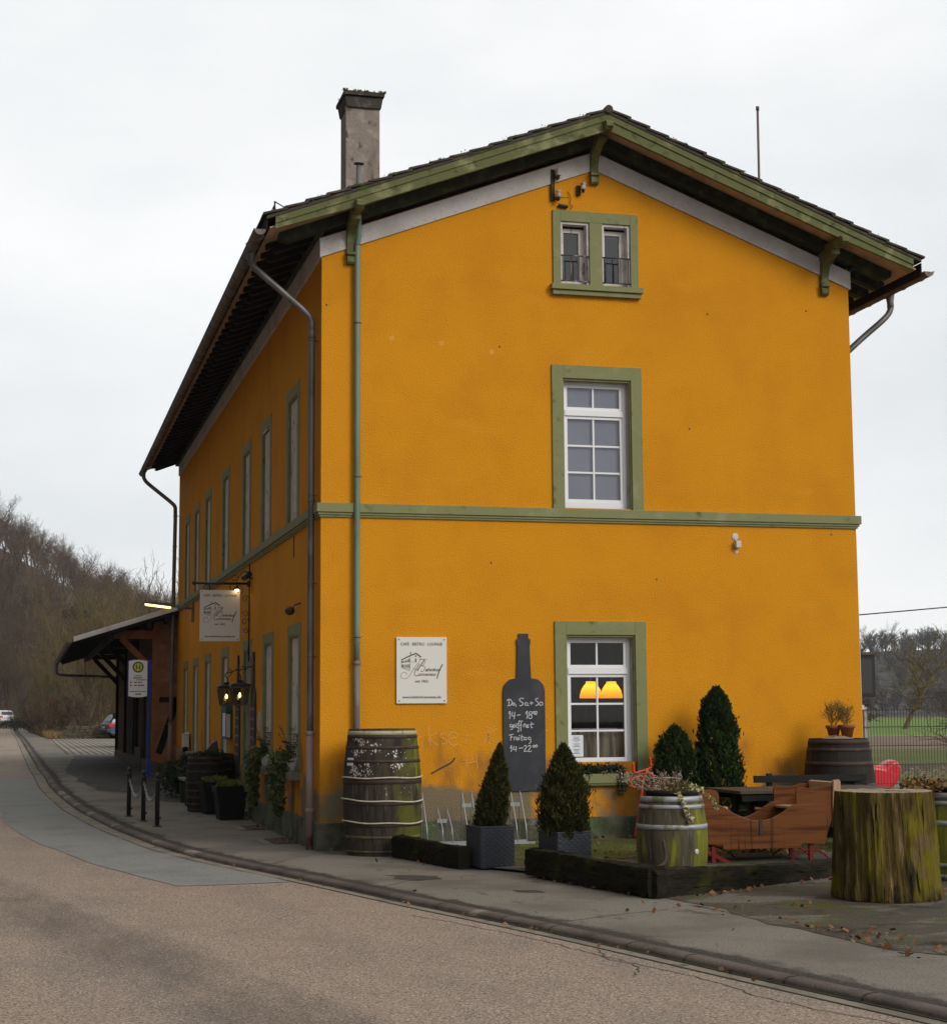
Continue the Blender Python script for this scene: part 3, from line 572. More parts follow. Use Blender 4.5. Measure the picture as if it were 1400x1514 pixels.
def holed(mb, u0, u1, v0, vtop, holes, f, depth, extra_u=()):
    us = sorted(set([u0, u1] + [h[0] for h in holes] + [h[1] for h in holes] + list(extra_u)))
    for a, b in zip(us[:-1], us[1:]):
        cuts = sorted([(h[2], h[3]) for h in holes if h[0] <= a + 1e-6 and h[1] >= b - 1e-6]); lo = v0
        for c0, c1 in cuts + [(None, None)]:
            if c0 is None: mb.add([f(a, lo, 0), f(b, lo, 0), f(b, vtop(b), 0), f(a, vtop(a), 0)], [(0, 1, 2, 3)])
            else:
                mb.add([f(a, lo, 0), f(b, lo, 0), f(b, c0, 0), f(a, c0, 0)], [(0, 1, 2, 3)]); lo = c1
fg = lambda u, v, t: (u, t, v)          # gable plane, t into the wall
fs_ = lambda u, v, t: (t, u, v)         # road-side plane
wall = MB()
holed(wall, 0, Wd, -.1, lambda x: zfr(x) + .28, gable_holes, fg, .2, (4.0,))
holed(wall, 0, Ln, -.1, lambda y: 8.45, side_holes, fs_, .2)
wall.add([(Wd, 0, -.1), (Wd, Ln, -.1), (Wd, Ln, 8.45), (Wd, 0, 8.45)], [(0, 1, 2, 3)])
wall.add([(0, Ln, -.1), (Wd, Ln, -.1), (Wd, Ln, 8.45), (4, Ln, zfr(4) + .28), (0, Ln, 8.45)], [(0, 1, 2, 3, 4)])
wall.build('wall', 'stucco', B, recalc=False)
pl = MB()
pl.box(-.05, 3.3, -.05, .01, -.1, .37); pl.box(3.3, 8.05, -.045, .01, -.1, .375)
for a, b in ((-.0485, DOORY - .64), (DOORY + .64, Ln)): pl.box(-.05, .01, a if a > 0 else .012, b, -.1, .372)
pl.build('plinth', 'plinth', B, bevel=.012)
# string course with a stepped underside, round the corner
sc = MB()
def course(p0, p1, nx, ny):
    pass
sc.box(-.065, Wd + .065, -.065, .0, 4.555, 4.68); sc.box(-.025, Wd + .02, -.028, 0, 4.49, 4.552); sc.box(-.045, Wd + .04, -.045, 0, 4.52, 4.553)
sc.box(-.065, 0, .0, Ln + .02, 4.555, 4.68); sc.box(-.028, 0, .0, Ln, 4.49, 4.552); sc.box(-.045, 0, .0, Ln, 4.52, 4.553)
sc.box(Wd, Wd + .065, 0, Ln, 4.555, 4.68)
sc.build('string_course', 'green', B, bevel=.006)
fz = MB()
for x0, x1 in ((-.03, 4.0), (4.0, Wd + .03)):
    fz.prism([(x0, zfr(x0)), (x1, zfr(x1)), (x1, zfr(x1) + .265), (x0, zfr(x0) + .265)], -.03, .0, lambda u, v, t: (u, t, v))
fz.box(-.03, 0, .0, Ln, 8.113, 8.40); fz.box(Wd, Wd + .03, 0, Ln, 8.113, 8.40)
fz.build('frieze', 'band', B)
# ---- roof: boards, tiles (with stepped verge), moss, verge boards, rafters
G = .65; E0, E1 = -.86, 8.86; YF, YB = -G, Ln + .55
roof = MB()
for s in (-1, 1):
    xe = E0 if s < 0 else E1
    f = lambda u, v, t: (u, t, v)
    roof.prism([(4, zsf(4) + .125), (xe, zsf(xe) + .125), (xe, zsf(xe) + .17), (4, zsf(4) + .17)], YF - .03, YB, f)
    nrow = 17; Lx = abs(xe - 4) / nrow
    for i in range(nrow):          # tile courses: each tilted so that its lower edge stands up
        xa = 4 + s * Lx * i; xb = 4 + s * Lx * (i + 1) + s * .05
        for (y0, y1) in ((YF - .05, YF + .2), (YF + .21, 3.), (3., 11.5), (11.5, YB)):
            j = rng.normal(0, .006)
            roof.prism([(xa, zsf(xa) + .165 + j), (xb, zsf(xb) + .195 + j), (xb, zsf(xb) + .225 + j), (xa, zsf(xa) + .195 + j)], y0, y1, f)
roof.tube([(4, YF - .06, zsf(4) + .185), (4, YB, zsf(4) + .185)], .06, 10)
R = roof.build('roof', 'tile', B)
ms = []
r_ = np.random.default_rng(3)
for i in range(120):
    u = r_.random() ** 1.0; s = -1 if r_.random() < .62 else 1
    x = 4 + s * (.15 + 4.4 * u); y = YF - .03 + r_.random() * .3
    ms.append((x, y, zsf(x) + .215, .02 + .03 * r_.random()))
V, F = join_geo([leafball(26, (x, y, z - .015), (r * 2.2, r * 2.2, r * .75), .028, .018, i, shell=.1, up=.6) for i, (x, y, z, r) in enumerate(ms)])
o = raw_mesh('moss_clumps', V, F, 'moss', R); o['kind'] = 'stuff'
vb = MB()
for s in (-1, 1):
    xe = -.74 if s < 0 else 8.74
    vb.prism([(4, zsf(4) - .115), (xe * .75 + 1, zsf(xe * .75 + 1) - .09), (xe, zsf(xe) - .04), (xe, zsf(xe) + .122), (4, zsf(4) + .122)], YF, YF + .045, lambda u, v, t: (u, t, v))
    vb.prism([(4, zsf(4) + .03), (xe, zsf(xe) + .03), (xe, zsf(xe) + .124), (4, zsf(4) + .124)], YF - .018, YF - .001, lambda u, v, t: (u, t, v))
    vb.prism([(4, zsf(4) - .115), (xe * .75 + 1, zsf(xe * .75 + 1) - .09), (xe * .75 + 1, zsf(xe * .75 + 1) - .065), (4, zsf(4) - .09)], YF - .010, YF - .001, lambda u, v, t: (u, t, v))
vb.build('verge_board', 'greenwood', B, bevel=.004)
sf = MB()
for s in (-1, 1):
    xe = E0 + .05 if s < 0 else E1 - .05
    nb = 34
    for i in range(nb):             # boards run along the eaves
        xa = 4 + (xe - 4) * i / nb; xb = 4 + (xe - 4) * (i + .97) / nb
        sf.prism([(xa, zsf(xa)), (xb, zsf(xb)), (xb, zsf(xb) + .02), (xa, zsf(xa) + .02)], YF + .05, YB - .03, lambda u, v, t: (u, t, v))
sf.build('soffit', 'soffit', B)
rf = MB()
for s in (-1, 1):                   # rafters against and in front of the gable wall
    xe = -.62 if s < 0 else 8.62
    for y0, y1, dd in ((-.20, -.002, .165),):
        a = 4.0
        rf.prism([(a, zsf(a) - dd), (xe + s * -.12, zsf(xe - s * .12) - dd), (xe, zsf(xe) - dd * .55), (xe, zsf(xe) - .002), (a, zsf(a) - .002)], y0, y1, lambda u, v, t: (u, t, v))
rf.build('gable_rafters', 'darkgreen', B, bevel=.004)
for i in range(45):
    y = .32 + i * .5
    b = MB(); b.prism([(.0, zsf(0) - .17), (-.60, zsf(-.6) - .17), (-.66, zsf(-.66) - .13), (-.64, zsf(-.64) - .09), (-.74, zsf(-.74) - .06), (-.74, zsf(-.74) - .002), (.0, zsf(0) - .002)], y - .065, y + .065, lambda u, v, t: (u, t, v))
    b.build('rafter', 'beamdark', B)
for i in range(10):
    y = .32 + i * .5; q = lambda x: 8 - x
    b = MB(); b.prism([(8.0, zsf(8) - .17), (8.60, zsf(8.6) - .17), (8.66, zsf(8.66) - .13), (8.74, zsf(8.74) - .06), (8.74, zsf(8.74) - .002), (8.0, zsf(8) - .002)], y - .065, y + .065, lambda u, v, t: (u, t, v))
    b.build('rafter', 'darkgreen', B)
pu = MB(); pu.box(-.09, -.001, -.15, Ln + .3, 8.41, 8.54); pu.box(8.001, 8.09, -.15, Ln + .3, 8.41, 8.54)
pu.build('wall_plate', 'darkgreen', B)
# consoles under the gable overhang
for xc, zb in ((.40, 8.034), (3.99, 9.44), (7.594, 7.993)):
    k = MB(); prof = [(0, 0), (-.055, 0), (-.085, .03), (-.09, .075), (-.065, .12), (-.05, .16), (-.06, .24), (-.085, .33), (-.12, .40), (-.19, .46), (-.29, .50), (-.38, .52), (-.42, .56), (-.42, .60), (0, .60)]
    k.prism(prof, xc - .06, xc + .06, lambda u, v, t: (t, u, zb + v))
    k.box(xc - .068, xc + .068, -.105, -.0, zb + .125, zb + .165); k.box(xc - .07, xc + .07, -.45, -.0, zb + .535, zb + .603)
    k.box(xc - .06, xc + .06, -.73, 0, zb + .605, zb + .735)
    k.prism([(-.73, zb + .61), (-.775, zb + .64), (-.775, zb + .70), (-.73, zb + .73)], xc - .055, xc + .055, lambda u, v, t: (t, u, v))
    k.build('console', 'greenwood', B, bevel=.008)
# gutters with their iron straps, downpipes
def gutter(x, z, side):
    g = MB(); a = [(x + .078 * math.cos(t), z - .078 * math.sin(t)) for t in np.linspace(0, PI, 11)]; b = [(x + .070 * math.cos(t), z - .070 * math.sin(t)) for t in np.linspace(PI, 0, 11)]
    g.prism(a + b, YF - .02, YB, lambda u, v, t: (u, t, v - .0025 * t))
    g.tube([(x + side * .078, YF - .02, z), (x + side * .078, YB, z - .057)], .011, 6)
    y = YF + .25
    while y < YB:
        g.prism([(x + .088 * math.cos(t), z - .088 * math.sin(t)) for t in np.linspace(0, PI, 9)] + [(x + .079 * math.cos(t), z - .079 * math.sin(t)) for t in np.linspace(PI, 0, 9)], y - .012, y + .012, lambda u, v, t: (u, t, v - .0025 * t))
        y += .55
    for yy in (YF - .018, YB - .005):
        g.prism([(x + .075 * math.cos(t), z - .075 * math.sin(t)) for t in np.linspace(0, PI, 11)], yy, yy + .006, lambda u, v, t: (u, t, v))
    g.build('gutter', 'gutter', B)
gutter(-.945, 8.275, -1); gutter(8.985, 8.285, 1)
fb = MB(); fb.bar((-.855, YF, zsf(-.855) + .05), (-.855, YB, zsf(-.855) + .05), .022, .12); fb.bar((8.865, YF, zsf(8.865) + .02), (8.865, YB, zsf(8.865) + .02), .022, .19)
fb.build('eaves_board', 'beamdark', B)
def downpipe(pts, r, m, collars, lower=None, rl=None, ml=None, clips=()):
    d = MB(); d.tube(smooth_pts(pts, 5) if len(pts) > 2 else pts, r, 12)
    o = d.build('downpipe', m, B)
    for (x, y, z) in collars: c = MB(); c.lathe([(r + .004, -.02), (r + .010, -.015), (r + .010, .015), (r + .004, .02)], 12, (x, y, z)); c.build('pipe_collar', 'gutter', o)
    for (x, y, z, dx, dy) in clips: c = MB(); c.lathe([(r + .006, -.012), (r + .006, .012)], 12, (x, y, z)); c.bar((x, y, z), (x + dx, y + dy, z), .012, .014); c.build('pipe_clip', 'gutter', o)

    if lower:
        l = MB(); l.tube(lower, rl, 12); l.lathe([(rl + .003, -.03), (rl + .012, -.02), (rl + .012, .02), (rl + .003, .03)], 12, lower[0])
        l.lathe([(rl + .002, -.03), (rl + .010, -.02), (rl + .010, .02), (rl + .002, .03)], 12, (lower[0][0], lower[0][1], .52)); l.build('lower_pipe', ml, o)
    return o
px_, py_ = -.085, .30
downpipe([(-.945, .3, 8.215), (-.945, .3, 8.12), (-.93, .3, 8.04), (-.84, .3, 7.95), (-.5, .3, 7.67), (-.2, .3, 7.42), (-.10, .3, 7.30), (-.085, .3, 7.15), (-.085, .3, 6.9), (-.085, .3, 4), (-.085, .3, 1.55)], .047, 'zinc', [(-.085, .3, 7.05), (-.085, .3, 4.75)], [(-.085, .3, 1.56), (-.085, .3, .0)], .055, 'castiron', [(-.085, .3, 7.0, .09, 0), (-.085, .3, 4.82, .09, 0), (-.085, .3, 2.6, .09, 0), (-.085, .3, 3.6, .09, 0)])
mb = MB(); mb.lathe([(.075, .1), (.07, 0), (.05, -.12), (.05, -.2)], 12, (-.945, .3, 8.24)); mb.build('gutter_outlet', 'zinc', B)
downpipe([(-.96, 22.0, 8.14), (-.96, 22.0, 8.03), (-.94, 22, 7.95), (-.85, 22.0, 7.84), (-.55, 22.0, 7.60), (-.25, 22.0, 7.36), (-.15, 22.0, 7.25), (-.135, 22.0, 7.1), (-.135, 22.0, 6.6), (-.17, 22.0, 3), (-.18, 22.0, 1.6)], .05, 'zinc', [(-.137, 22, 6.2), (-.16, 22, 4.2)], [(-.18, 22.0, 1.62), (-.2, 22.0, .36)], .06, 'castiron', [(-.135, 22, 7.0, .14, 0), (-.155, 22, 4.6, .15, 0)])
downpipe([(9.02, .6, 8.18), (9.03, .6, 8.05), (8.98, .6, 7.93), (8.85, .6, 7.80), (8.55, .6, 7.55), (8.30, .6, 7.33), (8.16, .6, 7.2), (8.10, .6, 7.0), (8.10, .6, 6.6), (8.10, .6, .1)], .047, 'zinc', [(8.10, .6, 6.9)])
mb = MB(); mb.lathe([(.075, .1), (.07, 0), (.05, -.12), (.05, -.2)], 12, (9.02, .6, 8.23)); mb.build('gutter_outlet', 'zinc', B)
# green vent pipe up the gable, through the roof
downpipe([(.50, -.11, 8.75), (.50, -.11, 8.52), (.50, -.10, 8.42), (.487, -.075, 8.31), (.487, -.07, 8.2), (.487, -.07, 6), (.487, -.07, 2.5)], .042, 'copper', [(.487, -.07, 2.52)], [(.487, -.07, 2.5), (.487, -.07, 1.2)], .044, 'pipegrey', [(.487, -.07, 7.2, .07, 0), (.487, -.07, 5.05, .07, 0), (.487, -.07, 2.85, .07, 0)])
vp = MB(); vp.tube([(.56, .2, 8.9), (.56, .2, 9.53)], .042, 12); vp.lathe([(.075, 0), (.07, .012), (.02, .04)], 12, (.56, .2, 9.565)); vp.tube([(.56, .2, 9.50), (.56, .2, 9.57)], .025, 8)
vp.build('vent_pipe', 'pipegrey', B)
# chimney
cy = 5.0
ch = MB(); ch.box(1.27, 1.84, cy, cy + .62, 8.9, 12.20); ch.box(1.24, 1.29, cy - .015, cy + .06, 8.9, 12.19)
c = ch.build('chimney', 'concrete', R, bevel=.015)
cc = MB(); cc.box(1.20, 1.91, cy - .09, cy + .72, 12.36, 12.44); cc.prism([(1.255, 12.16), (1.855, 12.16), (1.89, 12.355), (1.22, 12.355)], cy - .045, cy + .66, lambda u, v, t: (u, t, v))
cc.build('chimney_cap', 'soot', R, bevel=.015)
V, F = join_geo([leafball(24, (1.19 + .73 * rng.random(), cy - .09 + .8 * rng.random() ** 2, 12.44), (.04, .04, .022 + .012 * rng.random()), .03, .02, i, shell=.1) for i in range(40)])
o = raw_mesh('chimney_moss', V, F, 'moss', R); o['kind'] = 'stuff'
an = MB(); an.tube([(7.5, 2, 8.9), (7.515, 2, 11.6)], .020, 6); an.lathe([(.03, 0), (.03, .06)], 8, (7.515, 2, 11.58)); an.lathe([(.05, -.02), (.03, .05)], 8, (7.501, 2, zsf(7.5) + .24)); an.build('antenna_rod', 'antenna', B)
sg = MB()
for xa, sgn in ((-.62, -1), (8.70, 1)):
    for y in (.1,):
        zb = zsf(xa) + .22
        sg.tube([(xa, y, zb), (xa + sgn * .03, y, zb + .30)], .010, 5); sg.tube([(xa - sgn * .32, y, zsf(xa - sgn * .32) + .2), (xa + sgn * .03, y, zb + .30)], .009, 5)
    for kx_ in range(5): sg.tube([(xa + sgn * .02, .1 + kx_ * .035, zb + .02), (xa + sgn * .025, .1 + kx_ * .035, zb + .26)], .005, 4)
    sg.tube([(xa + sgn * .02, .05, zb + .27), (xa + sgn * .02, 3.0, zb + .27)], .008, 5); sg.tube([(xa + sgn * .02, .05, zb + .05), (xa + sgn * .02, 3.0, zb + .05)], .008, 5)
sg.build('snow_guard', 'iron', B)
# ---- windows.  t counts into the wall
def ring(mb, f, u0, u1, v0, v1, b, t0, t1, bottom=True, bt=None):
    bt = b if bt is None else bt
    def bx(a0, a1, c0, c1): mb.prism([(a0, c0), (a1, c0), (a1, c1), (a0, c1)], t0, t1, f)
    bx(u0 - b, u0, v0 - (bt if bottom else 0), v1 + bt); bx(u1, u1 + b, v0 - (bt if bottom else 0), v1 + bt); bx(u0, u1, v1, v1 + bt)
    if bottom: bx(u0, u1, v0 - bt, v0)
def side_window(yc, v0, v1, upper, sill=False, door=False):
    f = fs_; u0, u1 = yc - .45, yc + .45; w = MB()
    ring(w, f, u0, u1, v0, v1, .185, -.010, .0, False, .175)
    ring(w, f, u0 + .022, u1 - .022, v0, v1 - .022, .022, .0, .012, False)
    o = w.build('door' if door else 'window', 'green', B, bevel=.004)
    g = MB(); ring(g, f, u0 + .03, u1 - .03, v0, v1 - .03, .03, .012, .034, False); g.build('reveal', 'green', o)
    p = MB(); p.prism([(u0, v0 - .02), (u1, v0 - .02), (u1, v1), (u0, v1)], .035, .09, f)
    p.build('door_leaf' if door else 'boarding', 'doorpanel' if door else 'boarding', o)
    if door:
        h = MB(); h.box(-.25, 0.04, u0 - .1, u1 + .1, zg(yc) + .005, zg(yc) + .09); h.build('doorstep', 'sillstone', o)
        k = MB(); k.tube([(.035, u1 - .1, 1.1), (-.01, u1 - .1, 1.1), (-.01, u1 - .22, 1.1)], .012, 6); k.build('door_handle', 'iron', o)
    if sill:
        s = MB(); s.box(-.16, .05, u0 - .2, u1 + .2, .872, .995); s.build('sill', 'sillstone', o, bevel=.012)
for c in UW: side_window(c, 4.69, 6.60, True)
for c in LW: side_window(c, 1.0, 2.98, False, True)
side_window(DOORY, .06, 2.98, False, door=True)
sl = MB()                              # narrow wall slots of the old road-side wall
for y, z in ((2.35, 4.15),): sl.box(-.006, .02, y, y + .09, z, z + .32)
sl.build('wall_slot', 'soot', B)
def gable_window(u0, u1, v0, v1, surround_v0, transom, rows, upper):
    f = fg; w = MB(); ring(w, f, u0, u1, surround_v0, v1, .165, -.03, .0, False, .19)
    ring(w, f, u0 + .02, u1 - .02, surround_v0, v1 - .03, .03, .0, .05, False)
    o = w.build('window', 'green', B, bevel=.004)
    rv = MB(); ring(rv, f, u0 + .01, u1 - .03, surround_v0, v1 - .035, .03, .05, .19, False); rv.build('reveal', 'reveal', o)
    a0, a1 = u0 + .02, u1 - .03; fr = MB()
    T0, T1 = .13, .185
    # outer frame, transom, sashes, glazing bars
    def bx(x0, x1, z0, z1, t0=T0, t1=T1): fr.prism([(x0, z0), (x1, z0), (x1, z1), (x0, z1)], t0, t1, f)
    bx(a0, a0 + .05, v0, v1); bx(a1 - .05, a1, v0, v1); bx(a0 + .05, a1 - .05, v1 - .06, v1); bx(a0 + .05, a1 - .05, v0, v0 + .11); bx(a0 + .05, a1 - .05, transom, transom + .085, T0 - .012)
    def sash(z0, z1, n):
        s0, s1 = a0 + .051, a1 - .051; q0, q1 = T0 + .012, T1 - .004; b = .042
        bx(s0, s0 + b, z0, z1, q0, q1); bx(s1 - b, s1, z0, z1, q0, q1); bx(s0 + b, s1 - b, z0, z0 + b, q0, q1); bx(s0 + b, s1 - b, z1 - b, z1, q0, q1)
        xm = (s0 + s1) / 2; bx(xm - .014, xm + .014, z0 + b, z1 - b, q0 + .012, q1 - .004)
        for i in range(1, n):
            zz = z0 + b + (z1 - z0 - 2 * b) * i / n; bx(s0 + b, xm - .014, zz - .014, zz + .014, q0 + .014, q1 - .005); bx(xm + .014, s1 - b, zz - .014, zz + .014, q0 + .014, q1 - .005)
    sash(v0 + .112, transom - .002, rows); sash(transom + .087, v1 - .062, 1)
    fr.build('window_frame', 'white', o, bevel=.003)
    p = MB(); p.quad(f(a0 + .05, v0 + .11, T1 - .018), f(a1 - .05, v0 + .11, T1 - .018), f(a1 - .05, v1 - .06, T1 - .018), f(a0 + .05, v1 - .06, T1 - .018)); p.build('pane', 'paneR' if upper else 'pane', o)
    return o
o = gable_window(3.475, 4.50, 4.69, 6.565, 4.68, 6.05, 3, True)
b = MB(); b.box(3.42, 4.52, .215, .222, 4.66, 6.62); b.build('blind', 'blind', o)
o = gable_window(3.475, 4.50, 1.03, 2.90, .97, 2.355, 3, False)
s = MB(); s.box(3.30, 4.66, -.10, .0, .835, .965); s.prism([(-.075, .80), (-.01, .80), (-.01, .834), (-.09, .834)], 3.34, 4.62, lambda u, v, t: (t, u, v)); s.build('sill', 'green', o, bevel=.006)
rm = MB(); rm.box(2.2, 6.8, .20, 3.6, .5, 3.6)
# room: five inner faces only
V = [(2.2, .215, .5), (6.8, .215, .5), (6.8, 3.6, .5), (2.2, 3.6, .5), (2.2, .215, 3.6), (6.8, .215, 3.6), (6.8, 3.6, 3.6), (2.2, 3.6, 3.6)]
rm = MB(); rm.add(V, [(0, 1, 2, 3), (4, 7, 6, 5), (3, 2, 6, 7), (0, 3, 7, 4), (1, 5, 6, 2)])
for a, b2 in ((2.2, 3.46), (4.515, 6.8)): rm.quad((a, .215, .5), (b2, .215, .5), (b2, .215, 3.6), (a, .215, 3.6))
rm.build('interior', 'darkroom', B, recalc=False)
fu = MB(); fu.box(3.2, 3.7, 2.2, 3.0, .5, 1.9); fu.box(4.6, 5.2, 3.2, 3.55, .5, 2.3); fu.build('interior_cupboard', 'wooddark', B)
# attic twin window
w = MB()
def bxg(mb, x0, x1, z0, z1, t0, t1): mb.prism([(x0, z0), (x1, z0), (x1, z1), (x0, z1)], t0, t1, fg)
bxg(w, 3.352, 3.47, 7.93, 9.03, -.03, .0); bxg(w, 4.53, 4.65, 7.93, 9.03, -.03, 0); bxg(w, 3.47, 4.53, 8.87, 9.03, -.03, 0); bxg(w, 3.905, 4.10, 7.93, 8.87, -.03, .17)
o = w.build('attic_window', 'green', B, bevel=.005)
s = MB(); s.box(3.305, 4.695, -.11, .0, 7.845, 7.928); s.box(3.33, 4.67, -.075, .0, 7.775, 7.842); s.build('sill', 'green', o, bevel=.008)
fr = MB(); rl = MB(); rl2 = MB(); bl = MB()
for a0, a1, q in ((3.47, 3.905, rl), (4.10, 4.53, rl2)):
    ring(fr, fg, a0 + .035, a1 - .035, 7.93, 8.835, .035, .0, .13, False)
    bxg(fr, a0 + .035, a0 + .085, 7.93, 8.80, .12, .17); bxg(fr, a1 - .12, a1 - .035, 7.93, 8.80, .12, .17); bxg(fr, a0 + .085, a1 - .12, 8.74, 8.80, .12, .17); bxg(fr, a0 + .085, a1 - .12, 7.93, 8.02, .12, .17)
    pn = MB(); pn.quad(fg(a0 + .08, 8.0, .15), fg(a1 - .11, 8.0, .15), fg(a1 - .11, 8.75, .15), fg(a0 + .08, 8.75, .15)); pn.build('pane', 'paneR', o)
    bl.box(a0 - .1, a1 + .1, .5, .51, 7.8, 8.95)
    for z in (7.995, 8.37): q.tube([(a0 - .01, -.005, z), (a1 + .01, -.005, z)], .010, 5)
    for i in range(4): x = a0 + .035 + i * (a1 - a0 - .06) / 3; q.tube([(x, -.005, 7.995), (x, -.005, 8.37)], .0075, 5)
fr.build('window_frame', 'whitewood', o); bl.build('attic_interior', 'attic', o)
rl.build('railing', 'rust', o); rl2.build('railing', 'iron', o)
# traces on the gable wall: nail heads, filled holes, a dark scratch, a chalk scribble
nl = MB()
for (x, z) in ((.07, 7.45), (2.55, 6.98), (5.72, 7.62), (7.3, 7.75), (4.85, 3.7), (2.4, 3.9), (7.6, 4.4), (5.4, 5.9)): nl.ball((x, -.003, z), .014, 6)
nl.build('nail_heads', 'brown', B)
fh = MB()
for (x, z) in ((.95, 6.99), (1.67, 6.95), (2.40, 6.86)): fh.box(x, x + .07, -.002, .01, z, z + .07)
fh.build('filled_holes', mat('fresh_filler', (.70, .33, .05), .9), B)
fc = lambda u, v: (u, -.004, v)
cw = MB()
def G3(px, py): return (1.044 + (px - 585.5) * .00946, 1.956 - (py - 1039.5) * .00923)
for st in ([(1082.5, 617)], ):
    pass
def sc_(L): return [G3(490 + a / 6.667, 1060 + b / 6.667) for a, b in L]
for st in ([(900, 195), (860, 205), (845, 235), (850, 262), (890, 285)], [(962, 90), (955, 180), (975, 280)], [(1035, 150), (965, 205), (1050, 280)], [(1130, 165), (1085, 165), (1075, 190), (1125, 225), (1130, 260), (1080, 265)], [(1150, 215), (1240, 200), (1240, 170), (1190, 150), (1150, 190), (1160, 250), (1200, 280), (1250, 260)], [(1330, 170), (1320, 270)], [(1325, 200), (1360, 180), (1400, 185)]):
    cw.ribbon(smooth_pts(sc_(st), 4), .014, fc)
def sd(L): return [G3(440 + a / 3.5, 880 + b / 3.5) for a, b in L]
for st in ([(985, 680), (995, 775)], [(1035, 690), (985, 735), (1045, 770)], [(965, 770), (990, 720), (1010, 690)], [(875, 830), (870, 890)], [(925, 825), (932, 900)], [(872, 870), (930, 860)], [(1290, 705), (1310, 705)]): cw.ribbon(smooth_pts(sd(st), 4), .013, fc)
cw.build('chalk_scribble', 'faintchalk', B)
dk = MB(); dk.ribbon(smooth_pts(sc_([(980, 555), (1060, 510), (1130, 475), (1185, 445), (1215, 400)]), 4), .022, fc); dk.build('dark_scratch', 'soot', B)
# short white conduit at the right corner
cd = MB(); cd.tube([(8.02, .05, .75), (8.02, .05, 4.4)], .011, 8); cd.box(8.0, 8.05, .02, .08, 1.83, 1.90); cd.build('conduit', 'lightgrey', B)
# ================================================================== THINGS ON AND BY THE BUILDING
def sign_art(parent, f, w=.705, h=.905):
    S = w / 930.
    def P(a, b): return ((a - 605) * S, (1370 - b) * S * (h / w) * (930 / 1220.))
    k = MB(); r = MB()
    def txt(mb, s, x0, x1, base, size, shear=0):
        V, F = text_geo(s, size * S, 'LEFT', shear)
        xs = [v[0] for v in V]; wd = max(xs) - min(xs); sx = (x1 - x0) * S / wd; u, v = P(x0, base)
        mb.add([f(u + (a - min(xs)) * sx, v + b) for a, b, _ in V], F)
    txt(r, 'CAFE · BISTRO · LOUNGE', 215, 990, 305, 74); txt(r, 'seit 1862', 480, 725, 985, 66); txt(k, 'www.bahnhof-aumenau.de', 245, 960, 1275, 64)
    txt(k, 'ahnho', 668, 925, 780, 86, .28); txt(r, 'umenau', 532, 872, 862, 82, .28)
    def st(mb, L, wd, sm=True): mb.ribbon(smooth_pts([P(*p) for p in L], 5) if sm else [np.array(P(*p)) for p in L], wd * S, f)
    st(r, [(325, 850), (320, 815), (290, 798), (245, 812), (220, 855), (232, 900), (280, 918), (335, 905), (385, 855), (430, 780), (490, 690), (545, 620), (578, 566)], 7)
    st(r, [(565, 640), (520, 710), (478, 790), (470, 835), (492, 862), (530, 862)], 13); st(k, [(440, 720), (500, 745), (548, 735)], 6)
    st(k, [(650, 575), (600, 650), (550, 730), (520, 775)], 15); st(k, [(572, 565), (625, 558), (660, 585), (655, 635), (620, 672), (595, 680)], 8); st(k, [(600, 680), (655, 690), (655, 745), (615, 785), (580, 770)], 9); st(k, [(575, 570), (640, 556), (712, 572)], 6)
    st(k, [(992, 650), (955, 720), (925, 790), (900, 860), (888, 915)], 18); st(k, [(905, 760), (958, 752)], 6)
    st(k, [(228, 572), (400, 490), (500, 450)], 20, False); st(k, [(490, 446), (596, 520)], 22, False); st(k, [(400, 425), (400, 470)], 16, False)
    for L in ([(390, 500), (390, 752)], [(230, 575), (230, 700), (390, 752)], [(225, 622), (390, 606), (505, 612)], [(225, 715), (390, 775)], [(565, 520), (570, 570)]): st(k, L, 5, False)
    for a0, a1, b0, b1 in ((235, 262, 592, 620), (272, 290, 588, 617), (305, 322, 576, 614), (336, 352, 562, 612), (366, 382, 548, 608), (238, 262, 655, 705), (276, 292, 656, 712), (312, 328, 655, 714), (338, 352, 654, 718), (366, 381, 650, 724), (482, 504, 545, 608), (480, 503, 488, 515)):
        q = [P(a0, b0), P(a1, b0), P(a1, b1), P(a0, b1)]; k.add([f(*p) for p in q], [(0, 1, 2, 3)])
    k.build('lettering', 'ink', parent, recalc=False, local=True); r.build('lettering', 'inkred', parent, recalc=False, local=True)
def cafe_sign(name, label, loc, th):
    t = thing(name, label, 'sign', loc); p = MB(); p.box(-.3525, .3525, -th / 2, th / 2, 0, .905)
    p.build('sign_panel', 'signface', t, bevel=.002, local=True); sign_art(t, lambda u, v: (u, -th / 2 - .0015, v))
    s = MB()
    for x in (-.317, .317):
        for z in (.035, .87): s.lathe([(.009, 0), (.009, .004), (.004, .007)], 8, (0, 0, 0), True, lambda q, a, x=x, z=z: np.array([q[0] + x, -th / 2 - q[2], q[1] + z]))
    s.build('screws', 'iron', t, local=True); return t
cafe_sign('wall_sign', 'cream cafe sign with house logo screwed flat to the yellow gable wall above big barrel', (1.3965, -.022, 1.952), .02)
hs = cafe_sign('hanging_sign', 'cream cafe sign with house logo hanging from a black iron arm on the road side', (-.535, 7.5, 3.115), .02)
a = MB(); f = lambda u, v, t: (u, t, v)
a.tube([(-.99, 7.5, 4.14), (-.02, 7.5, 4.14)], .022, 8); a.ball((-1.0, 7.5, 4.14), .035, 10)
a.tube([(-.02, 7.5, 4.55), (-.02, 7.5, 2.75)], .014, 6); a.lathe([(.03, -.05), (.035, 0), (.03, .05)], 8, (-.03, 7.5, 4.14))
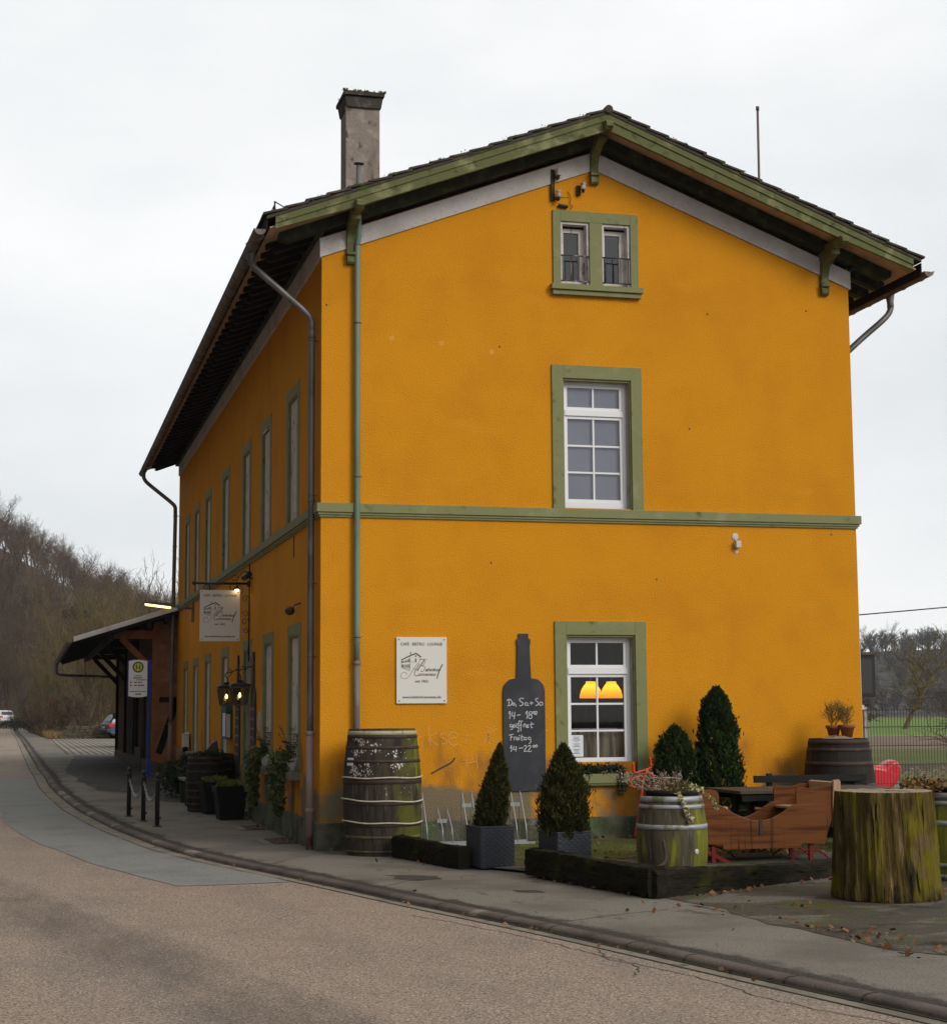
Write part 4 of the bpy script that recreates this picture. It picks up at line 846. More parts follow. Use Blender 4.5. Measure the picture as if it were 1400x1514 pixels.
def scroll(cx, cz, r, turns, a0, sgn=1, n=22): return [(cx + (r * (1 - .8 * i / n)) * math.cos(a0 + sgn * turns * 2 * PI * i / n), 7.5, cz + (r * (1 - .8 * i / n)) * math.sin(a0 + sgn * turns * 2 * PI * i / n)) for i in range(n + 1)]
for cx, cz, r, s in ((-.10, 4.27, .09, 1), (-.20, 4.02, .10, -1), (-.09, 3.86, .07, 1), (-.09, 3.60, .065, -1), (-.09, 3.46, .065, 1), (-.08, 3.3, .055, -1), (-.28, 4.23, .07, 1), (-.78, 4.06, .06, 1)): a.tube(scroll(cx, cz, r, 1.3, 0 if s > 0 else PI, s), .006, 4)
a.tube(smooth_pts([(-.25, 7.5, 4.16), (-.16, 7.5, 4.34), (-.06, 7.5, 4.36), (-.02, 7.5, 4.3)], 5), .006, 4)
for x in (-.72, -.36): a.tube([(x, 7.5, 4.14), (x, 7.5, 4.01)], .012, 6)
a.build('wrought_iron_bracket', 'iron', hs)
t = thing('spot_lamp', 'small lit spot lamp under the iron arm of the hanging cafe sign', 'lamp', (-.25, 7.42, 4.07))
b = MB(); b.lathe([(.02, .05), (.04, .03), (.045, -.01)], 10, (-.25, 7.42, 4.04)); b.tube([(-.25, 7.42, 4.08), (-.25, 7.5, 4.13)], .008, 5); b.build('housing', 'iron', t)
b = MB(); b.ball((-.25, 7.42, 4.03), .034, 10); b.build('bulb', 'spot', t)
t = thing('flood_lamp', 'black cylinder floodlight on the road side wall beside the iron sign arm', 'lamp', (0, 7.2, 4.25))
b = MB(); b.tube([(-.06, 7.12, 4.28), (-.15, 7.3, 4.22)], .05, 10); b.build('housing', 'iron', t)
b = MB(); b.tube([(0, 7.18, 4.2), (-.06, 7.15, 4.24)], .012, 6); b.tube(smooth_pts([(-.05, 7.1, 4.24), (-.04, 7.02, 4.1), (-.02, 7.1, 3.98), (-.015, 7.3, 3.95)], 5), .006, 4); b.build('lead', 'cable', t)
tag(MB().tube(smooth_pts([(-.012, 7.55, 3.1), (-.05, 7.4, 2.9), (-.012, 7.2, 2.75), (-.16, 6.9, 2.62)], 6), .005, 4).build('lamp_cable', 'cable'), 'thin black cable running from the sign bracket down to the lanterns', 'cable')
# bottle shaped chalkboards
BOT = [(-.302, .01), (-.292, 0), (.292, 0), (.302, .01), (.302, 1.37), (.288, 1.44), (.25, 1.495), (.20, 1.535), (.105, 1.55), (.095, 1.8), (.088, 2.0), (.098, 2.03), (.098, 2.09), (.07, 2.10), (.07, 2.17), (-.07, 2.17), (-.07, 2.10), (-.102, 2.09), (-.102, 2.03), (-.095, 2.0), (-.098, 1.8), (-.108, 1.55), (-.20, 1.535), (-.255, 1.49), (-.29, 1.44), (-.302, 1.37)]
def bottle(label, loc, rz, art):
    t = thing('bottle_chalkboard', label, 'chalkboard', loc, rz, 'bottle shaped chalkboards on the cafe walls')
    b = MB(); b.prism(BOT, -.032, -.004, lambda u, v, q: (u, q, v)); b.build('board', 'slate', t, bevel=.004, local=True)
    k = MB(); f = lambda u, v: (u, -.034, v)
    def C(L): return [(-.302 + (a / 5.9375 + 735 - 743) * .00979, 1.391 - (b / 5.9375 + 925 - 1020) * .00929) for a, b in L]
    for st in art: k.ribbon(smooth_pts(C(st), 4) if len(st) > 2 else [np.array(p) for p in C(st)], .0105, f)
    k.build('chalk_writing', 'chalk', t, recalc=False, local=True); return t
ART = [[(95, 652), (97, 680), (93, 704)], [(78, 660), (95, 648), (115, 655), (124, 678), (114, 698), (84, 706)], circ(137, 690, 10), [(158, 694), (158, 716)],
    [(226, 642), (204, 638), (188, 652), (200, 668), (218, 680), (212, 700), (188, 704)], circ(246, 690, 12), [(260, 678), (259, 700), (272, 702)], [(276, 682), (310, 681)], [(293, 667), (292, 699)], [(354, 640), (334, 644), (330, 658), (350, 674), (352, 696), (328, 703)], circ(378, 688, 15),
    [(92, 778), (106, 752), (103, 820)], [(128, 758), (120, 794), (152, 790)], [(147, 758), (140, 822)], [(166, 788), (196, 785)], [(240, 776), (256, 752), (251, 820)], circ(284, 770, 13), circ(281, 802, 16), circ(312, 765, 9), circ(333, 764, 9), [(315, 783), (340, 780)],
    circ(113, 880, 11), [(124, 870), (124, 908), (106, 912)], [(132, 885), (146, 881), (139, 870), (131, 882), (136, 896), (150, 892)], circ(167, 883, 12), [(154, 858), (156, 864)], [(168, 858), (170, 864)], [(196, 842), (184, 838), (178, 870), (178, 930), (166, 926)], [(216, 842), (204, 840), (198, 870), (198, 930)], [(172, 880), (208, 876)], [(222, 896), (224, 870), (238, 868), (242, 896)], [(250, 886), (264, 882), (258, 870), (250, 884), (256, 898), (270, 892)], [(292, 848), (288, 896), (302, 896)], [(276, 870), (314, 866)],
    [(92, 962), (135, 954)], [(114, 958), (108, 1008)], [(104, 982), (128, 978)], [(140, 1008), (140, 982), (154, 978)], [(158, 996), (172, 990), (164, 980), (157, 994), (164, 1006), (178, 1000)], [(184, 982), (183, 1006)], [(180, 968), (190, 966)], [(206, 958), (203, 1006), (214, 1006)], [(194, 980), (222, 976)], circ(234, 994, 11), [(246, 982), (246, 1006)], circ(272, 992, 11), [(283, 980), (283, 1026), (266, 1038)],
    [(104, 1078), (116, 1052), (113, 1108)], [(140, 1058), (130, 1088), (162, 1086)], [(156, 1060), (152, 1108)], [(178, 1078), (218, 1074)], [(222, 1064), (238, 1054), (246, 1068), (224, 1104), (254, 1102)], [(258, 1064), (274, 1054), (282, 1068), (260, 1106), (292, 1104)], circ(310, 1062, 9), circ(332, 1060, 9)]
bottle('bottle shaped blackboard with opening hours in chalk on the yellow gable wall', (2.852, 0, .743), 0, ART)
def scrib(seed):
    r = random.Random(seed); L = []
    for row in range(6):
        y = 700 + row * 105; x = 85
        while x < 370:
            n = r.randint(3, 5); L.append([(x + i * 11, y + r.uniform(-22, 18)) for i in range(n)]); x += n * 11 + 16
    return L
bottle('narrow looking bottle shaped blackboard right of the door on the road side', (0, 6.85, .735), -PI / 2, scrib(3))
bottle('narrow looking bottle shaped blackboard left of the door above dark barrels', (0, 9.05, .75), -PI / 2, scrib(5))
# lanterns
def lantern(label, x, y, zt, bright):
    t = thing('lantern', label, 'lantern', (x, y, zt), 0, 'lanterns by the cafe door')
    q = math.sqrt(2)
    b = MB(); b.lathe([(.05, .035), (.12, .012), (.24, -.012), (.25, -.03), (.22, -.055)], 4, (0, 0, 0), False, a0=PI / 4); b.lathe([(.06, .06), (.05, .03)], 8); b.build('lantern_roof', 'iron', t, local=True)
    fr = MB(); w0, w1 = .148, .105; z0, z1 = -.06, -.36
    for sx in (-1, 1):
        for sy in (-1, 1): fr.bar((sx * w0, sy * w0, z0), (sx * w1, sy * w1, z1), .022, .022)
    for z, w in ((z0, w0), (z1, w1)):
        for s in (-1, 1): fr.bar((-w, s * w, z), (w, s * w, z), .026, .026); fr.bar((s * w, -w, z), (s * w, w, z), .026, .026)
    fr.box(-w1, w1, -w1, w1, z1 - .014, z1); fr.build('lantern_frame', 'copperlant', t, local=True)
    g = MB(); w0 -= .004; w1 -= .004
    for p in ([(-w0, -w0), (w0, -w0), (w1, -w1), (-w1, -w1)], [(w0, -w0), (w0, w0), (w1, w1), (w1, -w1)], [(w0, w0), (-w0, w0), (-w1, w1), (w1, w1)], [(-w0, w0), (-w0, -w0), (-w1, -w1), (-w1, w1)]):
        g.add([(p[0][0], p[0][1], z0), (p[1][0], p[1][1], z0), (p[2][0], p[2][1], z1), (p[3][0], p[3][1], z1)], [(0, 1, 2, 3)])
    g.build('lantern_glass', 'lampglass', t, local=True)
    bu = MB(); bu.lathe([(.004, -.15), (.014, -.17), (.024, -.20), (.02, -.225), (.006, -.24)], 10, caps=False); bu.build('bulb', 'bulb', t, local=True)
    so = MB(); so.tube([(0, 0, -.03), (0, 0, -.155)], .013, 8); so.build('lamp_holder', 'iron', t, local=True)
    ar = MB(); ar.tube(smooth_pts([(-x - .02, 0, .30), (-x * .55, 0, .27), (-x * .3, 0, .24), (.02, 0, .25), (-.03, 0, .19), (0, 0, .15), (.02, 0, .10), (0, 0, .04)], 5), .010, 6); ar.lathe([(.04, -.01), (.04, .01)], 8, (-x - .03, 0, .30), fn=None); ar.tube(smooth_pts([(.05, 0, .17), (.09, 0, .22), (.07, 0, .30), (.03, 0, .28)], 4), .008, 5)
    ar.build('lantern_arm', 'iron', t, local=True)
lantern('bright lit lantern on an iron arm from the chalkboard right of the door', -.225, 7.05, 2.36, 1)
lantern('dimmer lit lantern on an iron arm left of the door over dark barrels', -.235, 9.0, 2.36, 0)
# street lamp on the wall
t = thing('street_lamp', 'grey wall mounted street lamp with a lit tube over the pavement', 'street lamp', (0, 18, 4.35))
b = MB(); b.box(-.06, -.003, 17.94, 18.06, 4.02, 4.52); b.build('wall_bracket', 'pipegrey', t, bevel=.008)
b = MB(); b.tube([(-.03, 18, 4.34), (-.5, 18, 4.40)], .028, 8); b.build('lamp_arm', 'pipegrey', t)
b = MB(); b.prism([(-.44, 4.36), (-.44, 4.43), (-.52, 4.455), (-1.1, 4.50), (-1.21, 4.47), (-1.2, 4.455), (-.52, 4.375)], 17.90, 18.10, lambda u, v, q: (u, q, v)); b.build('lamp_housing', 'pipegrey', t, bevel=.012)
b = MB(); b.prism([(-.54, 4.374), (-1.15, 4.448), (-1.13, 4.405), (-.55, 4.335)], 17.92, 18.08, lambda u, v, q: (u, q, v)); b.build('light_tube', 'tube', t, bevel=.01)
# small wall fittings
t = thing('wall_lamp', 'white outdoor light bracket below the green string course on the gable', 'lamp', (6.09, 0, 4.22))
b = MB(); b.box(6.05, 6.13, -.09, -.02, 4.17, 4.27); b.box(6.04, 6.06, -.05, 0, 4.2, 4.25); b.build('socket_box', 'lightgrey', t, bevel=.006)
b = MB(); b.ball((6.07, -.004, 4.335), .055, 10, 1, .10, 1); b.ball((6.085, -.003, 4.12), .034, 10, 1, .12, 1); b.tube([(6.065, -.01, 4.33), (6.065, -.02, 4.26)], .006, 5); b.build('plaster_patch', 'lightgrey', t)
t = thing('wall_lamp', 'brown shell shaped lamp on the road side wall near the corner pipe', 'lamp', (0, 2.05, 3.32))
b = MB(); b.tube([(-.003, 1.7, 3.42), (-.08, 1.78, 3.40), (-.10, 1.9, 3.36)], .012, 6); b.build('lamp_arm', 'iron', t)
b = MB(); b.ball((-.11, 2.05, 3.33), .085, 12, .9, 1.5, .8); b.build('lamp_head', 'brown', t)
def insulator(mb, mi, x, z):
    mb.tube([(x, -.09, z - .085), (x, -.09, z - .03)], .022, 8); mi.lathe([(.036, -.045), (.043, -.04), (.043, .0), (.035, .008), (.035, .025), (.04, .032), (.038, .055), (.02, .065)], 12, (x, -.09, z))
t = thing('insulator_bracket', 'old bracket with two white porcelain insulators above the attic window', 'insulator', (3.38, 0, 9.4))
b = MB(); c = MB(); b.box(3.33, 3.385, -.045, 0, 9.16, 9.62); b.bar((3.355, -.03, 9.535), (3.42, -.09, 9.46), .03, .03); b.bar((3.355, -.03, 9.22), (3.42, -.09, 9.15), .03, .03)
insulator(b, c, 3.425, 9.56); insulator(b, c, 3.425, 9.24); b.build('bracket', 'darkgreen', t); c.build('insulator', 'ceramic', t)
t = thing('insulator_bracket', 'single white porcelain insulator on a wall peg below the gable peak', 'insulator', (3.77, 0, 9.4))
b = MB(); c = MB(); b.box(3.725, 3.775, -.05, 0, 9.27, 9.41); insulator(b, c, 3.80, 9.38); b.build('bracket', 'darkgreen', t); c.build('insulator', 'ceramic', t)
t = thing('cable_end', 'dark cable clamp with a loose curled wire over the attic window', 'cable', (3.5, 0, 9.07))
b = MB(); b.tube(smooth_pts([(3.59, -.01, 9.32), (3.63, -.03, 9.22), (3.62, -.02, 9.14), (3.65, -.03, 9.1), (3.62, -.02, 9.05)], 6), .005, 4); b.tube([(3.46, -.012, 9.22), (3.62, -.012, 9.23)], .003, 4); b.build('wire', 'cable', t)
b = MB(); 
for i in range(4): b.ball((3.46 + i * .035, -.035, 9.095 - i * .004), .028, 8)
b.build('clamp', 'iron', t)
t = thing('display_case', 'dark flat case projecting from the far right corner of the building', 'display case', (8.3, 1.0, 2.3))
b = MB(); b.box(8.0, 8.74, .96, 1.04, 2.03, 2.66); b.build('case', 'boxbrown', t, bevel=.006)
b = MB(); b.box(8.0, 8.76, .94, 1.06, 2.66, 2.685); b.build('case_top', 'brown', t); b = MB(); b.box(8.05, 8.68, .955, .962, 2.08, 2.60); b.build('case_window', 'iron', t)
t = thing('menu_case', 'teal menu case with arched top on the wall beside the door', 'menu case', (0, 10.2, 1.6))
b = MB(); b.prism([(9.95, 1.37), (10.55, 1.37), (10.55, 1.90), (10.47, 2.0), (10.25, 2.06), (10.03, 2.0), (9.95, 1.90)], -.13, -.004, lambda u, v, q: (q, u, v)); b.build('case', 'teal', t, bevel=.006)
b = MB(); b.quad((-.134, 10.0, 1.42), (-.134, 10.5, 1.42), (-.134, 10.5, 1.86), (-.134, 10.0, 1.86)); b.build('menu_sheet', 'paper', t)
b = MB(); b.quad((-.05, 9.947, 1.4), (-.125, 9.947, 1.4), (-.125, 9.947, 1.84), (-.05, 9.947, 1.84)); b.build('side_glass', 'lightgrey', t)
b = MB(); b.ball((0, 6.13, 1.64), .24, 16, .14, .75, 1.0); tag(b.build('oval_plaque', 'galv'), 'slim oval metal plaque on the wall between chalkboard and window', 'plaque')
t = thing('letterbox', 'white letterbox with a dark hanging pot below the last boarded window', 'letterbox', (0, 18.9, 1.2))
b = MB(); b.box(-.17, -.05, 18.3, 18.85, 1.05, 1.38); b.prism([(-.19, 1.38), (-.04, 1.38), (-.04, 1.43)], 18.27, 18.88, lambda u, v, q: (u, q, v)); b.build('box', 'lightgrey', t, bevel=.006)
b = MB(); b.lathe([(.05, 0), (.07, .10), (.06, .12)], 10, (-.14, 18.25, .97)); b.build('pot', 'pot', t)
# lamps, curtain, notice and garland of the lower window
for k, (x, y, lab) in enumerate(((3.95, .85, 'left one of two lit yellow lamp shades behind the lower window'), (4.30, .95, 'right one of two lit yellow lamp shades behind the lower window'))):
    t = thing('pendant_lamp', lab, 'lamp', (x + .17, y, 2.2), 0, 'lit pendant lamps in the cafe window')
    b = MB(); b.lathe([(.165, 0), (.160, .05), (.14, .12), (.105, .18), (.075, .215), (.07, .245), (.0695, .245)], 24, (x + .17, y, 2.02), caps=False); b.build('lamp_shade', 'shade', t, recalc=False)
    lp = bpy.data.lights.new('pendant_light', 'POINT'); lp.energy = 2.0; lp.color = (1, .72, .36); lp.shadow_soft_size = .035; lo = bpy.data.objects.new('pendant_light', lp); COL.objects.link(lo); lo.parent = t; lo.location = (0, 0, 2.13 - 2.2)
    b = MB(); b.tube([(x + .17, y, 2.265), (x + .17, y, 3.58)], .006, 5); b.build('cord', 'cable', t)
cv = MB(); n = 90; xs = np.linspace(3.5, 4.46, n)
for z0, z1 in ((1.10, 1.40), (1.40, 1.60)):
    pass
vs = []
for zi, z in enumerate(np.linspace(1.1, 1.56, 5)):
    for i, x in enumerate(xs): vs.append((x, .29 + .022 * math.sin(x * 38) + .008 * math.sin(x * 91 + zi), z - (.02 * abs(math.sin(x * 14)) if zi == 4 else 0)))
cv.add(vs, [(j * n + i, j * n + i + 1, (j + 1) * n + i + 1, (j + 1) * n + i) for j in range(4) for i in range(n - 1)], True)
cu = tag(cv.build('cafe_curtain', 'curtain', recalc=False), 'short net cafe curtain hanging behind the lower window panes', 'curtain')
rd = MB(); rd.tube([(3.47, .29, 1.585), (4.47, .29, 1.585)], .008, 6); rd.build('curtain_rod', 'whitewood', cu)
t = thing('notice', 'white paper notice stuck inside the lower window in its bottom left pane', 'notice', (3.63, .16, 1.3))
b = MB(); b.box(3.565, 3.765, .158, .160, 1.20, 1.50); b.build('sheet', 'paper', t)
b = MB()
for i in range(13):
    w = .03 + .05 * random.random(); z = 1.475 - i * .019
    if i not in (4, 8): b.quad((3.665 - w, .157, z), (3.665 + w, .157, z), (3.665 + w, .157, z - .006), (3.665 - w, .157, z - .006))
b.build('print', 'ink', t, recalc=False)
L = []
for i in range(18):
    x = 3.62 + .62 * i / 17; L.append(leafball(46, (x, -.05, 1.02 + .03 * math.sin(i * 1.7)), (.07, .06, .07), .06, .025, 100 + i))
for i in range(6): L.append(leafball(30, (4.20 + .05 * random.random(), -.10, .98 - i * .055), (.06, .04, .05), .06, .02, 140 + i, up=-.6))
L.append(leafball(40, (3.75, -.09, .97), (.05, .04, .07), .06, .02, 150, up=-.6))
V, F = join_geo(L); tag(raw_mesh('fir_garland', V, F, 'darkleaf'), 'dark green fir garland lying on the sill of the lower window', 'garland')
# sill planters with trailing ivy and fern
for k, (y, lab) in enumerate(((2.32, 'white ivy pot with fern on the boarded window sill next to the corner pipe'), (5.12, 'white ivy pot with fern on the boarded window sill next to the chalkboard'))):
    t = thing('ivy_pot', lab, 'potted plant', (-.06, y - .25, .995), 0, 'ivy pots on the road side sills')
    b = MB(); b.lathe([(.06, 0), (.095, .17), (.10, .19), (.085, .19), (.08, .15)], 14, (-.07, y - .30, .995)); b.build('pot', 'white', t)
    L = [leafball(140, (-.14, y - .3, 1.2), (.14, .18, .10), .06, .045, 200 + k)]
    for i in range(16):
        u = i / 15; L.append(leafball(95, (-.20 - .06 * math.sin(u * 3) + .03 * math.sin(i * 2.1), y - .24 + .30 * u, 1.22 - .80 * u ** 1.15), (.17 - .09 * u, .26 - .15 * u, .11), .06, .05, 210 + 20 * k + i, shell=.3, up=-.2))
    V, F = join_geo(L); V = V - np.array([-.06, y - .25, .995]); raw_mesh('ivy', V, F, 'ivy', t)
    L = []
    for i in range(9):
        a = i * .7; d = np.array([math.cos(a) * .18, math.sin(a) * .18, .28 + .1 * (i % 3)]); n_ = 14
        for s in (-1, 1):
            C = np.array([np.array([-.07, y - .3, 1.18]) + d * (j + 2) / n_ + np.array([0, 0, -.06 * (j / n_) ** 2]) for j in range(n_)]); pr = np.cross(d, [0, 0, 1.]); pr /= np.linalg.norm(pr)
            L.append(leaf_mesh(C + pr * s * .02, np.tile(pr * s + d * .6, (n_, 1)), .07, .018, seed=i))
    V, F = join_geo(L); V = V - np.array([-.06, y - .25, .995]); raw_mesh('fern', V, F, 'darkleaf', t)
# cellar gratings
for y0, y1, lab in ((1.45, 2.55, 'cellar grating with pale stone edge in the pavement near the corner pipe'), (4.35, 5.35, 'cellar grating with pale stone edge in the pavement near the black planters')):
    t = thing('cellar_grating', lab, 'grating', (-.3, (y0 + y1) / 2, zg((y0 + y1) / 2)), 0, 'cellar gratings along the road side wall')
    z = zg((y0 + y1) / 2)
    b = MB(); b.box(-.55, -.42, y0, y1, z - .03, z + .012); b.build('stone_edge', 'signface' if 0 else 'sillstone', t, bevel=.004)
    b = MB(); b.box(-.415, -.06, y0, y1, z - .03, z + .005); b.build('frame', 'brown', t)
    b = MB()
    for i in range(22): yy = y0 + .02 + (y1 - y0 - .04) * i / 21; b.box(-.41, -.065, yy - .008, yy + .008, z + .005, z + .011)
    b.build('grate_bars', 'rust', t)
# ================================================================== barrels
def barrel(name, label, loc, h, rb, rt, rbot, body, hoops, group=None, top='soil', rz=0, n=48, open_top=True):
    t = thing(name, label, 'barrel', loc, rz, group)
    def rad(z):
        u = z / h; e = rbot + (rt - rbot) * u; return e + (rb - (rbot + rt) / 2) * (1 - (2 * u - 1) ** 2)
    def stave(p, a):
        s = (a / (2 * PI) * 24) % 1; g = 1 - .006 * (1 if (s < .10) else 0); return np.array([p[0] * g, p[1] * g, p[2]])
    b = MB(); prof = [(rad(h * i / 18), h * i / 18) for i in range(19)]; prof += [(rt - .025, h), (rt - .027, h - .05)]
    b.lathe(prof, 96, (0, 0, 0), True, stave, caps=False); b.build('staves', body, t, local=True)
    b = MB(); b.lathe([(.001, h - .045), (rt - .02, h - .045)], 32, caps=False); b.lathe([(.001, .02), (rbot - .02, .02)], 32, caps=False); b.build('head', top, t, local=True)
    for z0, z1, m in hoops:
        b = MB(); e = .007; b.lathe([(rad(z0) + .001, z0), (rad(z0) + e, z0 + .002), (rad(z1) + e, z1 - .002), (rad(z1) + .001, z1)], 64, caps=False)
        for a in (-1.12, -1.0): b.ball((math.cos(a) * (rad(z0) + e), math.sin(a) * (rad(z0) + e), (z0 + z1) / 2), .007, 6)
        b.build('hoop', m, t, local=True)
    return t, rad
zf = lambda y: (1380 - y) / 1250 * 1.62
BB, rad = barrel('big_barrel', 'huge old barrel with flaking paint and moss standing at the building corner', (.70, -.74, 0), 1.62, .512, .435, .455, 'woodflake',
    [(zf(190), zf(150), 'hoopcream'), (zf(222), zf(192), 'hooprust'), (zf(330), zf(300), 'hooprust'), (zf(465), zf(435), 'hooprust'), (zf(672), zf(628), 'hooprust'), (zf(882), zf(850), 'hooprust'), (zf(1092), zf(1064), 'hooprust'), (zf(1210), zf(1182), 'woodmoss'), (zf(1345), zf(1325), 'woodmoss')])
for z, s in ((zf(612), .0), (zf(832), .022), (zf(1048), .018)):
    P = []
    for i in range(64):
        a = 2 * PI * i / 64; r = rad(z) + .016; P.append((r * math.cos(a), r * math.sin(a), z - s * math.sin(a * 1.0 + 2.4) * .9 - .006 * math.sin(5 * a)))
    b = MB(); b.tube(P, .011, 6, closed=True); b.build('rope', 'rope', BB, local=True)
fk = MB(); r_ = random.Random(9)
zones = [(zf(225), zf(300)), (zf(335), zf(432)), (zf(470), zf(600)), (zf(690), zf(800))]
cl = [(r_.choices([0, 1, 2], [5, 4, 5])[0], math.radians(-150 + 75 * r_.random() ** 1.3), r_.random()) for _ in range(26)]
for i in range(520):
    zi, a, uz = r_.choice(cl); a += r_.gauss(0, .07); z = zones[zi][0] + (zones[zi][1] - zones[zi][0]) * min(.96, max(.04, uz + r_.gauss(0, .16))); s = .002 + .011 * r_.random() ** 2.2
    if r_.random() < .14: zi = r_.choices([0, 1, 2, 3], [3, 3, 4, 2])[0]; z = r_.uniform(*zones[zi]); a = math.radians(r_.uniform(-140, -40)); s *= .55
    rr = rad(z) + .0025; k = r_.randint(4, 6); vs = []
    for j in range(k): q = 2 * PI * j / k + r_.random(); e = s * r_.uniform(.5, 1.3); vs.append(((rr) * math.cos(a + e * math.cos(q) / rr), rr * math.sin(a + e * math.cos(q) / rr), z + e * 1.5 * math.sin(q)))
    fk.add(vs, [tuple(range(k))])
fk.build('paint_flakes', 'flake', BB, local=True, recalc=False)
for z0, z1, m in ((zf(410), zf(268), 'ink'), (zf(492), zf(415), 'paper')):
    b = MB(); vs = []
    for z in (z0, z1):
        for a in np.radians([-168, -162, -156, -150]): rr = rad(z) + .004; vs.append((rr * math.cos(a), rr * math.sin(a), z))
    b.add(vs, [(i, i + 1, 5 + i, 4 + i) for i in range(3)]); b.build('poster', m, BB, local=True, recalc=False)
def small_hoops(h): return [(h - .055, h - .002, 'hoop'), (h - .125, h - .08, 'hoop'), (h * .665, h * .715, 'hoop'), (h * .275, h * .325, 'hoop'), (.08, .125, 'hoop'), (.0, .055, 'hoop')]
SB, rad2 = barrel('wine_barrel', 'mossy wine barrel topped with dry heather behind the timber corner', (2.81, -5.70, 0), .93, .375, .315, .325, 'woodmoss', [(.87, .928, 'hoop'), (.80, .842, 'hoop'), (.585, .638, 'hoop'), (.14, .19, 'hoop'), (.02, .07, 'hoop')], 'heather topped wine barrels', rz=.35)
b = MB(); b.ball((0, 0, 0), .03, 10, 1, .3, 1); b.build('bung', 'lightgrey', SB, local=True).location = (.375 * math.cos(-1.55), .375 * math.sin(-1.55), .36)
B2 = dup(SB, (5.93, -6.15, 0), -1.2, 'wine barrel topped with heather partly hidden behind the tree stump')
def heather_bowl(label, loc, big, seed):
    t = thing('heather_bowl', label, 'planter', loc, 0, 'heather bowls on the wine barrels')
    b = MB(); b.lathe([(.24, 0), (.285, .06), (.29, .085), (.27, .085), (.25, .06)], 24); b.build('wicker_bowl', 'wooddark', t, local=True)
    r = np.random.default_rng(seed); L = []; Lg = []
    for i in range(62):                    # dry flower spikes
        a = r.random() * 2 * PI; rr = .24 * math.sqrt(r.random()); x0 = -.10 + rr * math.cos(a) * .75; y0 = rr * math.sin(a)
        d = np.array([(x0) * 1.3 + r.normal() * .05 - .05, r.normal() * .08, .15 + .07 * r.random()]); n_ = 16
        C = np.array([np.array([x0, y0, .06]) + d * (j + 3) / n_ for j in range(n_)]) + r.normal(size=(n_, 3)) * .006
        L.append(leaf_mesh(C, np.tile(d / .2, (n_, 1)) + r.normal(size=(n_, 3)) * .6, .024, .012, seed=i))
    V, F = join_geo(L); raw_mesh('heather_spikes', V, F, 'heather', t)
    L = [leafball(700, (.06, .0, .11), (.17, .2, .09), .035, .012, seed + 1), leafball(250, (-.1, .0, .10), (.16, .18, .07), .035, .012, seed + 2)]
    V, F = join_geo(L); raw_mesh('heather_green', V, F, 'heathergreen', t)
    L = [leafball(130, (.22, -.05, .09), (.10, .14, .05), .045, .035, seed + 3)] + [leafball(9, (-.04 + .012 * math.sin(i * 2) + .012 * i, -.31 - .02 * min(i, 2) - .008 * i, .06 - i * .036), (.025, .02, .02), .045, .035, seed + 10 + i) for i in range(9)] + [leafball(7, (.30 + .03 * min(i, 3) + .01 * i, -.12, .06 - i * .026), (.025, .02, .02), .04, .03, seed + 30 + i) for i in range(8)]
    V, F = join_geo(L); raw_mesh('variegated_ivy', V, F, 'creamleaf', t)
    return t
heather_bowl('wicker bowl of dry heather and pale ivy on the mossy wine barrel', (2.81, -5.70, .90), True, 31)
hb = heather_bowl('wicker bowl of heather on the barrel behind the tree stump', (5.93, -6.15, .90), True, 61)
V, F = join_geo([leafball(160, (5.45, -6.2, 1.0), (.22, .2, .09), .055, .045, 77), leafball(80, (5.63, -6.25, .99), (.15, .15, .07), .05, .04, 78)])
tag(raw_mesh('autumn_foliage', V, F, 'autumn'), 'rust and yellow trailing leaves spilling beside the heather right of the stump', 'plant')
# dark barrels by the road side wall
DB, _ = barrel('dark_barrel', 'dark brown upright barrel with fir sprigs on the pavement by the wall', (-.62, 8.98, zg(9)), 1.0, .335, .30, .30, 'wooddark', [(.93, .98, 'hooprust'), (.84, .88, 'hooprust'), (.70, .735, 'hooprust'), (.5, .53, 'hooprust'), (.36, .39, 'hooprust'), (.24, .27, 'hooprust'), (.12, .15, 'hooprust'), (.02, .05, 'hooprust')], 'dark barrels by the road side wall')
dup(DB, (-.33, 9.62, zg(9.6) + .01), .7, 'dark barrel behind the one with fir sprigs close against the wall')
b = MB(); b.prism([(-.15, 0), (.15, 0), (.13, .18), (.10, .33), (.0, .27), (-.09, .14)], -.06, .06, lambda u, v, q: (u - .50, q + 9.05, v + zg(9) + .95)); tag(b.build('carved_log', 'brown', bevel=.01), 'brown carved log end standing upright on the dark barrel', 'ornament')
V, F = join_geo([leafball(60, (-.72 + .12 * i, 8.95, 1.1 + .02 * (i % 2)), (.12, .14, .07), .07, .03, 300 + i) for i in range(4)]); tag(raw_mesh('fir_sprigs', V, F, 'darkleaf'), 'dark fir sprigs lying on top of the dark barrel', 'plant')
